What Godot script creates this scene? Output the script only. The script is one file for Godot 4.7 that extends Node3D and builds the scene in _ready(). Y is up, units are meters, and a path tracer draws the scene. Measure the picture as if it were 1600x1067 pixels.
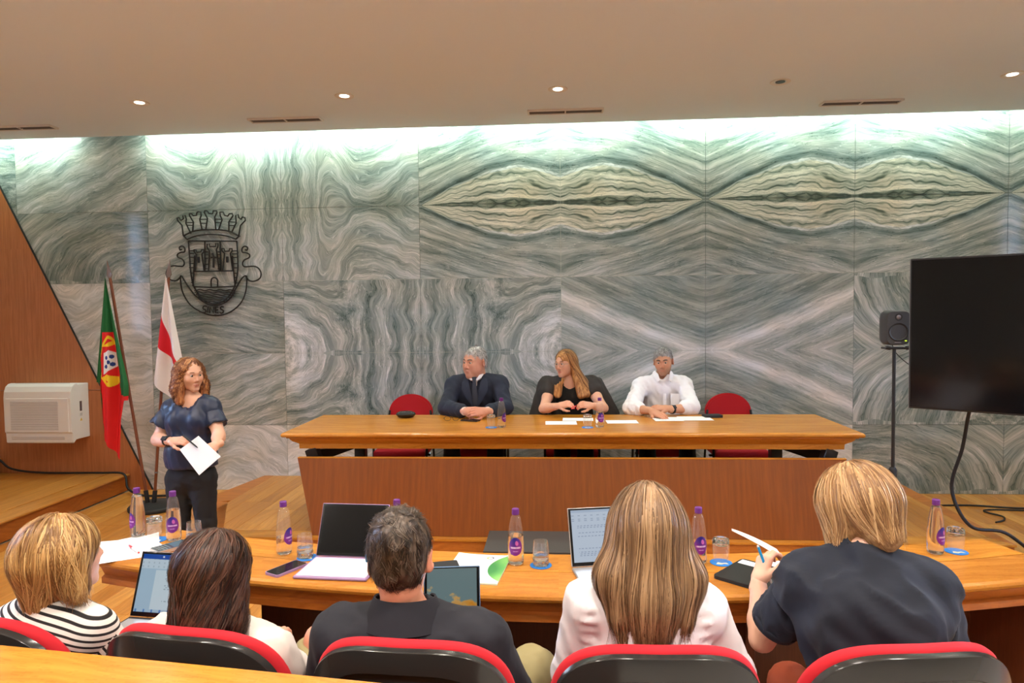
extends Node3D
# A council hall: marble wall, panel desk on a low dais, audience row seen from behind. Metres, y up; the marble wall stands at z = 0.

class M:
	var v := PackedVector3Array()
	var n := PackedVector3Array()
	var uv := PackedVector2Array()
	var c := PackedColorArray()
	var i := PackedInt32Array()

	func vert(p: Vector3, t := Vector2.ZERO, k := Color.WHITE) -> int:
		v.push_back(p)
		n.push_back(Vector3.ZERO)
		uv.push_back(t)
		c.push_back(k)
		return v.size() - 1

	func tri(a: int, b: int, d: int) -> void:
		i.push_back(a)
		i.push_back(b)
		i.push_back(d)

	func quad(a: int, b: int, d: int, e: int) -> void:
		tri(a, b, d)
		tri(a, d, e)

	# a flat convex polygon, counter-clockwise from outside; with ctr it is turned away from ctr
	func poly(p: Array, ctr: Variant = null, t: Array = [], k := Color.WHITE) -> void:
		var nn := Vector3.ZERO
		var mid := Vector3.ZERO
		for j in p.size():
			nn += (p[j] as Vector3).cross(p[(j + 1) % p.size()])
			mid += p[j] / p.size()
		nn = Vector3.ZERO
		for j in range(1, p.size() - 1):
			nn += (p[j] - p[0]).cross(p[j + 1] - p[0])
		var flip: bool = ctr != null and nn.dot(mid - ctr) < 0.0
		var f := v.size()
		for j in p.size():
			vert(p[j], t[j] if t.size() else Vector2.ZERO, k)
			n[f + j] = (-nn if flip else nn).normalized()
		for j in range(1, p.size() - 1):
			if flip:
				tri(f, f + j + 1, f + j)
			else:
				tri(f, f + j, f + j + 1)

	func box(ctr: Vector3, size: Vector3, bev := 0.003, b := Basis.IDENTITY) -> void:
		var h := size * 0.5
		bev = minf(bev, minf(h.x, minf(h.y, h.z)) * 0.6)
		var at := func(s: Vector3, ax: int) -> Vector3:
			var q := h - Vector3.ONE * bev
			q[ax] = h[ax]
			return ctr + b * (q * s)
		for ax in 3:
			var u := (ax + 1) % 3
			var w := (ax + 2) % 3
			for s in [-1.0, 1.0]:
				var pts := []
				for k in [[-1, -1], [1, -1], [1, 1], [-1, 1]]:
					var g := Vector3.ZERO
					g[ax] = s
					g[u] = k[0]
					g[w] = k[1]
					pts.append(at.call(g, ax))
				poly(pts, ctr)
		for ax in 3:
			var u := (ax + 1) % 3
			var w := (ax + 2) % 3
			for s1 in [-1.0, 1.0]:
				for s2 in [-1.0, 1.0]:
					var g := Vector3.ZERO
					g[u] = s1
					g[w] = s2
					g[ax] = -1.0
					var e := g
					e[ax] = 1.0
					poly([at.call(g, u), at.call(e, u), at.call(e, w), at.call(g, w)], ctr)
		for s1 in [-1.0, 1.0]:
			for s2 in [-1.0, 1.0]:
				for s3 in [-1.0, 1.0]:
					var g := Vector3(s1, s2, s3)
					poly([at.call(g, 0), at.call(g, 1), at.call(g, 2)], ctr)

	# profile of Vector2(radius, height), outside going up; a doubled point makes a sharp edge
	func lathe(prof: Array, seg := 24, xf := Transform3D.IDENTITY, k := Color.WHITE) -> void:
		var prev := -1
		for j in prof.size():
			var r: float = prof[j].x
			var f := v.size()
			for s in seg + 1:
				var a := TAU * s / seg
				vert(xf * Vector3(r * cos(a), prof[j].y, r * sin(a)), Vector2(float(s) / seg, float(j) / prof.size()), k)
			if prev >= 0 and not (prof[j] as Vector2).is_equal_approx(prof[j - 1]):
				for s in seg:
					quad(prev + s, f + s, f + s + 1, prev + s + 1)
			prev = f

	func tube(path: Array, rad: Variant, seg := 8, k := Color.WHITE, caps := true, flat := 1.0, upv := Vector3.UP) -> void:
		var cnt := path.size()
		var u := Vector3.ZERO
		var prev := -1
		for j in cnt:
			var t: Vector3 = (path[mini(j + 1, cnt - 1)] - path[maxi(j - 1, 0)]).normalized()
			if j == 0:
				u = upv - t * upv.dot(t)
				if u.length() < 0.05:
					u = Vector3.RIGHT - t * t.x
				u = u.normalized()
			else:
				u = (u - t * u.dot(t)).normalized()
			var w := t.cross(u)
			var r: float = rad if rad is float else rad[j]
			var f := v.size()
			for s in seg:
				var a := TAU * s / seg
				vert(path[j] + u * (cos(a) * r * flat) + w * (sin(a) * r), Vector2(float(s) / seg, float(j) / cnt), k)
			if prev >= 0:
				for s in seg:
					var s1 := (s + 1) % seg
					quad(prev + s, prev + s1, f + s1, f + s)
			elif caps:
				var ce := vert(path[0], Vector2.ZERO, k)
				for s in seg:
					tri(ce, f + (s + 1) % seg, f + s)
			if j == cnt - 1 and caps:
				var ce := vert(path[j], Vector2.ZERO, k)
				for s in seg:
					tri(ce, f + s, f + (s + 1) % seg)
			prev = f

	# a flat outline (counter-clockwise in xy) given thickness from z = 0 to depth
	func extrude(pts: PackedVector2Array, depth: float, xf := Transform3D.IDENTITY, uvbox := Rect2(0, 0, 1, 1)) -> void:
		if Geometry2D.is_polygon_clockwise(pts):
			pts = pts.duplicate()
			pts.reverse()
		var t := Geometry2D.triangulate_polygon(pts)
		for side in 2:
			var f := v.size()
			for p in pts:
				vert(xf * Vector3(p.x, p.y, depth * side), Vector2((p.x - uvbox.position.x) / uvbox.size.x, 1.0 - (p.y - uvbox.position.y) / uvbox.size.y))
				n[v.size() - 1] = (xf.basis * Vector3(0, 0, 1 if side else -1)).normalized()
			for j in range(0, t.size(), 3):
				var q := (pts[t[j + 1]] - pts[t[j]]).cross(pts[t[j + 2]] - pts[t[j]])
				if (q > 0) == (side == 1):
					tri(f + t[j], f + t[j + 1], f + t[j + 2])
				else:
					tri(f + t[j], f + t[j + 2], f + t[j + 1])
		for j in pts.size():
			var a := pts[j]
			var b := pts[(j + 1) % pts.size()]
			poly([xf * Vector3(a.x, a.y, 0), xf * Vector3(b.x, b.y, 0), xf * Vector3(b.x, b.y, depth), xf * Vector3(a.x, a.y, depth)])

	# a sheet p(u, v) of some thickness; du x dv points out of the front
	func sheet(nu: int, nv: int, f: Callable, th := 0.0, k := Color.WHITE) -> void:
		var g := []
		for a in nv + 1:
			for b in nu + 1:
				g.append(f.call(float(b) / nu, float(a) / nv))
		var nor := []
		for a in nv + 1:
			for b in nu + 1:
				var du: Vector3 = g[a * (nu + 1) + mini(b + 1, nu)] - g[a * (nu + 1) + maxi(b - 1, 0)]
				var dv: Vector3 = g[mini(a + 1, nv) * (nu + 1) + b] - g[maxi(a - 1, 0) * (nu + 1) + b]
				nor.append(du.cross(dv).normalized())
		var f0 := v.size()
		for side in (2 if th > 0.0 else 1):
			var s := v.size()
			for a in nv + 1:
				for b in nu + 1:
					var e := a * (nu + 1) + b
					vert(g[e] - nor[e] * (th * side), Vector2(float(b) / nu, 1.0 - float(a) / nv), k)
					n[v.size() - 1] = nor[e] * (1.0 - 2.0 * side)
			for a in nv:
				for b in nu:
					var e := s + a * (nu + 1) + b
					if side == 0:
						quad(e, e + 1, e + nu + 2, e + nu + 1)
					else:
						quad(e, e + nu + 1, e + nu + 2, e + 1)
		if th > 0.0:
			var o := (nu + 1) * (nv + 1)
			var rim := []
			for b in nu + 1:
				rim.append(b)
			for a in range(1, nv + 1):
				rim.append(a * (nu + 1) + nu)
			for b in range(nu - 1, -1, -1):
				rim.append(nv * (nu + 1) + b)
			for a in range(nv - 1, 0, -1):
				rim.append(a * (nu + 1))
			for j in rim.size():
				var a: int = rim[j]
				var b: int = rim[(j + 1) % rim.size()]
				poly([v[f0 + a], v[f0 + o + a], v[f0 + o + b], v[f0 + b]])

	# closed outline swept along frames; sharp along the outline, smooth along the path
	func sweep(prof: PackedVector2Array, frames: Array, caps := true) -> void:
		var m := prof.size()
		for j in m:
			var a := prof[j]
			var b := prof[(j + 1) % m]
			var prev := -1
			for q in frames.size():
				var t: Transform3D = frames[q]
				var f := vert(t * Vector3(a.x, a.y, 0))
				vert(t * Vector3(b.x, b.y, 0))
				if prev >= 0:
					quad(prev, prev + 1, f + 1, f)
				prev = f
		if caps:
			var t := Geometry2D.triangulate_polygon(prof)
			for e in 2:
				var x: Transform3D = frames[0] if e == 0 else frames[-1]
				var f := v.size()
				for p in prof:
					vert(x * Vector3(p.x, p.y, 0))
					n[v.size() - 1] = x.basis.z * (-1.0 if e == 0 else 1.0)
				for j in range(0, t.size(), 3):
					var q := (prof[t[j + 1]] - prof[t[j]]).cross(prof[t[j + 2]] - prof[t[j]])
					if (q > 0) == (e == 1):
						tri(f + t[j], f + t[j + 1], f + t[j + 2])
					else:
						tri(f + t[j], f + t[j + 2], f + t[j + 1])

	# a rectangular moulding: rings of Vector2(height, inset) from the top down; a doubled ring makes a sharp edge
	func moulding(rings: Array, r: Rect2) -> void:
		var cor := func(q: Vector2) -> Array:
			var a := r.grow(-q.y)
			return [Vector3(a.position.x, q.x, a.end.y), Vector3(a.end.x, q.x, a.end.y), Vector3(a.end.x, q.x, a.position.y), Vector3(a.position.x, q.x, a.position.y)]
		for s in 4:
			var prev := -1
			for j in rings.size():
				var p: Array = cor.call(rings[j])
				var f := vert(p[s])
				vert(p[(s + 1) % 4])
				if prev >= 0 and rings[j] != rings[j - 1]:
					quad(f, f + 1, prev + 1, prev)
				prev = f
		poly(cor.call(rings[0]))
		var bot: Array = cor.call(rings[-1])
		bot.reverse()
		poly(bot)

	func add(o: M) -> void:
		var f := v.size()
		v.append_array(o.v)
		n.append_array(o.n)
		uv.append_array(o.uv)
		c.append_array(o.c)
		for j in o.i:
			i.push_back(f + j)

	func finish() -> Array:
		var acc := PackedVector3Array()
		acc.resize(v.size())
		var flip := PackedInt32Array()
		flip.resize(i.size())
		for j in range(0, i.size(), 3):
			var a := i[j]
			var b := i[j + 1]
			var d := i[j + 2]
			var q := (v[b] - v[a]).cross(v[d] - v[a])
			acc[a] += q
			acc[b] += q
			acc[d] += q
			flip[j] = a
			flip[j + 1] = d
			flip[j + 2] = b
		for j in v.size():
			if n[j] == Vector3.ZERO:
				n[j] = acc[j].normalized() if acc[j] != Vector3.ZERO else Vector3.UP
		var out := []
		out.resize(Mesh.ARRAY_MAX)
		out[Mesh.ARRAY_VERTEX] = v
		out[Mesh.ARRAY_NORMAL] = n
		out[Mesh.ARRAY_TEX_UV] = uv
		out[Mesh.ARRAY_COLOR] = c
		out[Mesh.ARRAY_INDEX] = flip
		return out


# rounded shapes joined with a smooth minimum: tapered capsules and ellipsoids, some of them cut away
class Sd:
	var a := PackedVector3Array()
	var ba := PackedVector3Array()
	var iv := PackedFloat32Array()
	var ra := PackedFloat32Array()
	var dr := PackedFloat32Array()
	var kk := PackedFloat32Array()
	var kind := PackedInt32Array()
	var ng := PackedInt32Array()
	var bs: Array[Basis] = []
	var lo := Vector3.ONE * 1e6
	var hi := Vector3.ONE * -1e6

	func cone(p: Vector3, q: Vector3, r1: float, r2 := -1.0, k := 0.02, neg := 0) -> void:
		if r2 < 0.0:
			r2 = r1
		a.push_back(p)
		ba.push_back(q - p)
		iv.push_back(1.0 / maxf((q - p).length_squared(), 1e-9))
		ra.push_back(r1)
		dr.push_back(r2 - r1)
		kk.push_back(k)
		kind.push_back(0)
		ng.push_back(neg)
		bs.append(Basis.IDENTITY)
		if neg == 0:
			lo = lo.min(p - Vector3.ONE * r1).min(q - Vector3.ONE * r2)
			hi = hi.max(p + Vector3.ONE * r1).max(q + Vector3.ONE * r2)

	func ell(p: Vector3, r: Vector3, b := Basis.IDENTITY, k := 0.02, neg := 0) -> void:
		a.push_back(p)
		ba.push_back(Vector3(1.0 / r.x, 1.0 / r.y, 1.0 / r.z))
		iv.push_back(minf(r.x, minf(r.y, r.z)))
		ra.push_back(0.0)
		dr.push_back(0.0)
		kk.push_back(k)
		kind.push_back(1)
		ng.push_back(neg)
		bs.append(b.transposed())
		if neg == 0:
			var e := Vector3(absf(b.x.x) * r.x + absf(b.y.x) * r.y + absf(b.z.x) * r.z, absf(b.x.y) * r.x + absf(b.y.y) * r.y + absf(b.z.y) * r.z, absf(b.x.z) * r.x + absf(b.y.z) * r.y + absf(b.z.z) * r.z)
			lo = lo.min(p - e)
			hi = hi.max(p + e)

	# a half space cut away: everything on the side that the normal points to
	func cut(p: Vector3, nrm: Vector3, k := 0.004) -> void:
		a.push_back(p)
		ba.push_back(nrm.normalized())
		iv.push_back(0.0)
		ra.push_back(0.0)
		dr.push_back(0.0)
		kk.push_back(k)
		kind.push_back(2)
		ng.push_back(1)
		bs.append(Basis.IDENTITY)

	func one(j: int, p: Vector3) -> float:
		var q := p - a[j]
		if kind[j] == 0:
			var t := clampf(q.dot(ba[j]) * iv[j], 0.0, 1.0)
			return (q - ba[j] * t).length() - ra[j] - dr[j] * t
		if kind[j] == 2:
			return -q.dot(ba[j])
		q = bs[j] * q * ba[j]
		var k0 := q.length()
		var k1 := (q * ba[j]).length()
		return k0 * (k0 - 1.0) / k1 if k1 > 1e-6 else -iv[j]

	func ev(p: Vector3, list: PackedInt32Array) -> float:
		var d := 1e3
		for j in list:
			var e := 0.0
			var q := p - a[j]
			if kind[j] == 0:
				var t := clampf(q.dot(ba[j]) * iv[j], 0.0, 1.0)
				e = (q - ba[j] * t).length() - ra[j] - dr[j] * t
			elif kind[j] == 2:
				e = -q.dot(ba[j])
			else:
				q = bs[j] * q * ba[j]
				var k0 := q.length()
				var k1 := (q * ba[j]).length()
				e = k0 * (k0 - 1.0) / k1 if k1 > 1e-6 else -iv[j]
			var k := kk[j]
			if ng[j]:
				var h := maxf(k - absf(d + e), 0.0) / k
				d = maxf(d, -e) + h * h * k * 0.25
			else:
				var h := maxf(k - absf(d - e), 0.0) / k
				d = minf(d, e) - h * h * k * 0.25
		return d

	func all() -> PackedInt32Array:
		var pos := PackedInt32Array()
		var neg := PackedInt32Array()
		for j in kind.size():
			if ng[j]:
				neg.push_back(j)
			else:
				pos.push_back(j)
		pos.append_array(neg)
		return pos

	func grad(p: Vector3, list: PackedInt32Array, e := 0.002) -> Vector3:
		var g := Vector3.ZERO
		for s in [Vector3(1, -1, -1), Vector3(-1, -1, 1), Vector3(-1, 1, -1), Vector3(1, 1, 1)]:
			g += s * ev(p + s * e, list)
		return g.normalized()


# surface nets over the cells that the surface crosses; disp(p) -> metres outward, col(p) -> Color, tex(p) -> Vector2
static func nets(S: Sd, cell: float, m: M, disp: Variant = null, amp := 0.0, col: Variant = null, tex: Variant = null) -> void:
	var nb := 6
	var st := nb + 1
	var bl := nb * cell
	var lo := S.lo - Vector3.ONE * (cell * 1.5 + amp)
	var num := ((S.hi + Vector3.ONE * (cell * 2.0 + amp) - lo) / bl).ceil()
	var half := bl * 0.87
	var every := S.all()
	var vid := {}
	var edges := PackedInt64Array()
	var val := PackedFloat32Array()
	val.resize(st * st * st)
	var dist := PackedFloat32Array()
	dist.resize(S.kind.size())
	var off := [0, 1, st, st + 1, st * st, st * st + 1, st * st + st, st * st + st + 1]
	for bx in int(num.x):
		for by in int(num.y):
			for bz in int(num.z):
				var o := lo + Vector3(bx, by, bz) * bl
				var mid := o + Vector3.ONE * (bl * 0.5)
				var near := 1e3
				for j in every:
					dist[j] = S.one(j, mid)
					if not S.ng[j]:
						near = minf(near, dist[j])
				if near > half * 1.25 + amp + 0.012:
					continue
				var list := PackedInt32Array()
				for j in every:
					if S.ng[j]:
						if dist[j] < half * 1.4 + S.kk[j] + amp:
							list.push_back(j)
					elif dist[j] < near + half * 2.2 + S.kk[j]:
						list.push_back(j)
				var dm := S.ev(mid, list)
				if absf(dm) > half * 1.35 + amp + 0.012:
					continue
				var e := 0
				var mn := 1e3
				var mx := -1e3
				for x in st:
					for y in st:
						for z in st:
							var p := o + Vector3(x, y, z) * cell
							var d := S.ev(p, list)
							if disp != null and absf(d) < amp + cell * 2.0:
								d -= disp.call(p)
							val[e] = d
							mn = minf(mn, d)
							mx = maxf(mx, d)
							e += 1
				if mn >= 0.0 or mx < 0.0:
					continue
				for x in nb:
					for y in nb:
						for z in nb:
							e = (x * st + y) * st + z
							var inside := 0
							for q in 8:
								if val[e + off[q]] < 0.0:
									inside += 1
							if inside == 0 or inside == 8:
								continue
							var sum := Vector3.ZERO
							var cnt := 0
							for q in 8:
								var va := val[e + off[q]]
								for ax in 3:
									var bit := 1 << ax
									if q & bit:
										continue
									var vb := val[e + off[q | bit]]
									if (va < 0.0) != (vb < 0.0):
										var t := va / (va - vb)
										var pt := Vector3((q >> 2) & 1, (q >> 1) & 1, q & 1)
										pt[2 - ax] += t
										sum += pt
										cnt += 1
							var w := o + (Vector3(x, y, z) + sum / cnt) * cell
							var key := ((bx * nb + x) * 4096 + by * nb + y) * 4096 + bz * nb + z
							vid[key] = m.vert(w, tex.call(w) if tex != null else Vector2.ZERO, col.call(w) if col != null else Color.WHITE)
							var v0 := val[e]
							for ax in 3:
								var v1 := val[e + off[1 << (2 - ax)]]
								if (v0 < 0.0) != (v1 < 0.0):
									edges.push_back(key)
									edges.push_back(ax * 2 + (1 if v0 < 0.0 else 0))
	var step := [4096 * 4096, 4096, 1]
	for j in range(0, edges.size(), 2):
		var key := edges[j]
		var ax := edges[j + 1] >> 1
		var u: int = step[(ax + 1) % 3]
		var w: int = step[(ax + 2) % 3]
		if not (vid.has(key - u - w) and vid.has(key - u) and vid.has(key - w)):
			continue
		var p0: int = vid[key - u - w]
		var p1: int = vid[key - w]
		var p2: int = vid[key]
		var p3: int = vid[key - u]
		if edges[j + 1] & 1:
			m.quad(p0, p1, p2, p3)
		else:
			m.quad(p0, p3, p2, p1)


var mt := {}
var taken := {}
var jobs: Array[Callable] = []
var late := []
var lock := Mutex.new()


func numbered(called: String) -> String:
	var k: int = taken.get(called, 0)
	taken[called] = k + 1
	return called if k == 0 else "%s_%03d" % [called, k]


func put(called: String, m: M, material: Material, parent: Node3D = null, label := "") -> MeshInstance3D:
	var am := ArrayMesh.new()
	am.add_surface_from_arrays(Mesh.PRIMITIVE_TRIANGLES, m.finish())
	am.surface_set_material(0, material)
	return hang(called, am, parent, label)


func hang(called: String, am: Mesh, parent: Node3D = null, label := "", at := Transform3D.IDENTITY) -> MeshInstance3D:
	var o := MeshInstance3D.new()
	o.mesh = am
	o.name = called if parent else numbered(called)
	o.transform = at
	(parent if parent else self).add_child(o, true)
	if label:
		o.set_meta("label", label)
	return o


func tag(o: Node3D, label: String, category: String, group := "") -> Node3D:
	o.set_meta("label", label)
	o.set_meta("category", category)
	if group:
		o.set_meta("group", group)
	return o


func thing(called: String, label: String, category: String, at := Vector3.ZERO, turn := 0.0, group := "") -> Node3D:
	var o := Node3D.new()
	o.name = numbered(called)
	add_child(o)
	o.position = at
	o.rotation.y = turn
	return tag(o, label, category, group)


func struct(o: Node3D) -> Node3D:
	o.set_meta("kind", "structure")
	return o


func copy(src: Node3D, called: String, label: String, at: Vector3, turn := 0.0) -> Node3D:
	var r: Node3D = src.duplicate()
	r.name = numbered(called)
	add_child(r)
	r.position = at
	r.rotation.y = turn
	r.set_meta("label", label)
	return r


func mat(col: Color, rough := 0.6, metal := 0.0, extra := {}) -> StandardMaterial3D:
	var m := StandardMaterial3D.new()
	m.albedo_color = col
	m.roughness = rough
	m.metallic = metal
	for k in extra:
		m.set(k, extra[k])
	return m


func rgb(r: int, g: int, b: int) -> Color:
	return Color8(r, g, b)


func noise(sd: int, freq: float, oct := 4, kind := FastNoiseLite.TYPE_SIMPLEX_SMOOTH) -> FastNoiseLite:
	var n := FastNoiseLite.new()
	n.seed = sd
	n.noise_type = kind
	n.frequency = freq
	n.fractal_octaves = oct
	return n


# ---------- pictures of materials, computed side by side ----------
var pic := {}


func paint(called: String, w: int, h: int, f: Callable) -> void:
	pic[called] = null
	jobs.append(func():
		var b := PackedByteArray()
		b.resize(w * h * 3)
		var e := 0
		for y in h:
			for x in w:
				var k: Color = f.call((x + 0.5) / w, (y + 0.5) / h)
				b[e] = clampi(int(k.r * 255.0), 0, 255)
				b[e + 1] = clampi(int(k.g * 255.0), 0, 255)
				b[e + 2] = clampi(int(k.b * 255.0), 0, 255)
				e += 3
		var im := Image.create_from_data(w, h, false, Image.FORMAT_RGB8, b)
		lock.lock()
		late.append([called, im])
		lock.unlock())


func ramp(k: PackedColorArray, t: float) -> Color:
	var x := clampf(t, 0.0, 1.0) * (k.size() - 1)
	var j := mini(int(x), k.size() - 2)
	return k[j].lerp(k[j + 1], x - j)


func wood_pictures() -> void:
	var a := noise(3, 1.0, 4)
	var b := noise(9, 1.0, 2)
	var lo := Color(0.78, 0.72, 0.64)
	paint("grain_long", 768, 384, func(u, v):
		var bend: float = b.get_noise_2d(u * 2.0, v * 3.0) * 0.05
		var t: float = a.get_noise_2d(u * 3.0, (v + bend) * 60.0) * 0.5 + a.get_noise_2d(u * 1.5 + 40.0, (v + bend) * 14.0) * 0.5
		var pore: float = a.get_noise_2d(u * 22.0 + 9.0, v * 170.0)
		return Color(1, 1, 1).lerp(lo, clampf(0.45 + t * 0.75 + (0.22 if pore < -0.32 else 0.0), 0.0, 1.0)))
	paint("grain_upright", 768, 512, func(u, v):
		var x: float = u * 9.0
		var leaf := floorf(x)
		var q: float = x - leaf - 0.5
		if int(leaf) % 2:
			q = -q
		var wav: float = b.get_noise_2d(u * 14.0, v * 3.0) * 0.22
		var arch: float = sin((v * 5.0 + q * q * 12.0 + wav * 4.0) * 7.0) * exp(-q * q * 14.0) * clampf(1.0 - v * 0.8, 0.2, 1.0)
		var t: float = a.get_noise_2d((u + wav * 0.02) * 90.0, v * 3.0) * 0.6 + a.get_noise_2d(u * 260.0, v * 14.0) * 0.35 + arch * 0.22
		return Color(1, 1, 1).lerp(lo, clampf(0.45 + t * 0.6, 0.0, 1.0)))


func marble_pictures() -> void:
	var tones := PackedColorArray([rgb(58, 73, 72), rgb(104, 121, 120), rgb(148, 159, 158), rgb(192, 197, 199), rgb(232, 234, 237)])
	var wA := noise(21, 1.0, 2)
	var wB := noise(22, 1.0, 2)
	var fb := noise(23, 1.0, 5)
	var vein := noise(24, 1.0, 3)
	for kind in 8:
		paint("marble_%d" % kind, 704, 368, func(u, v):
			var x: float = u * 1.9
			var y: float = v
			var sd: float = kind * 13.7
			var strength: float = [0.014, 0.014, 0.075, 0.08, 0.035, 0.04, 0.1, 0.05][kind]
			x += wA.get_noise_2d(u * 3.2 + sd, v * 1.9) * strength + wB.get_noise_2d(u * 9.0, v * 5.0 + sd) * strength * 0.14
			y += wB.get_noise_2d(u * 3.2, v * 1.9 + sd) * strength + wA.get_noise_2d(u * 9.0 + sd, v * 5.0) * strength * 0.14
			var uu := x / 1.9
			var s := 0.0
			var q := x
			var light := 0.0
			match kind:
				0:
					var f := pow(sin(clampf((uu - 0.02) / 0.74, 0.0, 1.0) * PI * 0.5), 0.95)
					var c := clampf(y / maxf(0.44 * f, 0.01), 0.0, 1.0)
					f -= maxf(uu - 0.7, 0.0) * lerpf(1.9, 0.5, c)
					c = y / maxf(0.44 * f, 0.004)
					s = y - 0.44 * f
					if s > 0.0:
						s = y - lerpf(0.44 * f, 0.56 * uu, smoothstep(0.0, 0.55, s))
					else:
						s = clampf((c - 1.0) * 0.44, -0.5, 0.0)
						var wob := wA.get_noise_2d(u * 7.0 + 11.0, v * 3.0)
						light = 0.5 - 0.75 * pow(0.5 + 0.5 * sin(c * 24.0 + wob * 3.0), 7.0) - 0.35 * pow(0.5 + 0.5 * sin(c * 57.0 + wob * 6.0 + 1.0), 6.0)
						light -= 0.75 * smoothstep(0.19, 0.14, c + 0.05 * absf(uu - 0.66) / 0.3)
					light -= 0.55 * exp(-pow((s - 0.035) / 0.045, 2.0)) + 0.06
				1:
					s = y - 0.78 * pow(clampf(uu, 0.0, 1.2), 1.15)
					light = 0.75 * exp(-pow((s + 0.03) / 0.11, 2.0)) + 0.3 * smoothstep(-0.12, -0.2, s) - 0.16
				2:
					var r := Vector2(x - 1.9, (y - 1.0) * 1.1).length()
					var k := smoothstep(0.3, 0.72, uu)
					s = lerpf(x * 0.9, 1.7 - r * 1.05, k)
					q = lerpf(y, atan2(y - 1.0, x - 1.9), k)
					light = lerpf(-0.12, 0.35, smoothstep(0.9, 0.35, r))
				3:
					var k := smoothstep(0.16, 0.55, uu)
					s = lerpf(x * 1.5, y * 1.15 + 0.2 * sin(x * 3.4 + 0.6), k)
					q = lerpf(y, x, k)
					light = 0.05 - 0.3 * smoothstep(0.75, 1.0, y) * k
				4:
					s = y * 1.1 + 0.12 * sin(x * 2.2)
					light = -0.14
				5:
					s = Vector2((x - 1.75) * 0.62, y - 0.95).length() * 1.1
					q = atan2(y - 0.95, x - 1.75) * 0.8
					light = -0.2 + 0.25 * smoothstep(0.4, 0.1, uu)
				6:
					s = y * 0.8 + 0.22 * sin(x * 3.0 + 1.0) + x * 0.12
					light = 0.46
				_:
					s = y * 0.95 - x * 0.38
					q = x * 0.9 + y * 0.4
					light = 0.08
			var t: float = fb.get_noise_2d(s * 5.5 + sd, q * 0.7) * 0.62 + fb.get_noise_2d(s * 24.0 + 5.0, q * 2.0 + sd) * 0.3 + fb.get_noise_2d(s * 70.0, q * 6.0) * 0.12
			var vn: float = absf(vein.get_noise_2d(s * 5.0 + 70.0, q * 1.3 + sd))
			if vn < 0.025:
				t += (0.025 - vn) * (9.0 if kind == 6 else -6.0)
			# thin dark strata and pale ones
			var r1: float = absf(fb.get_noise_2d(s * 11.0 + 31.0, q * 0.9 + sd))
			var r2: float = absf(fb.get_noise_2d(s * 15.0 + 77.0, q * 1.1 - sd))
			t += 0.36 * smoothstep(0.05, 0.0, r1) - 0.4 * smoothstep(0.04, 0.0, r2)
			t *= [1.0, 0.72, 1.0, 0.95, 0.95, 1.0, 0.75, 0.9][kind]
			var k := ramp(tones, 0.56 + t * 0.62 + light * 0.55)
			var warm: float = clampf(0.5 + wA.get_noise_2d(u * 2.0 + 90.0 + sd, v * 2.0) * 1.2, 0.0, 1.0)
			if kind == 0 and s < -0.03:
				k = k.lerp(Color(k.r * 1.02, k.g * 0.985, k.b * 0.9), 0.8)
			return k.lerp(Color(k.r * 1.02, k.g * 0.99, k.b * 0.96), warm))


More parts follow.
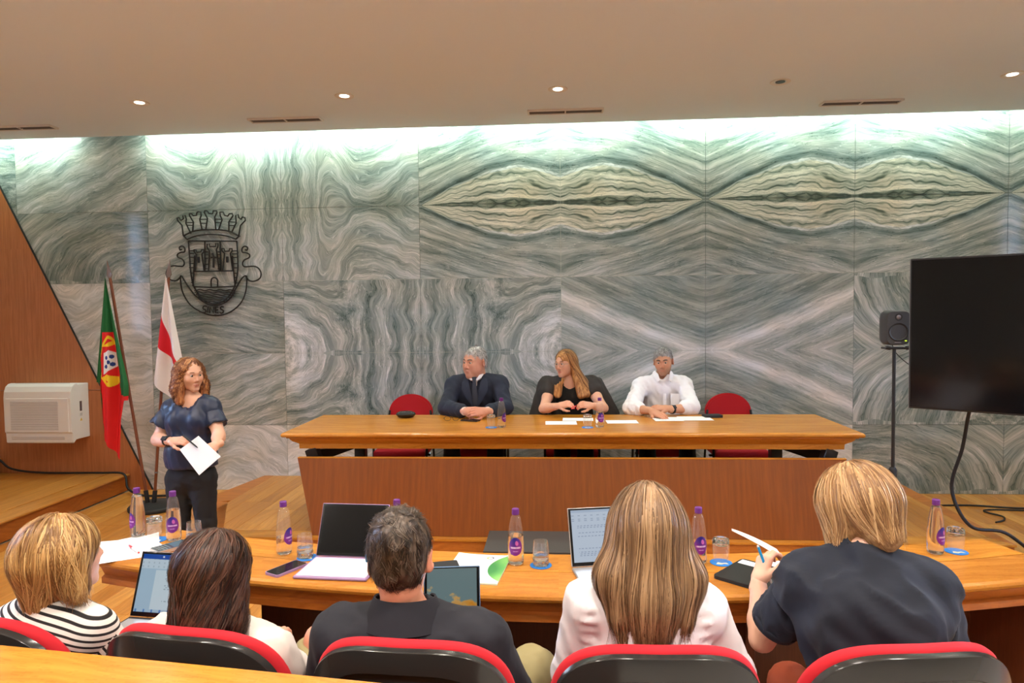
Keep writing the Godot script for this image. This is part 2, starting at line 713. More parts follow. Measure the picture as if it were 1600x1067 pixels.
func print_pictures() -> void:
	# the national flag as it hangs in folds: u runs across the cloth, v down it
	paint("flag_green_red", 192, 384, func(u, v):
		# u runs across the hanging cloth, v is the fall in units of 1.7 m
		var green := rgb(20, 104, 50)
		var k := green
		var w := 0.012 * sin(v * 40.0)
		if u > 0.27 + w and u < 0.69 + w and v > 0.3:
			k = rgb(222, 22, 24)
			if v > 0.315 and v < 0.6:
				var d := Vector2((u - 0.46) * 0.3, (v - 0.455) * 1.7)
				var ring := Vector2(d.x / 0.07, d.y / 0.235).length()
				if ring < 1.0 and (ring > 0.86 or absf(d.y + d.x * 0.5 + 0.15) < 0.02 or absf(d.y - d.x * 0.5 - 0.16) < 0.03 or absf(d.y - 0.2 + d.x) < 0.02):
					k = rgb(244, 206, 30)
				if absf(d.x) < 0.052 and d.y > -0.13 and d.y < 0.1 - d.x * 0.9:
					k = rgb(214, 24, 26)
				if absf(d.x) < 0.042 and d.y > -0.1 + absf(d.x) * 0.6 and d.y < 0.085 - d.x * 0.9:
					k = rgb(238, 238, 244)
					for c in [Vector2(-0.022, -0.03), Vector2(0.014, -0.04), Vector2(-0.006, 0.01), Vector2(0.016, 0.03), Vector2(-0.024, 0.05)]:
						if Vector2((d.x - c.x) / 0.012, (d.y - c.y) / 0.018).length() < 1.0:
							k = rgb(28, 60, 140)
		if u >= 0.69 + w and v > 0.64:
			k = rgb(222, 22, 24)
		return k)
	paint("flag_white_red", 128, 256, func(u, v):
		var k := rgb(238, 234, 236)
		if v > 0.36 + u * 0.3 and v < 0.655:
			k = rgb(214, 22, 40)
		if Vector2((u - 0.97) * 0.55, v - 0.585).length() < 0.04:
			k = rgb(238, 234, 236)
		if v > 0.9 and u > 0.55:
			k = rgb(200, 20, 40)
		return k)
	paint("bottle_label", 96, 96, func(u, v):
		var k := rgb(112, 30, 128).lerp(rgb(24, 30, 118), clampf(1.1 - v * 1.6 - absf(u - 0.4), 0.0, 1.0))
		if Vector2(u - 0.62, v - 0.3).length() < 0.13:
			k = k.lerp(rgb(214, 110, 170), 0.8)
		if absf(v - 0.56) < 0.045 and absf(u - 0.5) < 0.36 and sin(u * 62.0) > -0.5:
			k = rgb(226, 205, 232)
		if absf(v - 0.76) < 0.03 and absf(u - 0.5) < 0.22 and sin(u * 80.0) > -0.3:
			k = rgb(190, 150, 205)
		return k)
	paint("document_screen", 240, 180, func(u, v):
		var k := rgb(176, 205, 226)
		if v < 0.085:
			k = rgb(20, 82, 180)
			if Vector2((u - 0.27) * 1.33, v - 0.04).length() < 0.018:
				k = rgb(240, 244, 250)
		elif v < 0.25:
			k = rgb(205, 224, 238)
			if sin(u * 90.0) > 0.72 and sin(v * 95.0) > 0.3:
				k = rgb(176, 196, 212)
		elif u > 0.2 and u < 0.95 and v > 0.27 and v < 0.95:
			k = rgb(212, 230, 240)
			var row := int(v * 34.0)
			if u > 0.34 and row in [12, 14, 15, 18, 19, 20, 27] and sin(u * 120.0 + row * 3.0) > -0.35 and u < 0.62 + 0.05 * (row % 4) and fmod(v * 34.0, 1.0) < 0.5:
				k = rgb(158, 176, 190)
		elif v > 0.95 and sin(u * 60.0) > 0.75:
			k = rgb(90, 140, 200)
		return k)
	paint("mail_screen", 240, 180, func(u, v):
		var k := rgb(212, 226, 244)
		if v < 0.05:
			k = rgb(190, 208, 232)
		var row := int(v * 30.0)
		if row in [3, 5, 6] and sin(u * 70.0) > 0.3 and fmod(v * 30.0, 1.0) < 0.5:
			k = rgb(172, 188, 214)
		if row in [9, 10, 13, 15, 22, 24, 25, 26] and u > 0.08 and u < 0.5 + 0.1 * (row % 3) and sin(u * 130.0 + row) > -0.3 and fmod(v * 30.0, 1.0) < 0.45:
			k = rgb(168, 184, 212)
		return k)
	var pet := noise(77, 1.0, 3)
	paint("flower_screen", 160, 200, func(u, v):
		var k := rgb(128, 152, 154)
		var p: float = pet.get_noise_2d(u * 2.6 + 3.0, v * 2.6) + (v - 0.74) * 2.2 + 0.35 * sin(u * 9.0 + 1.0)
		if p > 0.0:
			k = k.lerp(rgb(232, 196, 138).lerp(rgb(232, 150, 42), clampf(p * 0.8 + (u - 0.5), 0.0, 1.0)), clampf(p * 5.0, 0.0, 1.0))
		return k)
	paint("magazine_cover", 160, 220, func(u, v):
		var k := rgb(238, 238, 240)
		var d := Vector2(u - 1.32, (v - 0.46) * 1.15).length()
		if d < 0.62 and u > 0.2:
			k = rgb(60, 132, 70).lerp(rgb(150, 208, 110), clampf((u - 0.75) * 2.6 + 0.25 * sin(v * 9.0), 0.0, 1.0))
		var ring := Vector2(u - 0.64, (v - 0.12) * 1.4).length()
		if absf(ring - 0.055) < 0.014:
			k = rgb(150, 160, 60) if u < 0.64 else rgb(70, 80, 90)
		if v > 0.08 and v < 0.11 and u > 0.18 and u < 0.52 and sin(u * 140.0) > -0.2:
			k = rgb(170, 172, 178)
		for c in [Vector2(0.3, 0.36), Vector2(0.5, 0.36), Vector2(0.28, 0.52), Vector2(0.5, 0.56), Vector2(0.34, 0.6)]:
			if absf(u - c.x) < 0.05 and absf(v - c.y) < 0.008:
				k = rgb(150, 150, 158)
		return k)
	paint("typed_page", 128, 180, func(u, v):
		var k := rgb(240, 239, 240)
		var row := int(v * 40.0)
		if row > 5 and row < 34 and row % 3 != 2 and u > 0.12 and u < (0.86 if row % 6 else 0.55) and sin(u * 150.0 + row * 2.0) > -0.4 and fmod(v * 40.0, 1.0) < 0.4:
			k = rgb(186, 188, 194)
		return k)
	paint("keyboard_white", 240, 110, func(u, v):
		var k := rgb(226, 226, 230)
		if v < 0.62 and v > 0.06 and u > 0.03 and u < 0.97:
			if fmod(u * 14.0, 1.0) < 0.12 or fmod(v * 9.0, 1.0) < 0.14:
				k = rgb(200, 200, 205)
		elif absf(v - 0.63) < 0.012:
			k = rgb(205, 206, 210)
		return k)
	paint("calculator_face", 96, 128, func(u, v):
		var k := rgb(44, 56, 64)
		if v < 0.5 and v > 0.08 and u > 0.08 and u < 0.92:
			k = rgb(70, 96, 112)
		elif v >= 0.54 and u > 0.06 and u < 0.94 and fmod(u * 6.0, 1.0) > 0.3 and fmod(v * 11.0, 1.0) > 0.35:
			k = rgb(120, 134, 140)
		return k)
	paint("striped_knit", 16, 64, func(_u, v):
		return rgb(26, 22, 24) if fmod(v * 4.0, 1.0) < 0.36 else rgb(226, 220, 214))


func textures() -> void:
	for e in late:
		pic[e[0]] = ImageTexture.create_from_image(e[1])


func materials() -> void:
	textures()
	var wood := func(col: Color, upright := false, scale := 0.8, rough := 0.32) -> StandardMaterial3D:
		return mat(col, rough, 0.0, {"albedo_texture": pic["grain_upright" if upright else "grain_long"], "uv1_triplanar": true, "uv1_triplanar_sharpness": 8.0, "uv1_scale": Vector3(scale, scale, scale)})
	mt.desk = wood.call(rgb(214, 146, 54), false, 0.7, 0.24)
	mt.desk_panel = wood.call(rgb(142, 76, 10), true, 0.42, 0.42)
	mt.table = wood.call(rgb(200, 134, 52), false, 0.8, 0.25)
	mt.table_dark = wood.call(rgb(186, 106, 40), false, 0.8, 0.3)
	mt.wall_wood = wood.call(rgb(204, 130, 80), true, 0.4, 0.4)
	mt.step_wood = wood.call(rgb(196, 118, 44), false, 0.7, 0.35)
	mt.plank = []
	for t in [rgb(216, 152, 72), rgb(204, 138, 60), rgb(222, 160, 80), rgb(196, 130, 54), rgb(210, 146, 66)]:
		mt.plank.append(mat(t, 0.3, 0.0, {"albedo_texture": pic.grain_long}))
	mt.dark_wood = wood.call(rgb(110, 58, 34), true, 0.8, 0.45)
	mt.pole_wood = mat(rgb(120, 66, 40), 0.4)
	mt.marble = []
	for kind in 8:
		mt.marble.append(mat(Color.WHITE, 0.1, 0.0, {"albedo_texture": pic["marble_%d" % kind], "metallic_specular": 0.5}))
	mt.grout = mat(rgb(178, 180, 168), 0.8)
	mt.plaster = mat(rgb(224, 230, 238), 0.9)
	mt.paint = mat(rgb(236, 233, 228), 0.9)
	mt.metal_grey = mat(rgb(150, 142, 134), 0.5, 0.3)
	mt.slot = mat(rgb(110, 100, 96), 0.7)
	mt.trim_white = mat(rgb(220, 212, 206), 0.5)
	mt.tube = mat(rgb(236, 255, 240), 0.5, 0.0, {"emission_enabled": true, "emission": rgb(230, 255, 236), "emission_energy_multiplier": 6.0})
	mt.bulb = mat(rgb(255, 246, 230), 0.5, 0.0, {"emission_enabled": true, "emission": rgb(255, 240, 215), "emission_energy_multiplier": 8.0})
	mt.iron = mat(rgb(24, 24, 25), 0.5, 0.4)
	mt.black = mat(rgb(24, 23, 23), 0.45)
	mt.black_gloss = mat(rgb(14, 14, 15), 0.18)
	mt.shell = mat(rgb(44, 43, 43), 0.2)
	mt.rubber = mat(rgb(26, 26, 28), 0.6)
	mt.case_grey = mat(rgb(66, 63, 60), 0.75)
	mt.red = mat(rgb(196, 20, 36), 0.85, 0.0, {"rim_enabled": true, "rim": 0.35, "rim_tint": 0.6})
	mt.red_deep = mat(rgb(176, 8, 20), 0.9, 0.0, {"rim_enabled": true, "rim": 0.2, "rim_tint": 0.6})
	mt.white_plastic = mat(rgb(242, 241, 242), 0.35)
	mt.grille = mat(rgb(212, 209, 211), 0.5)
	mt.vent_dark = mat(rgb(120, 116, 124), 0.6)
	mt.speaker = mat(rgb(54, 54, 56), 0.5)
	mt.cone = mat(rgb(18, 18, 18), 0.5)
	mt.led = mat(rgb(190, 220, 40), 0.4, 0.0, {"emission_enabled": true, "emission": rgb(190, 230, 40), "emission_energy_multiplier": 1.6})
	mt.screen_off = mat(rgb(9, 9, 11), 0.12)
	mt.bezel = mat(rgb(34, 33, 36), 0.35)
	mt.bezel_edge = mat(rgb(130, 130, 136), 0.35, 0.6)
	mt.glass = mat(Color(1, 1, 1, 0.0), 0.02, 0.0, {"transparency": BaseMaterial3D.TRANSPARENCY_ALPHA, "refraction_enabled": true, "refraction_scale": 0.05})
	mt.clear = mat(Color(0.97, 0.98, 1.0, 0.03), 0.04, 0.0, {"transparency": BaseMaterial3D.TRANSPARENCY_ALPHA})
	mt.water = mat(Color(1, 1, 1, 0.0), 0.02, 0.0, {"transparency": BaseMaterial3D.TRANSPARENCY_ALPHA, "refraction_enabled": true, "refraction_scale": 0.033})
	mt.carpet = mat(rgb(196, 188, 176), 0.9)
	mt.cap = mat(rgb(98, 38, 120), 0.4)
	mt.label = mat(Color.WHITE, 0.35, 0.0, {"albedo_texture": pic.bottle_label, "cull_mode": BaseMaterial3D.CULL_DISABLED})
	mt.coaster = mat(rgb(34, 122, 205), 0.7)
	mt.coaster_print = mat(rgb(226, 222, 190), 0.7)
	mt.paper = mat(rgb(238, 237, 240), 0.8)
	mt.page = mat(Color.WHITE, 0.8, 0.0, {"albedo_texture": pic.typed_page})
	mt.magazine = mat(Color.WHITE, 0.35, 0.0, {"albedo_texture": pic.magazine_cover})
	mt.spear = mat(rgb(120, 98, 84), 0.4, 0.5)
	mt.flag_a = mat(Color.WHITE, 0.75, 0.0, {"albedo_texture": pic.flag_green_red, "cull_mode": BaseMaterial3D.CULL_DISABLED})
	mt.flag_b = mat(Color.WHITE, 0.8, 0.0, {"albedo_texture": pic.flag_white_red, "cull_mode": BaseMaterial3D.CULL_DISABLED})
	var shows := func(called: String, e: float) -> StandardMaterial3D:
		return mat(Color.BLACK, 0.2, 0.0, {"emission_enabled": true, "emission": Color.BLACK, "emission_texture": pic[called], "emission_energy_multiplier": e})
	mt.doc = shows.call("document_screen", 0.72)
	mt.mail = shows.call("mail_screen", 0.72)
	mt.flower = shows.call("flower_screen", 0.6)
	mt.keys = mat(Color.WHITE, 0.6, 0.0, {"albedo_texture": pic.keyboard_white})
	mt.calc = mat(Color.WHITE, 0.25, 0.0, {"albedo_texture": pic.calculator_face})
	mt.silver = mat(rgb(196, 194, 194), 0.3, 0.7)
	mt.slate = mat(rgb(70, 100, 132), 0.55)
	mt.lilac = mat(rgb(150, 120, 160), 0.45)
	mt.skin = mat(Color.WHITE, 0.52, 0.0, {"vertex_color_use_as_albedo": true, "metallic_specular": 0.4})
	mt.hair = mat(Color.WHITE, 0.42, 0.0, {"vertex_color_use_as_albedo": true, "metallic_specular": 0.45})
	mt.eye = mat(Color.WHITE, 0.2, 0.0, {"vertex_color_use_as_albedo": true})
	mt.jeans = mat(rgb(22, 22, 26), 0.85)
	mt.navy_silk = mat(rgb(22, 34, 62), 0.42, 0.0, {"rim_enabled": true, "rim": 0.3, "rim_tint": 0.5})
	mt.navy_suit = mat(rgb(18, 24, 44), 0.8, 0.0, {"rim_enabled": true, "rim": 0.15, "rim_tint": 0.5})
	mt.navy_jacket = mat(rgb(24, 25, 36), 0.82, 0.0, {"rim_enabled": true, "rim": 0.12, "rim_tint": 0.5})
	mt.navy_linen = mat(rgb(25, 30, 43), 0.88, 0.0, {"rim_enabled": true, "rim": 0.2, "rim_tint": 0.5})
	mt.blazer = mat(rgb(44, 37, 35), 0.85)
	mt.black_cloth = mat(rgb(18, 17, 18), 0.9)
	mt.white_linen = mat(rgb(232, 229, 234), 0.85)
	mt.blouse = mat(rgb(236, 231, 236), 0.7)
	mt.cream = mat(rgb(228, 216, 208), 0.8)
	mt.khaki = mat(rgb(150, 138, 96), 0.85)
	mt.khaki_lit = mat(rgb(150, 138, 104), 0.85)
	mt.rust = mat(rgb(160, 70, 34), 0.85)
	mt.knit = mat(Color.WHITE, 0.85, 0.0, {"albedo_texture": pic.striped_knit})
	mt.shirt_pale = mat(rgb(214, 190, 178), 0.8)
	mt.tie = mat(rgb(22, 28, 46), 0.6)
	mt.pen_blue = mat(rgb(30, 150, 210), 0.35)
	mt.pen_red = mat(rgb(190, 50, 50), 0.4)
	mt.nail = mat(rgb(235, 50, 70), 0.3)
	mt.sticker_dark = mat(rgb(92, 80, 88), 0.4)
	mt.sticker_yellow = mat(rgb(224, 190, 60), 0.5)


# ---------- the room ----------
func camera_and_light() -> void:
	var cam := Camera3D.new()
	cam.name = "camera"
	cam.position = Vector3(0, 1.785, 6.76)
	cam.rotation = Vector3(-0.0416, 0.0653, -0.0111)
	cam.fov = 53.13
	cam.near = 0.05
	add_child(cam)
	cam.make_current()
	var sky_mat := ProceduralSkyMaterial.new()
	sky_mat.sky_top_color = rgb(120, 165, 225)
	sky_mat.sky_horizon_color = rgb(205, 222, 240)
	sky_mat.ground_bottom_color = rgb(120, 116, 110)
	sky_mat.ground_horizon_color = rgb(190, 195, 198)
	sky_mat.sky_energy_multiplier = 11.0
	sky_mat.ground_energy_multiplier = 4.0
	var sky := Sky.new()
	sky.sky_material = sky_mat
	var env := Environment.new()
	env.background_mode = Environment.BG_SKY
	env.sky = sky
	env.tonemap_mode = Environment.TONE_MAPPER_LINEAR
	env.tonemap_exposure = 0.86
	env.sdfgi_enabled = true
	env.ssao_enabled = true
	env.ssil_enabled = true
	var we := WorldEnvironment.new()
	we.name = "world_environment"
	we.environment = env
	add_child(we)


const LAMP_ENERGY := 3.8
const COVE_ENERGY := 1.7
const CEIL := 3.56


func downlight(x: float, z: float, on := true) -> void:
	var t := thing("ceiling_spotlight", "", "spotlight", Vector3(x, CEIL, z), 0.0, "recessed ceiling spotlights")
	var m := M.new()
	m.lathe([Vector2(0.045, -0.001), Vector2(0.075, -0.006), Vector2(0.078, -0.003), Vector2(0.078, 0.0)], 28)
	m.lathe([Vector2(0.045, 0.05), Vector2(0.045, 0.05), Vector2(0.045, -0.001)], 28)
	put("ring", m, mt.trim_white, t)
	m = M.new()
	m.lathe([Vector2(0.0, 0.0), Vector2(0.036, 0.0), Vector2(0.036, 0.0), Vector2(0.038, 0.012)], 24)
	var b := put("bulb", m, mt.bulb if on else mt.black, t)
	b.position.y = -0.004
	if on:
		var l := SpotLight3D.new()
		l.name = "lamp_light"
		l.light_color = rgb(255, 244, 230)
		l.light_energy = LAMP_ENERGY * (0.35 if z < 2.0 else 1.0 if z < 5.0 else 1.35)
		l.light_size = 0.05
		l.spot_angle = 72.0
		l.spot_angle_attenuation = 0.8
		l.spot_range = 14.0
		l.spot_attenuation = 2.0
		l.shadow_enabled = true
		l.rotation.x = -PI / 2
		l.position.y = -0.02
		t.add_child(l)


func grille(x: float, z: float) -> Node3D:
	var t := thing("ceiling_vent", "", "vent", Vector3(x, CEIL, z), 0.0, "slotted ceiling vents")
	var m := M.new()
	for s in [-1, 1]:
		m.box(Vector3(0, -0.009, s * 0.052), Vector3(0.64, 0.018, 0.012), 0.002)
		m.box(Vector3(s * 0.326, -0.009, 0), Vector3(0.014, 0.018, 0.116), 0.002)
	m.box(Vector3(0, -0.009, 0), Vector3(0.012, 0.018, 0.1), 0.002)
	put("frame", m, mt.trim_white, t)
	m = M.new()
	m.box(Vector3(0, -0.002, 0), Vector3(0.64, 0.004, 0.1), 0.001)
	put("backing", m, mt.slot, t)
	for k in 3:
		m = M.new()
		m.box(Vector3(0, -0.009, -0.03 + k * 0.03), Vector3(0.63, 0.012, 0.006), 0.001)
		put("slat", m, mt.slot, t)
	return t


func shell_box(called: String, c: Vector3, s: Vector3, m: Material) -> Node3D:
	var b := M.new()
	b.box(Vector3.ZERO, s, 0.001)
	var o := put(called, b, m)
	o.position = c
	struct(o)
	return o


func plank(l: float, w: float, sd: int) -> M:
	var m := M.new()
	var g := RandomNumberGenerator.new()
	g.seed = sd
	var o := Vector2(g.randf(), g.randf())
	var h := Vector3(w * 0.5 - 0.0006, 0.0, l * 0.5 - 0.0006)
	var e := 0.0016
	var t := [o, o + Vector2(l * 0.7, 0), o + Vector2(l * 0.7, w * 1.4), o + Vector2(0, w * 1.4)]
	m.poly([Vector3(-h.x + e, 0, h.z - e), Vector3(h.x - e, 0, h.z - e), Vector3(h.x - e, 0, -h.z + e), Vector3(-h.x + e, 0, -h.z + e)], null, [t[0], t[3], t[2], t[1]])
	var c := Vector3(0, -0.01, 0)
	for q in [[-1, 0], [1, 0], [0, -1], [0, 1]]:
		var a: Vector3
		var b: Vector3
		if q[0]:
			a = Vector3(q[0] * h.x, 0, -h.z)
			b = Vector3(q[0] * h.x, 0, h.z)
		else:
			a = Vector3(-h.x, 0, q[1] * h.z)
			b = Vector3(h.x, 0, q[1] * h.z)
		var n := Vector3(q[0], 0, q[1]) * e
		var tt := [t[0], t[1], t[1], t[0]]
		m.poly([a - n, b - n, b - Vector3(0, e, 0), a - Vector3(0, e, 0)], c, tt)
		m.poly([a - Vector3(0, e, 0), b - Vector3(0, e, 0), b - Vector3(0, 0.014, 0), a - Vector3(0, 0.014, 0)], c, tt)
	return m


func boards(parent: Node3D, x0: float, x1: float, z0: float, z1: float, y: float, w: float, sd: int, along_x := false) -> void:
	var g := RandomNumberGenerator.new()
	g.seed = sd
	var kinds := {}
	var x := x0
	while x < x1 - 0.01:
		var ww := minf(w, x1 - x)
		var z := z0
		while z < z1 - 0.02:
			var l: float = [1.2, 1.6, 2.0][g.randi() % 3] * (0.6 if z == z0 else 1.0)
			if z + l > z1 - 0.4:
				l = z1 - z
			var vr := g.randi() % 5
			var key := "%.3f %.3f %d" % [l, ww, vr]
			if not kinds.has(key):
				var am := ArrayMesh.new()
				am.add_surface_from_arrays(Mesh.PRIMITIVE_TRIANGLES, plank(l, ww, sd + vr * 7 + kinds.size()).finish())
				am.surface_set_material(0, mt.plank[vr])
				kinds[key] = am
			var at := Transform3D(Basis.IDENTITY, Vector3(x + ww * 0.5, y, z + l * 0.5))
			if along_x:
				at = Transform3D(Basis(Vector3.UP, PI / 2), Vector3(z + l * 0.5, y, x + ww * 0.5))
			hang("floor_board", kinds[key], parent, "", at)
			z += l
		x += ww


func slab_at(parent: Node3D, col: int, row: int, kind: int, fx: bool, fy: bool) -> void:
	var x0 := -4.152 + col * 1.4
	var ys := [3.71, 2.863, 2.135, 1.402, 0.67, -0.06]
	var y1: float = ys[row]
	var y0: float = ys[row + 1]
	var m := M.new()
	var g := 0.0016
	var u0 := 0.998 if fx else 0.002
	var u1 := 0.002 if fx else 0.998
	var va := 0.998 if fy else 0.002
	var vb := 0.002 if fy else 0.998
	if row == 4:
		y0 = 0.0
	m.poly([Vector3(x0 + g, y0 + g, 0), Vector3(x0 + 1.4 - g, y0 + g, 0), Vector3(x0 + 1.4 - g, y1 - g, 0), Vector3(x0 + g, y1 - g, 0)], null, [Vector2(u0, vb), Vector2(u1, vb), Vector2(u1, va), Vector2(u0, va)])
	var c := Vector3(x0 + 0.7, (y0 + y1) * 0.5, -0.01)
	var p := [Vector3(x0 + g, y0 + g, 0), Vector3(x0 + 1.4 - g, y0 + g, 0), Vector3(x0 + 1.4 - g, y1 - g, 0), Vector3(x0 + g, y1 - g, 0)]
	for k in 4:
		var a: Vector3 = p[k]
		var b: Vector3 = p[(k + 1) % 4]
		var q := Vector2(0.01, 0.01)
		m.poly([a, b, b + Vector3(0, 0, -0.02), a + Vector3(0, 0, -0.02)], c, [q, q, q, q])
	put("marble_slab", m, mt.marble[kind], parent)


func room() -> void:
	# floor: a slab with boards on the part in view
	var f := struct(shell_box("floor", Vector3(0, -0.085, 5.5), Vector3(14.0, 0.14, 13.9), mt.carpet))
	for a in [[-4.4, -2.73, 0.0, 4.7], [-2.44, 3.1, 1.93, 4.7], [-2.73, -2.44, 1.93, 4.7], [3.1, 5.3, 0.0, 4.7]]:
		boards(f, a[0], a[1], a[2] - 5.5, a[3] - 5.5, 0.085, 0.14, int(a[0] * 100) + 900)
	# marble wall: slabs on a backing of joint filler
	var back := struct(shell_box("wall_back", Vector3(0, 1.83, -0.1), Vector3(14.0, 3.8, 0.17), mt.grout))
	var hold := Transform3D(Basis.IDENTITY, -back.position)
	# rows top to bottom, columns left to right; letters say which veining, then how it is mirrored
	var rows := [
		["70", "50", "72", "31", "30", "02", "03", "02", "03", "02", "03"],
		["50", "41", "50", "33", "32", "00", "01", "00", "01", "00", "01"],
		["60", "41", "61", "40", "21", "20", "13", "12", "52", "53", "60"],
		["61", "60", "63", "71", "23", "22", "11", "10", "50", "51", "61"],
		["60", "63", "61", "62", "60", "71", "70", "61", "51", "50", "63"],
	]
	for r in 5:
		for k in range(1, 10):
			var s: String = rows[r][k]
			var flip := int(s[1])
			slab_at(back, k - 3, r, int(s[0]), flip & 1 == 1, flip & 2 == 2)
	for o in back.get_children():
		if o.name.begins_with("marble_slab"):
			o.transform = hold
	# ceiling, with the open cove along the marble wall
	shell_box("ceiling", Vector3(0, CEIL + 0.09, 6.36), Vector3(14.0, 0.18, 12.22), mt.plaster)
	shell_box("trim_1", Vector3(0, 3.82, 0.12), Vector3(14.0, 0.2, 0.44), mt.plaster)
	# side walls and the far wall behind the audience, with one tall daylight window on each side
	for s in [-1, 1]:
		var side := "left" if s < 0 else "right"
		var m := M.new()
		for z in [[-0.1, 3.5], [3.82, 12.3]]:
			m.box(Vector3(0, 1.87, (z[0] + z[1]) * 0.5), Vector3(0.25, 3.75, z[1] - z[0]), 0.001)
		m.box(Vector3(0, 0.75, 3.66), Vector3(0.25, 1.5, 0.34), 0.001)
		m.box(Vector3(0, 3.6, 3.66), Vector3(0.25, 0.3, 0.34), 0.001)
		var w := put("wall_" + side, m, mt.paint)
		w.position.x = s * 6.7
		struct(w)
		var wn := Node3D.new()
		wn.name = "window_%d" % (1 if s < 0 else 2)
		add_child(wn)
		wn.position = Vector3(s * 6.7, 2.475, 3.66)
		struct(wn)
		m = M.new()
		for e in [-1, 1]:
			m.box(Vector3(0, 0, e * 0.145), Vector3(0.08, 1.95, 0.04), 0.004)
			m.box(Vector3(0, e * 0.955, 0), Vector3(0.08, 0.04, 0.28), 0.004)
		m.box(Vector3(0, 0.42, 0), Vector3(0.07, 0.05, 0.28), 0.004)
		put("frame", m, mt.white_plastic, wn)
		m = M.new()
		m.box(Vector3.ZERO, Vector3(0.008, 1.9, 0.27), 0.001)
		put("pane", m, mt.clear, wn)
	shell_box("wall_front", Vector3(0, 1.87, 12.4), Vector3(14.0, 3.9, 0.25), mt.paint)
	# wood cladding with the slanting edge on the left of the marble
	var m := M.new()
	var edge := func(y: float) -> float: return -4.19 - y * 0.4863
	m.extrude(PackedVector2Array([Vector2(edge.call(0.0), 0.0), Vector2(edge.call(1.035), 1.035), Vector2(-6.57, 1.035), Vector2(-6.57, 0.0)]), 0.02, Transform3D(Basis.IDENTITY, Vector3(0, 0, 0.002)))
	var lower := put("wall_left_cladding", m, mt.wall_wood)
	struct(lower)
	m = M.new()
	m.extrude(PackedVector2Array([Vector2(edge.call(1.041), 1.041), Vector2(edge.call(3.5), 3.5), Vector2(-6.57, 3.5), Vector2(-6.57, 1.041)]), 0.02, Transform3D(Basis.IDENTITY, Vector3(0, 0, 0.002)))
	put("upper_panel", m, mt.wall_wood, lower)
	m = M.new()
	m.box(Vector3.ZERO, Vector3(3.95, 0.008, 0.021), 0.001, Basis(Vector3.FORWARD, -atan2(3.55, -1.7264)))
	var strip := put("edge_strip", m, mt.black, lower)
	strip.position = Vector3(edge.call(1.76) + 0.004, 1.76, 0.0125)
	# the dais
	m = M.new()
	m.extrude(PackedVector2Array([Vector2(-3.0, -0.004), Vector2(-3.17, -0.95), Vector2(-2.72, -1.9), Vector2(3.14, -1.9), Vector2(3.2, -0.004)]), 0.134, Transform3D(Basis(Vector3.RIGHT, -PI / 2), Vector3.ZERO))
	var d := put("floor_dais", m, mt.step_wood)
	struct(d)
	boards(d, -2.9, 3.06, 0.01, 1.74, 0.15, 0.14, 40)
	# slanting end boards and the nosing along the front
	var nose := func(pts: Array, vr: int) -> void:
		var b := M.new()
		var pv := PackedVector2Array()
		for p in pts:
			pv.push_back(Vector2(p.x, -p.y))
		b.extrude(pv, 0.016, Transform3D(Basis(Vector3.RIGHT, -PI / 2), Vector3(0, 0.134, 0)))
		put("nosing_board", b, [mt.desk, mt.step_wood][vr], d)
	nose.call([Vector2(-3.0, 0.004), Vector2(-3.172, 0.952), Vector2(-2.985, 0.98), Vector2(-2.9, 0.93), Vector2(-2.9, 0.004)], 1)
	nose.call([Vector2(-3.172, 0.952), Vector2(-2.725, 1.91), Vector2(-2.56, 1.742), Vector2(-2.91, 0.98)], 1)
	nose.call([Vector2(-2.725, 1.91), Vector2(3.15, 1.91), Vector2(3.06, 1.742), Vector2(-2.56, 1.742)], 0)
	nose.call([Vector2(3.06, 1.742), Vector2(3.15, 1.91), Vector2(3.205, 0.004), Vector2(3.06, 0.004)], 1)
	# steps on the left
	var st := Node3D.new()
	st.name = "floor_steps"
	add_child(st)
	struct(st)
	for k in 2:
		var x1: float = -4.42 - k * 1.38
		var z1 := 5.2
		m = M.new()
		m.box(Vector3((x1 - 6.57) * 0.5, 0.08 + k * 0.16, z1 * 0.5 + 0.03), Vector3(6.57 + x1 - 0.02, 0.158, z1 - 0.06), 0.002)
		put("riser", m, mt.table_dark, st)
		var n := 0
		var x := x1
		while x > -6.5:
			var w: float = minf(0.22 if n == 0 else 0.3, x + 6.57)
			m = plank(z1 - 0.04, w, 300 + n + k * 20)
			put("tread_board", m, mt.plank[(n * 2 + k) % 5], st).position = Vector3(x - w * 0.5 + (0.015 if n == 0 else 0.0), 0.16 + k * 0.16 + 0.012, z1 * 0.5 + 0.03)
			x -= w
			n += 1
	# lamps
	for z in [1.24, 3.3, 5.4, 7.5]:
		for k in 5:
			downlight(-3.43 + k * 1.728, z, not (z < 2.0 and k == 3))
	for k in 4:
		grille(-4.95 + k * 2.522, 0.655)
	var lamps := [-6.42]
	for k in 6:
		lamps.append(-4.1 + k * 1.68)
	for x in lamps:
		var l: float = 1.5 if x > -6.0 else 1.45
		var t := thing("cove_lamp", "fluorescent tube lying in the cove behind the ceiling edge", "lamp", Vector3(x + l * 0.5 + 0.02, 3.66, 0.16), 0.0, "fluorescent tubes in the cove")
		m = M.new()
		var pp := [Vector3(-l * 0.5, 0, 0), Vector3(l * 0.5, 0, 0)]
		m.tube(pp, 0.013, 12)
		put("tube", m, mt.tube, t)
		m = M.new()
		m.box(Vector3(0, 0.03, 0.03), Vector3(l + 0.06, 0.03, 0.04), 0.003)
		put("batten", m, mt.trim_white, t)
		var a := AreaLight3D.new()
		a.name = "tube_light"
		a.area_size = Vector2(l, 0.03)
		a.light_color = rgb(226, 255, 232)
		a.light_energy = COVE_ENERGY
		a.area_range = 12.0
		a.shadow_enabled = true
		a.position = Vector3(0, -0.014, -0.012)
		a.rotation.x = -PI * 0.36
		t.add_child(a)
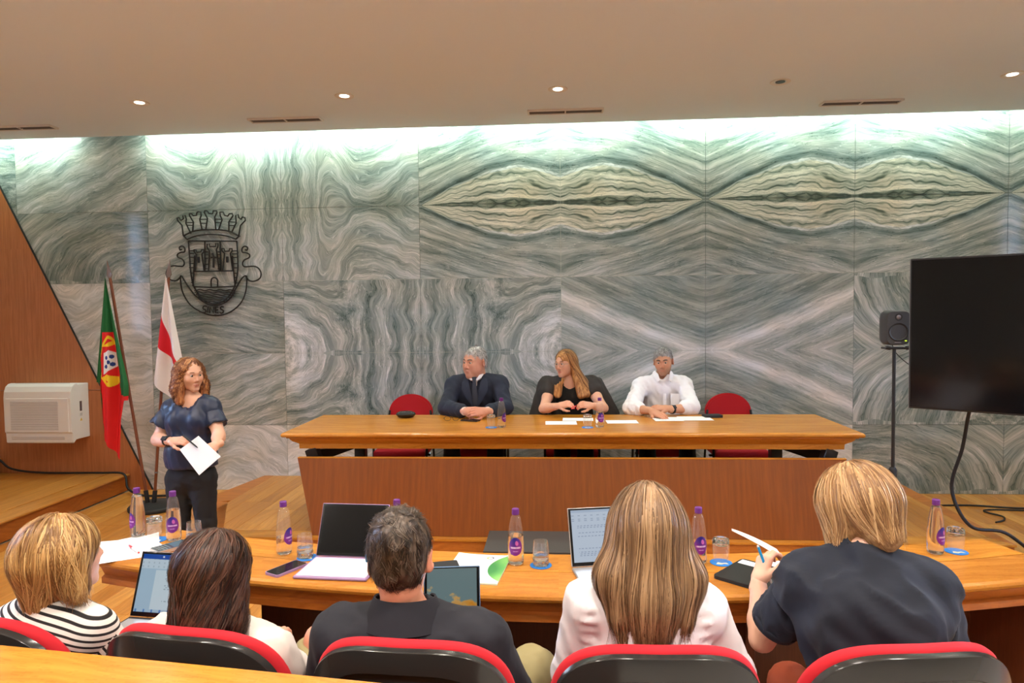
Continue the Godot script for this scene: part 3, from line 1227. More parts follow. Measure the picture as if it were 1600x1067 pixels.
	var vis := ["ceiling spotlight at far left, above the two flags", "ceiling spotlight second from left, between two vents", "lit ceiling spotlight above the woman at the panel desk", "unlit dark ceiling spotlight between the lit ones", "ceiling spotlight at far right, above the big screen"]
	var j := 0
	for o in get_children():
		if o.name.begins_with("ceiling_spotlight"):
			o.set_meta("label", vis[j] if j < 5 else "recessed ceiling spotlight in the rows over the audience, not in the picture")
			j += 1
	j = 0
	for o in get_children():
		if o.name.begins_with("ceiling_vent"):
			o.set_meta("label", ["ceiling vent at the far left, cut by the frame edge", "slotted ceiling vent left of centre, beside the second spotlight", "slotted ceiling vent above the panel desk centre", "slotted ceiling vent right of centre, near the unlit spotlight"][j])
			j += 1


# ---------- furniture and things ----------
func smooth_path(p: Array, sub := 6) -> Array:
	var cv := Curve3D.new()
	for j in p.size():
		var t: Vector3 = (p[mini(j + 1, p.size() - 1)] - p[maxi(j - 1, 0)]) / 6.0
		cv.add_point(p[j], -t, t)
	var out := []
	for j in p.size() - 1:
		for k in sub:
			out.append(cv.sample(j, float(k) / sub))
	out.append(p[-1])
	return out


func panel_desk() -> void:
	var t := thing("panel_desk", "long orange wooden panel desk with moulded edge standing on the dais before the marble wall", "desk", Vector3(0.055, 0.15, 1.3))
	var m := M.new()
	m.moulding([Vector2(0.75, 0.016), Vector2(0.745, 0.006), Vector2(0.737, 0.0), Vector2(0.724, 0.0), Vector2(0.715, 0.008), Vector2(0.711, 0.03), Vector2(0.711, 0.03), Vector2(0.704, 0.03), Vector2(0.704, 0.03), Vector2(0.704, 0.045), Vector2(0.69, 0.052), Vector2(0.674, 0.066), Vector2(0.66, 0.088), Vector2(0.652, 0.1), Vector2(0.652, 0.1), Vector2(0.648, 0.102), Vector2(0.648, 0.102), Vector2(0.612, 0.104)], Rect2(-2.14, -0.465, 4.28, 0.93))
	put("desk_top", m, mt.desk, t)
	m = M.new()
	var rr := [Vector3(-2.03, 0.55, 0.42), Vector3(2.03, 0.55, 0.42), Vector3(1.88, 0.002, 0.555), Vector3(-1.88, 0.002, 0.555)]
	var back := Vector3(0, 0.0, -0.03)
	var g := [rr[3], rr[2], rr[1], rr[0]]
	var c := Vector3(0, 0.3, 0.47)
	m.poly(g, c)
	m.poly([g[0] + back, g[1] + back, g[2] + back, g[3] + back], c)
	for k in 4:
		m.poly([g[k], g[(k + 1) % 4], g[(k + 1) % 4] + back, g[k] + back], c)
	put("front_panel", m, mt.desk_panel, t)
	m = M.new()
	m.box(Vector3(0, 0.553, 0.405), Vector3(4.06, 0.007, 0.036), 0.002)
	put("panel_capping", m, mt.desk, t)
	for s in [-1, 1]:
		m = M.new()
		m.box(Vector3(s * 1.86, 0.305, 0.32), Vector3(0.09, 0.63, 0.09), 0.004, Basis(Vector3.BACK, -s * 0.3))
		put("leg", m, mt.black, t)
		m = M.new()
		m.box(Vector3(s * 1.75, 0.3, -0.3), Vector3(0.09, 0.62, 0.09), 0.004)
		put("leg", m, mt.black, t)
		m = M.new()
		m.box(Vector3(s * 1.87, 0.54, 0.01), Vector3(0.07, 0.09, 0.66), 0.004, Basis(Vector3.UP, s * 0.25))
		put("side_rail", m, mt.black, t)


func visitor_chair(x: float, z: float, label: String, turn := 0.0) -> Node3D:
	var t := thing("visitor_chair", label, "chair", Vector3(x, 0.15, z), turn, "red visitor chairs behind the panel desk")
	var m := M.new()
	var outline := func(w: float, h0: float, h1: float) -> PackedVector2Array:
		var p := PackedVector2Array()
		for k in 25:
			var a := PI * k / 24.0
			p.push_back(Vector2(cos(a) * w, h1 - (h1 - h0) * 0.62 + sin(a) * (h1 - h0) * 0.62))
		p.push_back(Vector2(-w * 0.86, h0))
		p.push_back(Vector2(w * 0.86, h0))
		return p
	m.extrude(outline.call(0.215, 0.5, 0.785), 0.035, Transform3D(Basis(Vector3.RIGHT, -0.12), Vector3(0, 0.07, -0.24)))
	m.extrude(outline.call(0.2, 0.51, 0.772), 0.012, Transform3D(Basis(Vector3.RIGHT, -0.12), Vector3(0, 0.068, -0.206)))
	put("backrest", m, mt.red_deep, t)
	m = M.new()
	m.moulding([Vector2(0.41, 0.03), Vector2(0.405, 0.012), Vector2(0.39, 0.002), Vector2(0.36, 0.0), Vector2(0.335, 0.012), Vector2(0.328, 0.03)], Rect2(-0.235, -0.2, 0.47, 0.45))
	put("seat", m, mt.red_deep, t)
	for s in [-1, 1]:
		m = M.new()
		m.tube(smooth_path([Vector3(s * 0.245, 0.0, 0.2), Vector3(s * 0.245, 0.4, 0.2), Vector3(s * 0.245, 0.42, 0.17), Vector3(s * 0.245, 0.42, -0.18), Vector3(s * 0.23, 0.45, -0.22), Vector3(s * 0.2, 0.7, -0.25)], 4), 0.011, 8)
		put("side_frame", m, mt.black, t)
		m = M.new()
		m.tube([Vector3(s * 0.245, 0.41, -0.12), Vector3(s * 0.245, 0.0, -0.23)], 0.011, 8)
		put("leg", m, mt.black, t)
	m = M.new()
	m.box(Vector3(0, 0.318, 0.0), Vector3(0.48, 0.02, 0.03), 0.003)
	put("crossbar", m, mt.black, t)
	return t


func arc(r: float, x: float) -> float:
	return -2.7 + sqrt(r * r - (x - 0.05) * (x - 0.05))


func arc_frames(x0: float, x1: float, n: int) -> Array:
	var out := []
	for k in n + 1:
		var a0 := asin((x0 - 0.05) / 7.0)
		var a1 := asin((x1 - 0.05) / 7.0)
		var a := lerpf(a0, a1, float(k) / n)
		# profile x runs along the radius, profile y is up
		out.append(Transform3D(Basis(Vector3(sin(a), 0, cos(a)), Vector3.UP, Vector3(cos(a), 0, -sin(a))), Vector3(0.05, 0, -2.7)))
	return out


func audience_table() -> void:
	var t := thing("audience_table", "long curved wooden table in front of the audience row, carrying bottles, glasses and laptops", "table")
	var m := M.new()
	var fr := arc_frames(-1.99, 2.02, 36)
	fr.reverse()
	var flipped := []
	for f in fr:
		flipped.append(Transform3D(Basis(f.basis.x, f.basis.y, -f.basis.z), f.origin))
	m.sweep(PackedVector2Array([Vector2(6.75, 0.715), Vector2(6.985, 0.715), Vector2(6.996, 0.722), Vector2(7.0, 0.733), Vector2(6.996, 0.743), Vector2(6.985, 0.75), Vector2(6.772, 0.75)]), flipped)
	put("front_board", m, mt.table, t)
	m = M.new()
	m.sweep(PackedVector2Array([Vector2(6.57, 0.718), Vector2(6.745, 0.718), Vector2(6.769, 0.75), Vector2(6.57, 0.75)]), flipped)
	put("top_board", m, mt.desk, t)
	m = M.new()
	m.sweep(PackedVector2Array([Vector2(6.935, 0.634), Vector2(6.965, 0.634), Vector2(6.965, 0.66), Vector2(6.95, 0.668), Vector2(6.965, 0.7), Vector2(6.972, 0.714), Vector2(6.935, 0.714)]), flipped)
	put("apron", m, mt.table_dark, t)
	m = M.new()
	m.sweep(PackedVector2Array([Vector2(6.59, 0.1), Vector2(6.615, 0.1), Vector2(6.615, 0.717), Vector2(6.59, 0.717)]), flipped.slice(0, 32))
	put("modesty_panel", m, mt.dark_wood, t)
	for x in [-1.55, -0.66, 0.72, 1.93]:
		m = M.new()
		var a := asin((x - 0.05) / 7.0)
		m.box(Vector3(0.05 + sin(a) * 6.77, 0.357, -2.7 + cos(a) * 6.77), Vector3(0.035, 0.714, 0.34), 0.003, Basis(Vector3.UP, a))
		put("support", m, mt.dark_wood, t)
	# the next tier's desk, under the lower edge of the picture
	var a := atan2(0.13, 1.0)
	t = thing("rear_desk", "edge of an orange wooden desk in the lower left foreground", "desk", Vector3(-1.471, 0, 5.088), -a)
	m = M.new()
	m.box(Vector3(0.1, 0.91, 0.22), Vector3(3.0, 0.04, 0.44), 0.006)
	put("desk_top", m, mt.desk, t)
	m = M.new()
	m.box(Vector3(0.1, 0.445, 0.1), Vector3(2.9, 0.888, 0.03), 0.003)
	put("front_panel", m, mt.table_dark, t)


# half outline of the back of an auditorium chair: x against height, from the lower edge round the top
func back_edge(w: float, top: float, low: float, p := 3.2) -> Array:
	var out := []
	var h := 0.3
	for k in 37:
		var a := PI * k / 36.0
		var cx := cos(a)
		var sx := sin(a)
		out.append(Vector2(signf(cx) * pow(absf(cx), 2.0 / p) * w, top - h + pow(absf(sx), 2.0 / 3.0) * h))
	out[0].y = low
	out[36].y = low
	return out


func auditorium_chair() -> Node3D:
	# faces -z; base at the floor under the seat
	var t := thing("auditorium_chair", "", "chair", Vector3.ZERO, 0.0, "audience chairs with red upholstery")
	var bend := func(x: float, y: float, z: float) -> Vector3:
		return Vector3(x, y, z - x * x * 0.9 + (y - 0.7) * 0.16)
	# red cushion
	var m := M.new()
	var e := back_edge(0.29, 0.935, 0.52)
	var lay := [[0.9, -0.06], [0.97, -0.055], [1.0, -0.042], [1.0, -0.026], [0.97, -0.012], [0.9, -0.008]]
	var prev := -1
	for l in lay:
		var f := m.v.size()
		for p in e:
			var q: Vector2 = Vector2(0, 0.66) + (p - Vector2(0, 0.66)) * l[0]
			m.vert(bend.call(q.x, q.y, l[1]))
		if prev >= 0:
			for k in 36:
				m.quad(prev + k, f + k, f + k + 1, prev + k + 1)
		prev = f
	for l in [lay[0], lay[5]]:
		var g := M.new()
		var sc: float = l[0]
		var front: bool = l[1] < -0.03
		g.sheet(16, 14, func(u, v):
			var y: float = lerpf(0.66 + (0.52 - 0.66) * sc, 0.66 + (0.935 - 0.66) * sc, v)
			var yy := (y - 0.66) / sc + 0.66
			var hw: float = 0.29
			if yy > 0.635:
				var s := pow(clampf((yy - 0.635) / 0.3, 0.0, 1.0), 3.0 / 2.0)
				hw = 0.29 * pow(sqrt(maxf(1.0 - s * s, 0.0)), 2.0 / 3.2)
			return bend.call((u - 0.5) * 2.0 * hw * sc * (-1.0 if front else 1.0), y, l[1]))
		m.add(g)
	put("backrest", m, mt.red, t)
	# black plastic shell behind it, with a rolled band round the top
	m = M.new()
	e = back_edge(0.286, 0.927, 0.5)
	var e2 := back_edge(0.246, 0.866, 0.5)
	var sec := [[1.0, 0.0, -0.006], [1.0, 0.0, 0.012], [0.97, 0.03, 0.018], [0.97, 0.03, 0.018], [0.5, 0.5, 0.027], [0.06, 0.94, 0.03], [0.06, 0.94, 0.03], [0.0, 1.0, 0.026], [0.0, 1.0, 0.004]]
	prev = -1
	var was := []
	for l in sec:
		var f := m.v.size()
		for k in 37:
			var q: Vector2 = e[k] * l[0] + e2[k] * l[1]
			m.vert(bend.call(q.x, q.y, l[2]))
		if prev >= 0 and l != was:
			for k in 36:
				m.quad(prev + k, f + k, f + k + 1, prev + k + 1)
		prev = f
		was = l
	put("shell_band", m, mt.shell, t)
	m = M.new()
	m.sheet(14, 12, func(u, v):
		var y: float = lerpf(0.45, 0.868, v)
		var hw: float = 0.253
		if y > 0.566:
			var s := pow(clampf((y - 0.566) / 0.306, 0.0, 1.0), 3.0 / 2.0)
			hw = 0.253 * pow(sqrt(maxf(1.0 - s * s, 0.0)), 2.0 / 3.2)
		return bend.call((u - 0.5) * 2.0 * hw, y, 0.008), 0.012)
	put("shell_back", m, mt.shell, t)
	m = M.new()
	m.moulding([Vector2(0.46, 0.04), Vector2(0.452, 0.014), Vector2(0.43, 0.0), Vector2(0.39, 0.0), Vector2(0.372, 0.02)], Rect2(-0.245, -0.5, 0.49, 0.46))
	put("seat", m, mt.red, t)
	m = M.new()
	m.box(Vector3(0, 0.355, -0.25), Vector3(0.42, 0.03, 0.36), 0.006)
	m.box(Vector3(0, 0.42, 0.0), Vector3(0.07, 0.16, 0.035), 0.005)
	put("seat_pan", m, mt.black, t)
	m = M.new()
	m.lathe([Vector2(0.0, 0.0), Vector2(0.17, 0.0), Vector2(0.175, 0.012), Vector2(0.06, 0.03), Vector2(0.032, 0.05), Vector2(0.03, 0.345), Vector2(0.0, 0.345)], 24, Transform3D(Basis.IDENTITY, Vector3(0, 0, -0.25)))
	put("pedestal", m, mt.black, t)
	return t


func bottle_parts(label: String, at: Vector3, turn: float, fill: float, group: String) -> Node3D:
	var t := thing("water_bottle", label, "bottle", at, turn, group)
	var prof := [Vector2(0.0, 0.004), Vector2(0.022, 0.004), Vector2(0.028, 0.0), Vector2(0.033, 0.006), Vector2(0.034, 0.02), Vector2(0.0335, 0.09), Vector2(0.029, 0.14), Vector2(0.023, 0.183), Vector2(0.019, 0.197), Vector2(0.0125, 0.205), Vector2(0.012, 0.21), Vector2(0.012, 0.222)]
	var m := M.new()
	m.lathe(prof, 28)
	put("bottle_body", m, mt.clear, t)
	m = M.new()
	m.lathe([Vector2(0.0, 0.207), Vector2(0.0148, 0.207), Vector2(0.0148, 0.207), Vector2(0.0152, 0.211), Vector2(0.0148, 0.228), Vector2(0.0135, 0.2305), Vector2(0.0, 0.2305)], 24)
	put("bottle_cap", m, mt.cap, t)
	m = M.new()
	var wp := []
	for p in prof:
		if p.y < fill:
			wp.append(Vector2(maxf(p.x - 0.0018, 0.0), p.y + 0.002))
	var rad: float = wp[-1].x
	wp.append(Vector2(rad * 0.985, fill))
	wp.append(Vector2(rad * 0.985, fill))
	wp.append(Vector2(0.0, fill))
	m.lathe(wp, 28)
	put("water", m, mt.water, t)
	# printed label wrapped on the front
	m = M.new()
	m.sheet(14, 12, func(u, v):
		var y: float = lerpf(0.045, 0.118, v)
		var half: float = 0.85 * sqrt(maxf(1.0 - pow((v - 0.45) / (0.56 if v > 0.45 else 0.46), 2.0), 0.02))
		var a: float = (u - 0.5) * 2.0 * half
		var r: float = (0.0335 if y < 0.09 else lerpf(0.0335, 0.029, (y - 0.09) / 0.05)) + 0.0006
		return Vector3(sin(a) * r, y, cos(a) * r))
	put("bottle_label", m, mt.label, t)
	return t


func tumbler(label: String, at: Vector3, upturned: bool, group: String, parent_label := "") -> Node3D:
	var t := thing("water_glass", label, "glass", at, 0.0, group)
	# thin tapering wall on a thick faceted foot
	var xf := Transform3D(Basis(Vector3.RIGHT, PI), Vector3(0, 0.1, 0)) if upturned else Transform3D.IDENTITY
	var m := M.new()
	m.lathe([Vector2(0.0345, 0.0262), Vector2(0.0343, 0.035), Vector2(0.033, 0.06), Vector2(0.0297, 0.098), Vector2(0.0293, 0.1), Vector2(0.0285, 0.1), Vector2(0.0288, 0.098), Vector2(0.032, 0.06), Vector2(0.0333, 0.035), Vector2(0.0335, 0.0262)], 32, xf)
	put("glass_wall", m, mt.clear, t)
	m = M.new()
	m.lathe([Vector2(0.0, 0.004), Vector2(0.014, 0.003), Vector2(0.024, 0.0), Vector2(0.031, 0.002), Vector2(0.034, 0.01), Vector2(0.0345, 0.025), Vector2(0.0345, 0.025), Vector2(0.028, 0.022), Vector2(0.012, 0.019), Vector2(0.0, 0.023)], 32, xf)
	# cut facets in the foot
	for k in 7:
		var a := TAU * k / 7.0
		m.box(xf * Vector3(cos(a) * 0.018, 0.0115, sin(a) * 0.018), Vector3(0.007, 0.006, 0.012), 0.002, Basis(Vector3.UP, -a) * Basis(Vector3.RIGHT, 0.5))
	put("glass_foot", m, mt.glass, t)
	if not upturned and at.y < 0.8:
		m = M.new()
		m.lathe([Vector2(0.0, 0.0245), Vector2(0.012, 0.0205), Vector2(0.028, 0.0235), Vector2(0.0325, 0.0275), Vector2(0.0325, 0.045), Vector2(0.0325, 0.045), Vector2(0.0, 0.045)], 32)
		put("water", m, mt.water, t)
	return t


func coaster(label: String, at: Vector3) -> void:
	var t := thing("coaster", label, "coaster", at, 0.0, "round blue paper coasters")
	var m := M.new()
	m.lathe([Vector2(0.0, 0.0), Vector2(0.044, 0.0), Vector2(0.044, 0.0), Vector2(0.045, 0.001), Vector2(0.044, 0.002), Vector2(0.044, 0.002), Vector2(0.0, 0.002)], 32)
	put("disc", m, mt.coaster, t)
	m = M.new()
	m.extrude(PackedVector2Array([Vector2(-0.024, -0.008), Vector2(-0.005, -0.014), Vector2(0.008, -0.006), Vector2(0.026, -0.01), Vector2(0.02, 0.008), Vector2(0.0, 0.004), Vector2(-0.014, 0.012)]), 0.0004, Transform3D(Basis(Vector3.RIGHT, -PI / 2), Vector3(0, 0.002, 0.012)))
	put("printed_wave", m, mt.coaster_print, t)


func flat_sheet(called: String, label: String, cat: String, at: Vector3, size: Vector2, turn: float, mm: Material, th := 0.0012, curl := 0.0, group := "") -> Node3D:
	var t := thing(called, label, cat, at, turn, group)
	var m := M.new()
	m.sheet(8, 8, func(u, v): return Vector3((u - 0.5) * size.x, th + curl * pow(absf(u - 0.5) * 2.0, 3.0) * v, -(v - 0.5) * size.y), th)
	put("sheet", m, mm, t)
	return t


func slab(called: String, label: String, cat: String, at: Vector3, size: Vector3, turn: float, body: Material, face: Material, rnd := 0.01) -> Node3D:
	# a rounded slab lying flat with a face on top: telephone, calculator, pad
	var t := thing(called, label, cat, at, turn)
	var out := PackedVector2Array()
	var inn := PackedVector2Array()
	for k in 24:
		var a := TAU * k / 24.0
		var q := Vector2(signf(cos(a)) * maxf(absf(cos(a)), 0.0), sin(a))
		var cx := (size.x * 0.5 - rnd) * (1.0 if q.x > 0 else -1.0)
		var cy := (size.z * 0.5 - rnd) * (1.0 if q.y > 0 else -1.0)
		out.push_back(Vector2(cx, cy) + q * rnd)
		inn.push_back((Vector2(cx, cy) + q * rnd) * (Vector2(size.x, size.z) - Vector2(0.006, 0.006)) / Vector2(size.x, size.z))
	var m := M.new()
	m.extrude(out, size.y, Transform3D(Basis(Vector3.RIGHT, -PI / 2), Vector3.ZERO))
	put("body", m, body, t)
	if face:
		m = M.new()
		m.extrude(inn, 0.0006, Transform3D(Basis(Vector3.RIGHT, -PI / 2), Vector3(0, size.y, 0)), Rect2(-size.x * 0.5, -size.z * 0.5, size.x, size.z))
		put("face", m, face, t)
	return t


func laptop(called: String, label: String, cat: String, at: Basis, org: Vector3, w: float, d: float, open: float, shell: Material, screen: Material, keys: Material, lid_th := 0.006, with_base := true) -> Node3D:
	# hinge along local x at z = 0; the base runs to +z, the lid leans back by open degrees past upright
	var t := thing(called, label, cat)
	t.transform = Transform3D(at, org)
	var m := M.new()
	if with_base:
		m.box(Vector3(0, 0.006, d * 0.5), Vector3(w, 0.012, d), 0.004)
		put("base", m, shell, t)
		m = M.new()
		m.poly([Vector3(-w * 0.47, 0.0124, d * 0.95), Vector3(w * 0.47, 0.0124, d * 0.95), Vector3(w * 0.47, 0.0124, d * 0.08), Vector3(-w * 0.47, 0.0124, d * 0.08)], null, [Vector2(0, 1), Vector2(1, 1), Vector2(1, 0), Vector2(0, 0)])
		put("keyboard", m, keys, t)
	var b := Basis(Vector3.RIGHT, -deg_to_rad(open))
	m = M.new()
	m.box(b * Vector3(0, d * 0.49, -lid_th * 0.5) + Vector3(0, 0.013, 0), Vector3(w, d * 0.98, lid_th), 0.003, b)
	var lid := put("lid", m, shell, t)
	m = M.new()
	m.box(b * Vector3(0, d * 0.49, 0.0008) + Vector3(0, 0.013, 0), Vector3(w - 0.006, d * 0.98 - 0.006, 0.0014), 0.0004, b)
	put("bezel", m, mt.black_gloss, lid)
	m = M.new()
	var o := Vector3(0, 0.013, 0)
	var x := w * 0.5 - 0.012
	m.poly([o + b * Vector3(-x, d * 0.07, 0.0018), o + b * Vector3(x, d * 0.07, 0.0018), o + b * Vector3(x, d * 0.94, 0.0018), o + b * Vector3(-x, d * 0.94, 0.0018)], null, [Vector2(0, 1), Vector2(1, 1), Vector2(1, 0), Vector2(0, 0)])
	put("screen", m, screen, lid)
	if screen.emission_enabled:
		var l := AreaLight3D.new()
		l.name = "screen_light"
		l.area_size = Vector2(w * 0.9, d * 0.85)
		l.light_color = rgb(200, 220, 245)
		l.light_energy = 0.05
		l.area_range = 4.0
		l.shadow_enabled = true
		l.transform = Transform3D(b.rotated(Vector3.RIGHT, 0.0) * Basis(Vector3.UP, PI), o + b * Vector3(0, d * 0.5, 0.006))
		t.add_child(l)
	return t


func pen(called: String, label: String, at: Vector3, dir: Vector3, body: Material, tip: Material) -> void:
	var t := thing(called, label, "pen", at)
	dir = dir.normalized()
	var m := M.new()
	m.tube([Vector3.ZERO, dir * 0.085], 0.0048, 10)
	put("barrel", m, body, t)
	m = M.new()
	m.tube([dir * 0.085, dir * 0.1, dir * 0.125, dir * 0.138], [0.005, 0.0052, 0.0045, 0.002], 10)
	put("grip", m, tip, t)
	m = M.new()
	m.tube([dir * -0.006, Vector3.ZERO], [0.003, 0.0046], 10)
	put("end_cap", m, tip, t)


func wire(called: String, label: String, pts: Array, r: float, cat := "cable") -> void:
	var m := M.new()
	m.tube(smooth_path(pts, 8), r, 8)
	tag(put(called, m, mt.rubber), label, cat)


func emblem() -> void:
	var t := thing("wall_emblem", "black iron outline of a town coat of arms reading SINES on the marble wall", "emblem", Vector3(-3.481, 2.3, 0.0))
	var w := func(x: float, y: float) -> Vector3:
		var px := x / 5.335 + 240.0
		var py := y / 5.335 + 310.0
		return Vector3((px - 335.0) * 0.006685 + (491.0 - py) * 0.00019, 1.806 - 2.3 + (491.0 - py) * 0.00652 - (px - 335.0) * 0.00014, 0.03)
	var line := func(m: M, p: Array, soft := false, r := 0.0075) -> void:
		var q := []
		for k in range(0, p.size(), 2):
			q.append(w.call(p[k], p[k + 1]))
		m.tube(smooth_path(q, 5) if soft else q, r, 8)
	var m := M.new()
	# mural crown: a curved band and five towers
	line.call(m, [262, 318, 330, 285, 400, 270, 495, 266, 590, 270, 660, 285, 722, 318], true)
	line.call(m, [292, 347, 370, 318, 495, 305, 620, 318, 700, 345], true)
	line.call(m, [262, 318, 292, 347])
	line.call(m, [722, 318, 700, 345])
	line.call(m, [260, 316, 250, 232, 212, 190, 208, 172, 226, 168, 242, 192, 262, 178, 256, 152, 276, 150, 286, 180, 282, 214, 325, 300])
	line.call(m, [338, 284, 345, 205, 312, 150, 312, 136, 330, 136, 345, 152, 372, 148, 372, 130, 384, 120, 408, 124, 410, 150, 398, 182, 418, 270])
	line.call(m, [448, 268, 462, 175, 436, 126, 440, 112, 460, 112, 476, 134, 506, 134, 510, 112, 540, 112, 540, 128, 522, 165, 532, 266])
	line.call(m, [555, 268, 584, 185, 568, 150, 566, 122, 594, 122, 604, 148, 630, 156, 644, 136, 668, 134, 674, 152, 640, 202, 640, 284])
	line.call(m, [662, 292, 700, 210, 696, 150, 716, 142, 722, 168, 740, 182, 752, 162, 772, 168, 776, 190, 736, 232, 722, 316])
	for p in [[283, 208, 340, 208], [290, 232, 342, 232], [400, 182, 460, 180], [404, 214, 456, 214], [524, 180, 582, 182], [526, 208, 574, 210], [650, 202, 698, 206], [646, 232, 688, 234]]:
		line.call(m, p, false, 0.005)
	put("crown", m, mt.iron, t)
	m = M.new()
	# shield with its inner border
	line.call(m, [303, 360, 708, 360])
	line.call(m, [303, 360, 312, 480, 322, 620, 345, 730, 390, 800, 440, 850, 510, 878, 580, 862, 640, 812, 685, 735, 712, 620, 712, 480, 706, 360], true)
	line.call(m, [355, 480, 340, 735], false)
	line.call(m, [668, 480, 692, 735], false)
	line.call(m, [345, 738, 500, 742, 695, 732])
	line.call(m, [350, 612, 680, 604])
	line.call(m, [440, 362, 440, 608])
	line.call(m, [568, 362, 572, 606])
	for y in [440, 465, 495, 545, 580]:
		line.call(m, [308, y, 350, y], false, 0.005)
		line.call(m, [664, y, 708, y], false, 0.005)
		line.call(m, [442, y + 8, 466, y + 8], false, 0.005)
		line.call(m, [548, y + 8, 570, y + 8], false, 0.005)
	for y in [625, 660, 705]:
		line.call(m, [326, y, 346, y], false, 0.005)
		line.call(m, [684, y, 710, y], false, 0.005)
	put("shield", m, mt.iron, t)
	m = M.new()
	# castle
	line.call(m, [358, 608, 368, 470, 350, 448, 350, 432, 368, 434, 374, 452, 408, 450, 412, 432, 432, 432, 432, 448, 415, 468, 434, 606])
	line.call(m, [470, 606, 478, 440, 458, 410, 460, 384, 478, 384, 482, 406, 530, 404, 530, 380, 550, 380, 550, 402, 536, 432, 560, 604])
	line.call(m, [590, 604, 604, 462, 582, 440, 582, 422, 600, 422, 606, 444, 642, 442, 646, 422, 666, 422, 668, 440, 652, 462, 672, 604])
	line.call(m, [494, 738, 492, 690, 500, 668, 520, 662, 540, 672, 546, 694, 546, 736], true)
	for b in [[388, 515], [626, 512]]:
		var c: Vector3 = w.call(b[0], b[1])
		m.box(c, Vector3(0.026, 0.062, 0.01), 0.003)
	line.call(m, [504, 460, 514, 490, 512, 580], false, 0.011)
	line.call(m, [490, 495, 540, 495], false, 0.009)
	put("castle", m, mt.iron, t)
	m = M.new()
	# sea
	for k in 6:
		var y := 765.0 + k * 19.0
		var x0 := 352.0 + k * k * 3.4
		var x1 := 694.0 - k * k * 3.4
		var q := []
		for j in 31:
			var x := lerpf(x0, x1, j / 30.0)
			q.append(w.call(x, y + 5.0 * sin(x * 0.075 + k)))
		m.tube(q, 0.0055, 6)
	put("waves", m, mt.iron, t)
	m = M.new()
	# scroll with its curled ends
	line.call(m, [350, 735, 400, 830, 460, 880, 520, 892, 590, 876, 650, 830, 700, 745, 745, 670, 780, 645, 788, 690, 776, 790, 730, 880, 640, 950, 530, 976, 420, 952, 320, 890, 256, 790, 236, 690, 242, 648, 290, 720, 350, 800, 410, 850, 470, 884], true)
	for s in [1, -1]:
		var f := func(x: float) -> float: return x if s > 0 else 1022.0 - x
		var p := [242, 650, 210, 684, 170, 688, 126, 665, 116, 625, 135, 585, 175, 566, 250, 570, 268, 545, 255, 515, 215, 495, 212, 470, 240, 455, 270, 450, 272, 420, 252, 402, 228, 412, 232, 434, 248, 430]
		for k in range(0, p.size(), 2):
			p[k] = f.call(p[k])
		line.call(m, p, true)
	put("scroll", m, mt.iron, t)
	m = M.new()
	for s in [[456, 902, 444, 896, 428, 900, 422, 914, 430, 924, 446, 930, 450, 942, 440, 952, 420, 950], [468, 902, 464, 952], [480, 956, 482, 906, 512, 952, 514, 902], [552, 904, 528, 904, 528, 952, 554, 952], [528, 928, 550, 928], [596, 904, 582, 900, 570, 906, 570, 920, 586, 928, 596, 936, 592, 950, 576, 956, 564, 950]]:
		line.call(m, s, false, 0.0078)
	put("lettering", m, mt.iron, t)
	for p in [[310, 370], [700, 370], [345, 735], [690, 735], [262, 318], [722, 318], [242, 650], [780, 648], [520, 970]]:
		var c: Vector3 = w.call(p[0], p[1])
		m = M.new()
		m.tube([c, Vector3(c.x, c.y, 0.0)], 0.005, 6)
		put("wall_pin", m, mt.iron, t)


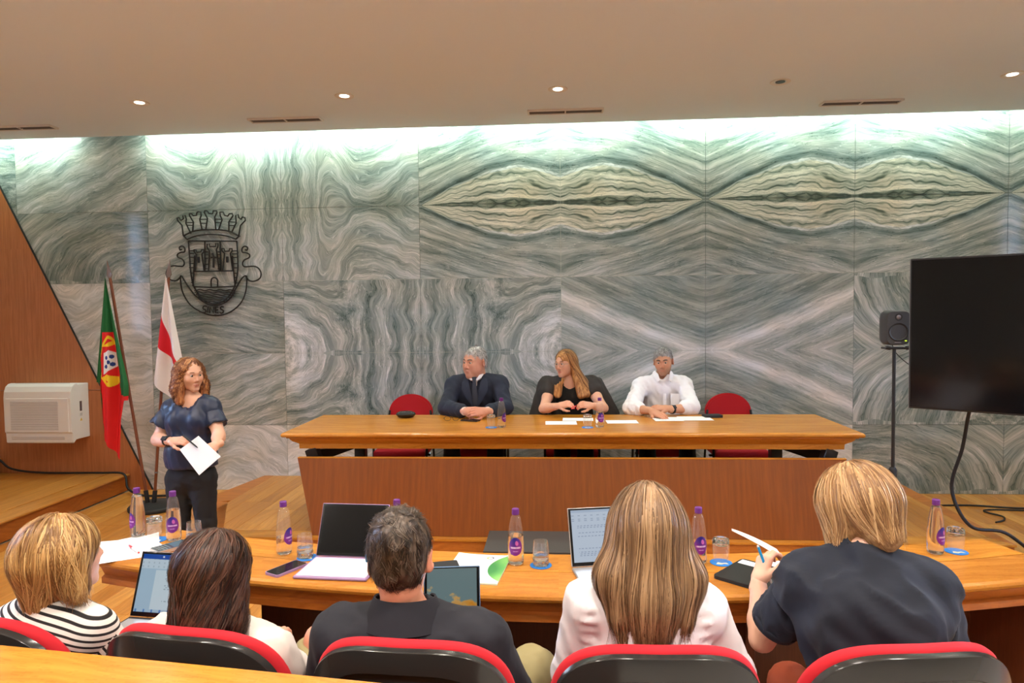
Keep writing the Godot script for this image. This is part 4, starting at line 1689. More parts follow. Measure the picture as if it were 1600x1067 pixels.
func flags() -> void:
	var t := thing("flag_stand", "dark round double flag stand on the floor at the left end of the marble wall", "stand", Vector3(-3.76, 0.0, 0.69))
	var m := M.new()
	m.lathe([Vector2(0.0, 0.0), Vector2(0.215, 0.0), Vector2(0.22, 0.008), Vector2(0.22, 0.03), Vector2(0.205, 0.045), Vector2(0.05, 0.06), Vector2(0.0, 0.06)], 36)
	put("base", m, mt.rubber, t)
	for s in [-1, 1]:
		m = M.new()
		m.tube([Vector3(s * 0.03 - 0.03, 0.05, 0), Vector3(s * 0.045 - 0.03, 0.17, 0)], 0.02, 14)
		put("socket", m, mt.rubber, t)
	# two leaning poles with draped cloth
	var made := func(called: String, label: String, foot: Vector3, tip: Vector3, lean_ring: bool) -> Node3D:
		var o := thing(called, label, "flag", foot)
		var d := tip - foot
		var b := M.new()
		b.tube([Vector3.ZERO, d * 0.93], 0.0135, 12)
		put("pole", b, mt.pole_wood, o)
		b = M.new()
		var up := d.normalized()
		var rr := up.cross(Vector3.BACK).normalized()
		var sp := PackedVector2Array([Vector2(0, 0.2), Vector2(-0.014, 0.12), Vector2(-0.026, 0.062), Vector2(-0.012, 0.03), Vector2(-0.01, 0.0), Vector2(0.01, 0.0), Vector2(0.012, 0.03), Vector2(0.026, 0.062), Vector2(0.014, 0.12)])
		b.extrude(sp, 0.008, Transform3D(Basis(rr, up, rr.cross(up)), d * 0.915 - rr.cross(up) * 0.004))
		put("spearhead", b, mt.spear, o)
		if lean_ring:
			b = M.new()
			b.tube([up * 0.16, up * 0.175], 0.017, 12)
			put("ferrule", b, mt.bezel_edge, o)
		return o
	var fa: Node3D = made.call("national_flag", "green and red flag with yellow emblem hanging on the left leaning pole", Vector3(-3.835, 0.172, 0.69), Vector3(-4.177, 2.3, 0.62), false)
	m = M.new()
	var fold_a := func(u: float, v: float) -> Vector3:
		# v = 1 at the top; cloth gathers at the pole head and widens as it falls; three folds hang to different lengths
		var k := 1.0 - v
		var drop := 0.97
		if u > 0.27 and u < 0.69:
			drop = lerpf(1.5, 1.7, (u - 0.27) / 0.42)
		elif u >= 0.69:
			drop = 1.13 + 0.2 * clampf((0.76 - u) / 0.07, 0.0, 1.0)
		var fall := k * drop
		var spread := clampf(fall / 0.98, 0.0, 1.0)
		if fall > 1.05:
			spread = 1.0 - (fall - 1.05) * 0.45
		var x := lerpf(-0.1, 0.25, u) * spread - 0.01 * fall
		var z := (0.05 * sin(u * TAU * 1.5 - 1.2) + 0.018 * sin(u * 27.0 + fall * 2.0)) * spread
		return Vector3(-4.165 + x + 0.04 * spread, 2.16 - fall, 0.68 + 0.1 * spread + z) - Vector3(-3.835, 0.172, 0.69)
	m.sheet(72, 48, fold_a, 0.003)
	for q in m.uv.size():
		# print follows the fall of the cloth
		m.uv[q] = Vector2(m.uv[q].x, (2.16 - (m.v[q].y + 0.172)) / 1.7)
	put("cloth", m, mt.flag_a, fa)
	var fb: Node3D = made.call("town_flag", "white and red flag hanging on the right leaning pole behind the standing woman", Vector3(-3.745, 0.172, 0.69), Vector3(-3.575, 2.3, 0.62), true)
	m = M.new()
	var fold_b := func(u: float, v: float) -> Vector3:
		var k := 1.0 - v
		var drop := lerpf(1.0, 1.35, u)
		var fall := k * drop
		var spread := clampf(fall / 0.95, 0.0, 1.0)
		var x := lerpf(-0.1, 0.17, u) * spread
		var z := sin(u * TAU * 1.4 + 1.0) * 0.045 * spread
		return Vector3(-3.57 + x - 0.02 * k, 2.17 - fall, 0.70 + z) - Vector3(-3.745, 0.172, 0.69)
	m.sheet(40, 40, fold_b, 0.003)
	put("cloth", m, mt.flag_b, fb)


func air_conditioner() -> void:
	var t := thing("air_conditioner", "white wall-hung air conditioner on the wood cladding at far left", "air conditioner", Vector3(-5.19, 0.53, 0.024))
	var m := M.new()
	# section in (z, y), swept along x
	var sec := PackedVector2Array([Vector2(0, 0.03), Vector2(0.2, 0.03), Vector2(0.235, 0.0), Vector2(0.245, 0.01), Vector2(0.25, 0.1), Vector2(0.262, 0.115), Vector2(0.265, 0.46), Vector2(0.258, 0.52), Vector2(0.235, 0.57), Vector2(0.2, 0.595), Vector2(0.16, 0.6), Vector2(0.16, 0.585), Vector2(0.0, 0.585)])
	var fr := []
	for x in [-0.352, -0.348, 0.348, 0.352]:
		var s := 0.985 if absf(x) > 0.35 else 1.0
		fr.append(Transform3D(Basis(Vector3(0, 0, 1) * s, Vector3(0, 1, 0) * s, Vector3(-1, 0, 0)), Vector3(-x, 0.004 if s < 1.0 else 0.0, 0)))
	m.sweep(sec, fr)
	put("casing", m, mt.white_plastic, t)
	m = M.new()
	m.box(Vector3(0, 0.285, 0.264), Vector3(0.66, 0.34, 0.012), 0.006)
	put("front_panel", m, mt.white_plastic, t)
	for k in 17:
		m = M.new()
		m.box(Vector3(-0.025, 0.145 + k * 0.0172, 0.2715), Vector3(0.5, 0.011, 0.005), 0.002)
		put("grille_slat", m, mt.grille, t)
	m = M.new()
	m.box(Vector3(0, 0.585, 0.195), Vector3(0.58, 0.008, 0.05), 0.002, Basis(Vector3.RIGHT, 0.5))
	put("outlet_louvre", m, mt.vent_dark, t)
	m = M.new()
	m.box(Vector3(-0.01, 0.055, 0.249), Vector3(0.56, 0.032, 0.008), 0.003)
	put("lower_louvre", m, mt.grille, t)
	m = M.new()
	m.box(Vector3(0.353, 0.36, 0.12), Vector3(0.004, 0.1, 0.03), 0.001)
	put("rating_label", m, mt.sticker_dark, t)
	m = M.new()
	m.box(Vector3(0.353, 0.275, 0.12), Vector3(0.004, 0.03, 0.035), 0.001)
	put("info_label", m, mt.grille, t)
	m = M.new()
	m.extrude(PackedVector2Array([Vector2(-0.016, -0.014), Vector2(0.016, -0.014), Vector2(0, 0.016)]), 0.003, Transform3D(Basis(Vector3.UP, PI / 2), Vector3(0.351, 0.225, 0.12)))
	put("warning_label", m, mt.sticker_yellow, t)


func big_screen() -> void:
	var a := deg_to_rad(53.8)
	# far left edge at (2.243, 1.15..2.1, 2.257); the panel runs towards the camera on the right
	var d := Vector3(sin(a), 0, cos(a))
	var n := Vector3(-cos(a), 0, sin(a))
	var w := 1.68
	var h := 0.95
	var b := Basis(d, Vector3.UP, d.cross(Vector3.UP))
	var ctr := Vector3(2.243, 1.625, 2.257) + d * (w * 0.5)
	var t := thing("display_screen", "large black switched-off display screen on a column stand at right", "screen", Vector3(ctr.x, 0, ctr.z))
	t.basis = b
	var m := M.new()
	m.box(Vector3(0, 1.625, -0.028), Vector3(w, h, 0.05), 0.004)
	put("housing", m, mt.bezel, t)
	m = M.new()
	m.box(Vector3(0, 1.625, -0.001), Vector3(w - 0.018, h - 0.022, 0.006), 0.001)
	put("screen_glass", m, mt.screen_off, t)
	m = M.new()
	m.box(Vector3(-w * 0.5 - 0.001, 1.625, -0.02), Vector3(0.004, h, 0.03), 0.001)
	put("edge_trim", m, mt.bezel_edge, t)
	m = M.new()
	m.box(Vector3(0, 0.98, -0.11), Vector3(0.15, 0.9, 0.09), 0.006)
	put("upper_column", m, mt.black, t)
	m = M.new()
	m.box(Vector3(0, 0.45, -0.11), Vector3(0.22, 0.86, 0.13), 0.008)
	put("lower_column", m, mt.black, t)
	m = M.new()
	m.box(Vector3(0, 0.02, 0.0), Vector3(0.9, 0.04, 0.6), 0.008)
	put("base_plate", m, mt.black, t)
	m = M.new()
	m.box(Vector3(0, 1.45, -0.075), Vector3(0.5, 0.4, 0.045), 0.005)
	put("wall_bracket", m, mt.black, t)
	m = M.new()
	m.lathe([Vector2(0, 0), Vector2(0.014, 0), Vector2(0.014, 0.012), Vector2(0, 0.012)], 16, Transform3D(Basis(Vector3.RIGHT, PI / 2), Vector3(-0.02, 0.78, -0.045)))
	put("clamp_knob", m, mt.silver, t)


func loudspeaker() -> void:
	var p := Vector3(2.235, 0.0, 2.08)
	var t := thing("speaker_stand", "thin black pole stand holding the small speaker, on the floor before the dais", "speaker stand", p)
	var m := M.new()
	m.tube([Vector3(0, 0.03, 0), Vector3(0, 0.69, 0)], 0.015, 12)
	put("lower_pole", m, mt.black, t)
	m = M.new()
	m.tube([Vector3(0, 0.55, 0), Vector3(0, 1.52, 0)], 0.011, 12)
	put("upper_pole", m, mt.black, t)
	m = M.new()
	m.lathe([Vector2(0.012, 0.64), Vector2(0.024, 0.645), Vector2(0.026, 0.68), Vector2(0.026, 0.71), Vector2(0.018, 0.725), Vector2(0.011, 0.73)], 18)
	put("clutch", m, mt.rubber, t)
	m = M.new()
	m.lathe([Vector2(0, 0), Vector2(0.15, 0), Vector2(0.155, 0.01), Vector2(0.15, 0.022), Vector2(0.03, 0.03), Vector2(0, 0.03)], 32)
	put("base", m, mt.black, t)
	m = M.new()
	m.box(Vector3(0, 1.525, 0), Vector3(0.13, 0.012, 0.1), 0.004)
	for s in [-1, 1]:
		m.tube([Vector3(s * 0.05, 1.527, 0.05), Vector3(s * 0.078, 1.531, 0.055)], 0.013, 10)
	put("tray", m, mt.rubber, t)
	t = thing("loudspeaker", "small dark grey loudspeaker with a green light on a thin stand", "speaker", p + Vector3(0, 1.546, 0), -0.1)
	m = M.new()
	# bulging box: superellipse rings from back to front
	var ring := func(s: float, z: float) -> int:
		var f := m.v.size()
		for k in 40:
			var a := TAU * k / 40.0
			m.vert(Vector3(signf(cos(a)) * pow(absf(cos(a)), 0.36) * 0.075 * s, 0.115 + signf(sin(a)) * pow(absf(sin(a)), 0.36) * 0.115 * s, z))
		return f
	var prev := -1
	for q in [[0.8, -0.08], [0.93, -0.07], [1.0, -0.03], [1.0, 0.03], [0.965, 0.062], [0.92, 0.07]]:
		var f: int = ring.call(q[0], q[1])
		if prev >= 0:
			for k in 40:
				m.quad(prev + k, prev + (k + 1) % 40, f + (k + 1) % 40, f + k)
		prev = f
	for e in [[0.8, -0.08, false], [0.92, 0.07, true]]:
		var f: int = ring.call(e[0], e[1])
		var c := m.vert(Vector3(0, 0.115, e[1]))
		for k in 40:
			if e[2]:
				m.tri(c, f + k, f + (k + 1) % 40)
			else:
				m.tri(c, f + (k + 1) % 40, f + k)
	put("cabinet", m, mt.speaker, t)
	var front := Basis(Vector3.RIGHT, PI / 2)
	m = M.new()
	m.lathe([Vector2(0.062, 0.0), Vector2(0.06, 0.004), Vector2(0.054, 0.003), Vector2(0.03, -0.012), Vector2(0.02, -0.012), Vector2(0.0, -0.006)], 36, Transform3D(front, Vector3(0, 0.088, 0.0705)))
	put("woofer", m, mt.cone, t)
	m = M.new()
	m.lathe([Vector2(0.024, 0.0), Vector2(0.022, 0.003), Vector2(0.016, 0.0)], 28, Transform3D(front, Vector3(0, 0.185, 0.0705)))
	put("tweeter_ring", m, mt.cone, t)
	m = M.new()
	m.lathe([Vector2(0.014, 0.0), Vector2(0.01, 0.006), Vector2(0.0, 0.008)], 20, Transform3D(front, Vector3(0, 0.185, 0.0705)))
	put("tweeter", m, mt.vent_dark, t)
	m = M.new()
	m.box(Vector3(0.044, 0.03, 0.072), Vector3(0.012, 0.006, 0.004), 0.001)
	put("led", m, mt.led, t)
	m = M.new()
	m.box(Vector3(-0.004, 0.019, 0.0715), Vector3(0.04, 0.006, 0.003), 0.001)
	put("badge", m, mt.vent_dark, t)


func all_things() -> void:
	emblem()
	flags()
	air_conditioner()
	big_screen()
	loudspeaker()
	panel_desk()
	visitor_chair(-1.43, 0.47, "empty red chair at the left end of the panel desk", 0.0)
	visitor_chair(-0.72, 0.42, "red chair under the man in the navy suit, hidden by the desk")
	visitor_chair(0.13, 0.42, "red chair under the woman with the draped blazer, hidden by the desk")
	visitor_chair(0.96, 0.38, "red chair under the man in the white shirt, hidden by the desk")
	visitor_chair(1.62, 0.47, "empty red chair at the right end of the panel desk")
	audience_table()
	var ch := auditorium_chair()
	var seats := [[-1.70, 4.93], [-1.042, 4.985], [-0.405, 5.03], [0.258, 5.035], [0.915, 5.0]]
	var lab := ["red and black audience chair at far left, under the blonde woman in stripes", "red and black audience chair behind the dark-haired woman", "red and black audience chair behind the man in the dark jacket", "red and black audience chair behind the woman with long light brown hair", "red and black audience chair at right, behind the woman in the dark shirt"]
	for k in 5:
		var at := Vector3(seats[k][0], 0, seats[k][1])
		var turn := atan2(at.x - 0.05, at.z + 2.7)
		if k == 0:
			ch.position = at
			ch.rotation.y = turn
			ch.set_meta("label", lab[0])
		else:
			copy(ch, "auditorium_chair", lab[k], at, turn)
	# cables
	wire("floor_cable", "black cable running down the left steps and along the floor to the flag stand", [Vector3(-6.5, 0.36, 0.1), Vector3(-5.85, 0.36, 0.12), Vector3(-5.62, 0.24, 0.13), Vector3(-5.3, 0.195, 0.11), Vector3(-4.7, 0.195, 0.11), Vector3(-4.42, 0.19, 0.13), Vector3(-4.33, 0.06, 0.2), Vector3(-4.1, 0.016, 0.3), Vector3(-3.7, 0.016, 0.3), Vector3(-3.2, 0.016, 0.55), Vector3(-3.14, 0.016, 0.9)], 0.011)
	wire("screen_cable", "thick black cable hanging from the back of the display screen to the floor", [Vector3(2.75, 1.3, 2.1), Vector3(2.82, 1.05, 1.9), Vector3(2.84, 0.8, 1.8), Vector3(2.8, 0.5, 1.75), Vector3(2.9, 0.25, 1.8), Vector3(3.2, 0.17, 1.7), Vector3(3.4, 0.02, 1.75), Vector3(3.5, 0.012, 1.9)], 0.012)
	wire("thin_cable", "thin black cable lying across the floor by the right end of the dais", [Vector3(3.24, 0.009, 0.45), Vector3(3.7, 0.009, 0.42), Vector3(4.1, 0.009, 0.5), Vector3(4.5, 0.009, 0.4), Vector3(4.9, 0.009, 0.5)], 0.008)
	wire("loose_cable_end", "short loose end of black cable curling on the floor at right", [Vector3(3.62, 0.008, 0.92), Vector3(3.72, 0.008, 0.86), Vector3(3.78, 0.008, 0.75), Vector3(3.72, 0.008, 0.62), Vector3(3.8, 0.008, 0.55), Vector3(4.2, 0.008, 0.58)], 0.007)
	wire("speaker_cable", "thin dark wires looping from the loudspeaker to the display screen", [Vector3(2.26, 1.56, 1.99), Vector3(2.3, 1.48, 1.98), Vector3(2.42, 1.38, 2.0), Vector3(2.6, 1.3, 2.15)], 0.003)
	# on the panel desk, from the left
	var y := 0.9005
	var t := thing("glasses_case", "black glossy spectacle case on the left of the panel desk", "case", Vector3(-1.29, y, 1.03), 0.12)
	var m := M.new()
	m.lathe([Vector2(0.0, 0.0), Vector2(0.5, 0.02), Vector2(0.78, 0.14), Vector2(0.9, 0.34), Vector2(1.0, 0.5), Vector2(1.0, 0.5), Vector2(0.97, 0.54), Vector2(1.0, 0.58), Vector2(1.0, 0.58), Vector2(0.88, 0.82), Vector2(0.6, 1.0), Vector2(0.0, 1.08)], 32, Transform3D(Basis.from_scale(Vector3(0.085, 0.058, 0.042)), Vector3.ZERO))
	put("shell", m, mt.black_gloss, t)
	t = thing("spectacles", "folded wire spectacles lying on the panel desk before the man in the navy suit", "glasses", Vector3(-0.87, y, 1.2), 0.1)
	for s in [-1, 1]:
		m = M.new()
		var ringp := []
		for k in 21:
			var a := TAU * k / 20.0
			ringp.append(Vector3(s * 0.034 + cos(a) * 0.026, 0.022 + sin(a) * 0.019, 0))
		m.tube(ringp, 0.0016, 6, Color.WHITE, false)
		put("rim", m, mt.black, t)
		m = M.new()
		m.tube(smooth_path([Vector3(s * 0.062, 0.028, 0), Vector3(s * 0.068, 0.012, -0.05), Vector3(s * 0.075, 0.003, -0.13)], 4), 0.0016, 6)
		put("temple", m, mt.black, t)
	m = M.new()
	m.tube([Vector3(-0.009, 0.027, 0), Vector3(0, 0.031, 0.002), Vector3(0.009, 0.027, 0)], 0.0016, 6)
	put("bridge", m, mt.black, t)
	slab("mobile_phone", "dark mobile phone on the panel desk beside the folded spectacles", "phone", Vector3(-0.715, y, 1.19), Vector3(0.078, 0.009, 0.155), 1.2, mt.black, mt.black_gloss)
	var gp := "water bottles with purple caps"
	var gg := "water glasses"
	tumbler("upturned glass on the panel desk before the man in the navy suit", Vector3(-0.512, y + 0.002, 1.52), true, gg)
	coaster("blue coaster under the glass before the man in the navy suit", Vector3(-0.512, y, 1.52))
	bottle_parts("small water bottle on the panel desk before the man in the navy suit", Vector3(-0.43, y, 1.52), 1.0, 0.07, gp)
	flat_sheet("paper_sheet", "white paper sheet on the panel desk left of the upturned glass, nearest the front edge", "paper", Vector3(0.03, y, 1.3), Vector2(0.25, 0.17), 0.02, mt.paper, 0.001)
	flat_sheet("paper_sheet", "white paper sheet on the panel desk under the woman's hands", "paper", Vector3(0.17, y + 0.0015, 1.13), Vector2(0.25, 0.15), -0.03, mt.paper, 0.001)
	tumbler("upturned glass on the panel desk before the woman with the draped blazer", Vector3(0.232, y + 0.002, 1.52), true, gg)
	coaster("blue coaster under the glass before the woman with the draped blazer", Vector3(0.232, y, 1.52))
	bottle_parts("small water bottle on the panel desk before the woman with the draped blazer", Vector3(0.325, y, 1.52), 0.3, 0.12, gp)
	flat_sheet("paper_sheet", "white paper sheet lying alone right of the bottle on the panel desk", "paper", Vector3(0.52, y, 1.25), Vector2(0.25, 0.16), 0.03, mt.paper, 0.001)
	flat_sheet("paper_sheet", "white paper sheet under the hand of the man in the white shirt", "paper", Vector3(0.9, y + 0.0015, 1.12), Vector2(0.23, 0.2), 0.05, mt.page, 0.001)
	flat_sheet("paper_sheet", "white paper sheet at the right elbow of the man in the white shirt", "paper", Vector3(1.13, y + 0.002, 1.09), Vector2(0.26, 0.21), 0.03, mt.page, 0.001)
	slab("wallet", "black leather wallet on the panel desk by the white shirt man's papers", "wallet", Vector3(1.29, y, 1.0), Vector3(0.15, 0.02, 0.1), 0.15, mt.rubber, null, 0.012)
	# dark case between the dais and the audience table
	t = thing("equipment_case", "flat dark grey case on the floor between the dais and the audience table", "case", Vector3(0.0, 0, 2.155))
	m = M.new()
	m.box(Vector3(0, 0.11, 0), Vector3(0.98, 0.22, 0.42), 0.008)
	put("body", m, mt.case_grey, t)
	m = M.new()
	m.box(Vector3(0, 0.222, 0), Vector3(0.985, 0.012, 0.425), 0.003)
	put("lid", m, mt.case_grey, t)
	# on the audience table, from the left
	y = 0.7505
	flat_sheet("paper_sheet", "typed white papers at the left end of the audience table, under a red pen", "paper", Vector3(-1.93, y, 3.87), Vector2(0.27, 0.31), 0.55, mt.page, 0.0012, 0.012)
	flat_sheet("paper_sheet", "second typed sheet half under the first at the left table end", "paper", Vector3(-1.94, y, 3.82), Vector2(0.2, 0.24), 0.9, mt.paper, 0.0008)
	pen("pen", "white and red pen lying on the papers at the left table end", Vector3(-1.83, y + 0.008, 3.93), Vector3(-0.75, 0, -0.66), mt.white_plastic, mt.pen_red)
	bottle_parts("leftmost water bottle on the audience table, behind the papers", Vector3(-1.985, y, 3.69), 0.35 - 0.9, 0.19, gp)
	coaster("blue coaster under the leftmost glass of the audience table", Vector3(-1.86, y, 3.74))
	tumbler("upturned glass beside the leftmost bottle on the audience table", Vector3(-1.885, y + 0.002, 3.72), true, gg)
	bottle_parts("second water bottle from the left on the audience table, before the standing woman's legs", Vector3(-1.777, y, 3.745), 0.35, 0.145, gp)
	coaster("blue coaster under the upright glass near the calculator", Vector3(-1.655, y, 3.79))
	tumbler("upright glass near the calculator, above the dark-haired woman's head", Vector3(-1.655, y + 0.002, 3.79), false, gg)
	slab("calculator", "dark pocket calculator with rows of keys beside the laptop", "calculator", Vector3(-1.725, y + 0.002, 3.86), Vector3(0.085, 0.014, 0.15), -0.6, mt.silver, mt.calc, 0.008)
	bottle_parts("water bottle right of the dark-haired woman, label turned to the right", Vector3(-1.19, y, 3.9), 1.25, 0.075, gp)
	coaster("blue coaster beside the tablet keyboard", Vector3(-1.07, y, 3.945))
	tumbler("upright glass with water between the bottle and the black tablet", Vector3(-1.08, y + 0.002, 3.945), false, gg)
	slab("mobile_phone", "mobile phone in a lilac case on the table edge", "phone", Vector3(-1.105, y, 4.085), Vector3(0.078, 0.01, 0.158), -0.5, mt.lilac, mt.black_gloss, 0.012)
	laptop("tablet_computer", "black tablet propped on a white keyboard cover on the audience table", "tablet", Basis(Vector3.UP, -0.06), Vector3(-0.88, y, 3.965), 0.3, 0.225, 24.0, mt.lilac, mt.screen_off, mt.keys)
	bottle_parts("water bottle mostly hidden behind the man's head", Vector3(-0.7, y, 3.86), 0.0, 0.1, gp)
	var mg := flat_sheet("magazine", "white brochure with a green curved band on the audience table", "magazine", Vector3(-0.33, y, 4.05), Vector2(0.23, 0.3), -0.12, mt.magazine, 0.006, 0.004)
	mg.get_child(0).name = "cover"
	slab("wallet", "black wallet on the brochure beside the man's ear", "wallet", Vector3(-0.46, y + 0.008, 4.08), Vector3(0.12, 0.018, 0.09), 0.3, mt.rubber, null, 0.01)
	bottle_parts("water bottle with purple label right of the brochure", Vector3(-0.175, y, 3.985), 0.0, 0.12, gp)
	coaster("blue coaster under the glass left of the silver laptop", Vector3(-0.072, y, 4.0))
	tumbler("upright glass with water left of the silver laptop", Vector3(-0.072, y + 0.002, 4.0), false, gg)
	laptop("laptop", "silver laptop showing a mail window before the woman with long hair", "laptop", Basis(Vector3.UP, 0.2), Vector3(0.21, y, 4.02), 0.32, 0.235, 20.0, mt.silver, mt.mail, mt.silver)
	bottle_parts("water bottle with purple label right of the woman with long hair", Vector3(0.575, y, 3.945), 0.15, 0.07, gp)
	coaster("blue coaster under the upturned glass behind the black folder", Vector3(0.667, y, 3.945))
	tumbler("upturned glass behind the black folder", Vector3(0.667, y + 0.002, 3.94), true, gg)
	t = slab("folder", "black folder with a white label on the audience table", "folder", Vector3(0.80, y, 4.125), Vector3(0.33, 0.012, 0.25), -0.72, mt.rubber, mt.black, 0.02)
	m = M.new()
	m.box(Vector3(-0.12, 0.0135, -0.085), Vector3(0.07, 0.001, 0.045), 0.0003)
	put("white_label", m, mt.paper, t, "white paper label on the folder corner")
	flat_sheet("paper_sheet", "white paper sheet lying at the right behind the black folder", "paper", Vector3(0.97, y, 4.0), Vector2(0.21, 0.2), 0.3, mt.paper, 0.001)
	bottle_parts("rightmost water bottle on the audience table", Vector3(1.592, y, 3.8), 0.45, 0.2, gp)
	coaster("blue coaster at the right end of the audience table", Vector3(1.688, y, 3.78))
	tumbler("upturned glass at the right end of the audience table", Vector3(1.688, y + 0.002, 3.775), true, gg)


# ---------- people ----------
var people := []


func figure(label: String, base: Vector3, f: Callable) -> void:
	var o := {"label": label, "base": base, "parts": []}
	people.append(o)
	jobs.append(func(): f.call(o))


func part(o: Dictionary, called: String, m: M, material: String, parent := "", label := "") -> void:
	for j in m.v.size():
		m.v[j] -= o.base
	o.parts.append([called, m, material, parent, label])


func place_people() -> void:
	for o in people:
		var t := thing("person", o.label, "person", o.base)
		for p in o.parts:
			var par: Node3D = t
			if p[3]:
				par = t.get_node(p[3])
			put(p[0], p[1], mt[p[2]], par, p[4])


func lin(r: int, g: int, b: int) -> Color:
	return rgb(r, g, b).srgb_to_linear()


func turned(c: Vector3, yaw: float, pitch: float, roll: float, s: float) -> Transform3D:
	return Transform3D(Basis.from_euler(Vector3(deg_to_rad(pitch), deg_to_rad(yaw), deg_to_rad(roll))).scaled(Vector3.ONE * s), c)


# local shape meshed fine, then carried to its place
func set_in(m: M, S: Sd, cell: float, X: Transform3D, disp: Variant = null, amp := 0.0, col: Variant = null) -> void:
	var h := M.new()
	nets(S, cell, h, disp, amp, col)
	for j in h.v.size():
		h.v[j] = X * h.v[j]
	m.add(h)


func head(m: M, X: Transform3D, skin: Color, o := {}) -> void:
	var S := Sd.new()
	var w: float = o.get("wide", 1.0)
	var jaw: float = o.get("jaw", 1.0)
	S.ell(Vector3(0, 0.035, -0.014), Vector3(0.076 * w, 0.088, 0.096))
	S.ell(Vector3(0, -0.004, 0.024), Vector3(0.066 * w, 0.088, 0.068), Basis.IDENTITY, 0.03)
	S.ell(Vector3(0, -0.062, 0.024), Vector3(0.052 * w * jaw, 0.05, 0.058), Basis.IDENTITY, 0.035)
	S.cone(Vector3(-0.01, -0.1, 0.068), Vector3(0.01, -0.1, 0.068), 0.016 * jaw, -1.0, 0.03)
	for s in [-1.0, 1.0]:
		S.ell(Vector3(s * 0.039 * w, -0.022, 0.058), Vector3(0.024, 0.022, 0.022), Basis.IDENTITY, 0.03)
		S.cone(Vector3(s * 0.012, 0.027, 0.086), Vector3(s * 0.046, 0.025, 0.07), 0.009, 0.008, 0.016)
		if jaw > 1.05:
			S.ell(Vector3(s * 0.046 * w, -0.062, 0.03), Vector3(0.024, 0.03, 0.034), Basis.IDENTITY, 0.03)
	if jaw > 1.05:
		S.ell(Vector3(0, -0.112, 0.026), Vector3(0.05, 0.022, 0.045), Basis.IDENTITY, 0.03)
	S.cone(Vector3(0, 0.016, 0.087), Vector3(0, -0.026, 0.106), 0.0075, 0.0115, 0.012)
	for s in [-1.0, 1.0]:
		S.cone(Vector3(s * 0.01, -0.033, 0.096), Vector3(s * 0.011, -0.034, 0.092), 0.0085, -1.0, 0.008)
	S.cone(Vector3(-0.017, -0.0615, 0.083), Vector3(0, -0.0585, 0.09), 0.005, 0.0065, 0.008)
	S.cone(Vector3(0.017, -0.0615, 0.083), Vector3(0, -0.0585, 0.09), 0.005, 0.0065, 0.008)
	S.cone(Vector3(-0.012, -0.071, 0.084), Vector3(0.012, -0.071, 0.084), 0.0075, -1.0, 0.008)
	for s in [-1.0, 1.0]:
		var eb := Basis(Vector3.UP, s * 0.5) * Basis(Vector3.RIGHT, 0.15)
		S.ell(Vector3(s * 0.083 * w, -0.006, -0.014), Vector3(0.0085, 0.033, 0.021), eb, 0.01)
		S.ell(Vector3(s * 0.0915 * w, -0.002, -0.005), Vector3(0.006, 0.018, 0.01), eb, 0.006, 1)
		S.ell(Vector3(s * 0.031, 0.007, 0.1), Vector3(0.0165, 0.0085, 0.021), Basis.IDENTITY, 0.012, 1)
	S.cone(Vector3(0, -0.04, -0.028), Vector3(0, -0.075, -0.03), 0.052 * o.get("neck", 1.0), 0.05 * o.get("neck", 1.0), 0.03)
	# lids
	for s in [-1.0, 1.0]:
		S.cone(Vector3(s * 0.018, 0.0105, 0.085), Vector3(s * 0.031, 0.0135, 0.0885), 0.0042, 0.0046, 0.004)
		S.cone(Vector3(s * 0.031, 0.0135, 0.0885), Vector3(s * 0.045, 0.008, 0.08), 0.0046, 0.004, 0.004)
		S.cone(Vector3(s * 0.02, 0.0005, 0.0835), Vector3(s * 0.043, 0.0005, 0.0795), 0.004, -1.0, 0.004)
	var lip: Color = skin.lerp(lin(170, 84, 78), o.get("lips", 0.45))
	var beard: float = o.get("beard", 0.0)
	var warm := skin.lerp(lin(200, 110, 90), 0.3)
	set_in(m, S, o.get("cell", 0.004), X, null, 0.0, func(p: Vector3) -> Color:
		var k := skin
		if p.z > 0.07 and absf(p.x) < 0.021 and absf(p.y + 0.065) < 0.011 * (1.0 - absf(p.x) * 22.0):
			return lip
		var ch := Vector2(absf(p.x) - 0.042, p.y + 0.026).length()
		if p.z > 0.03 and ch < 0.026:
			k = k.lerp(warm, 0.7 * (1.0 - ch / 0.026))
		if absf(p.x) > 0.07 or p.z > 0.098:
			k = k.lerp(warm, 0.6)
		if beard > 0.0 and p.y < -0.03 and p.z > -0.01:
			k = k.lerp(lin(110, 96, 90), beard * clampf((-0.03 - p.y) * 30.0, 0.0, 1.0))
		return k)


func eyes_and_brows(o: Dictionary, X: Transform3D, look: Vector3, iris: Color, brow: Color, thick := 0.004) -> void:
	for s in [-1.0, 1.0]:
		var m := M.new()
		var c := Vector3(s * 0.031, 0.0065, 0.0762)
		var d := look.normalized()
		var rows := 14
		var ref := Basis(Quaternion(Vector3.UP, d))
		for a in rows + 1:
			for b in 17:
				var th := PI * a / rows
				var n := ref * Vector3(sin(th) * cos(TAU * b / 16.0), cos(th), sin(th) * sin(TAU * b / 16.0))
				var k := lin(196, 184, 174)
				if th < 0.56:
					k = iris if th > 0.24 else lin(10, 8, 8)
				m.vert(X * (c + n * 0.0122), Vector2.ZERO, k)
		for a in rows:
			for b in 16:
				var e := a * 17 + b
				m.quad(e, e + 1, e + 18, e + 17)
		part(o, "eye", m, "eye")
		m = M.new()
		var pts := [X * Vector3(s * 0.012, 0.0275, 0.0935), X * Vector3(s * 0.026, 0.0325, 0.0915), X * Vector3(s * 0.04, 0.031, 0.083), X * Vector3(s * 0.051, 0.0245, 0.072)]
		m.tube(smooth_path(pts, 4), thick * X.basis.x.length(), 6, brow)
		part(o, "eyebrow", m, "hair")


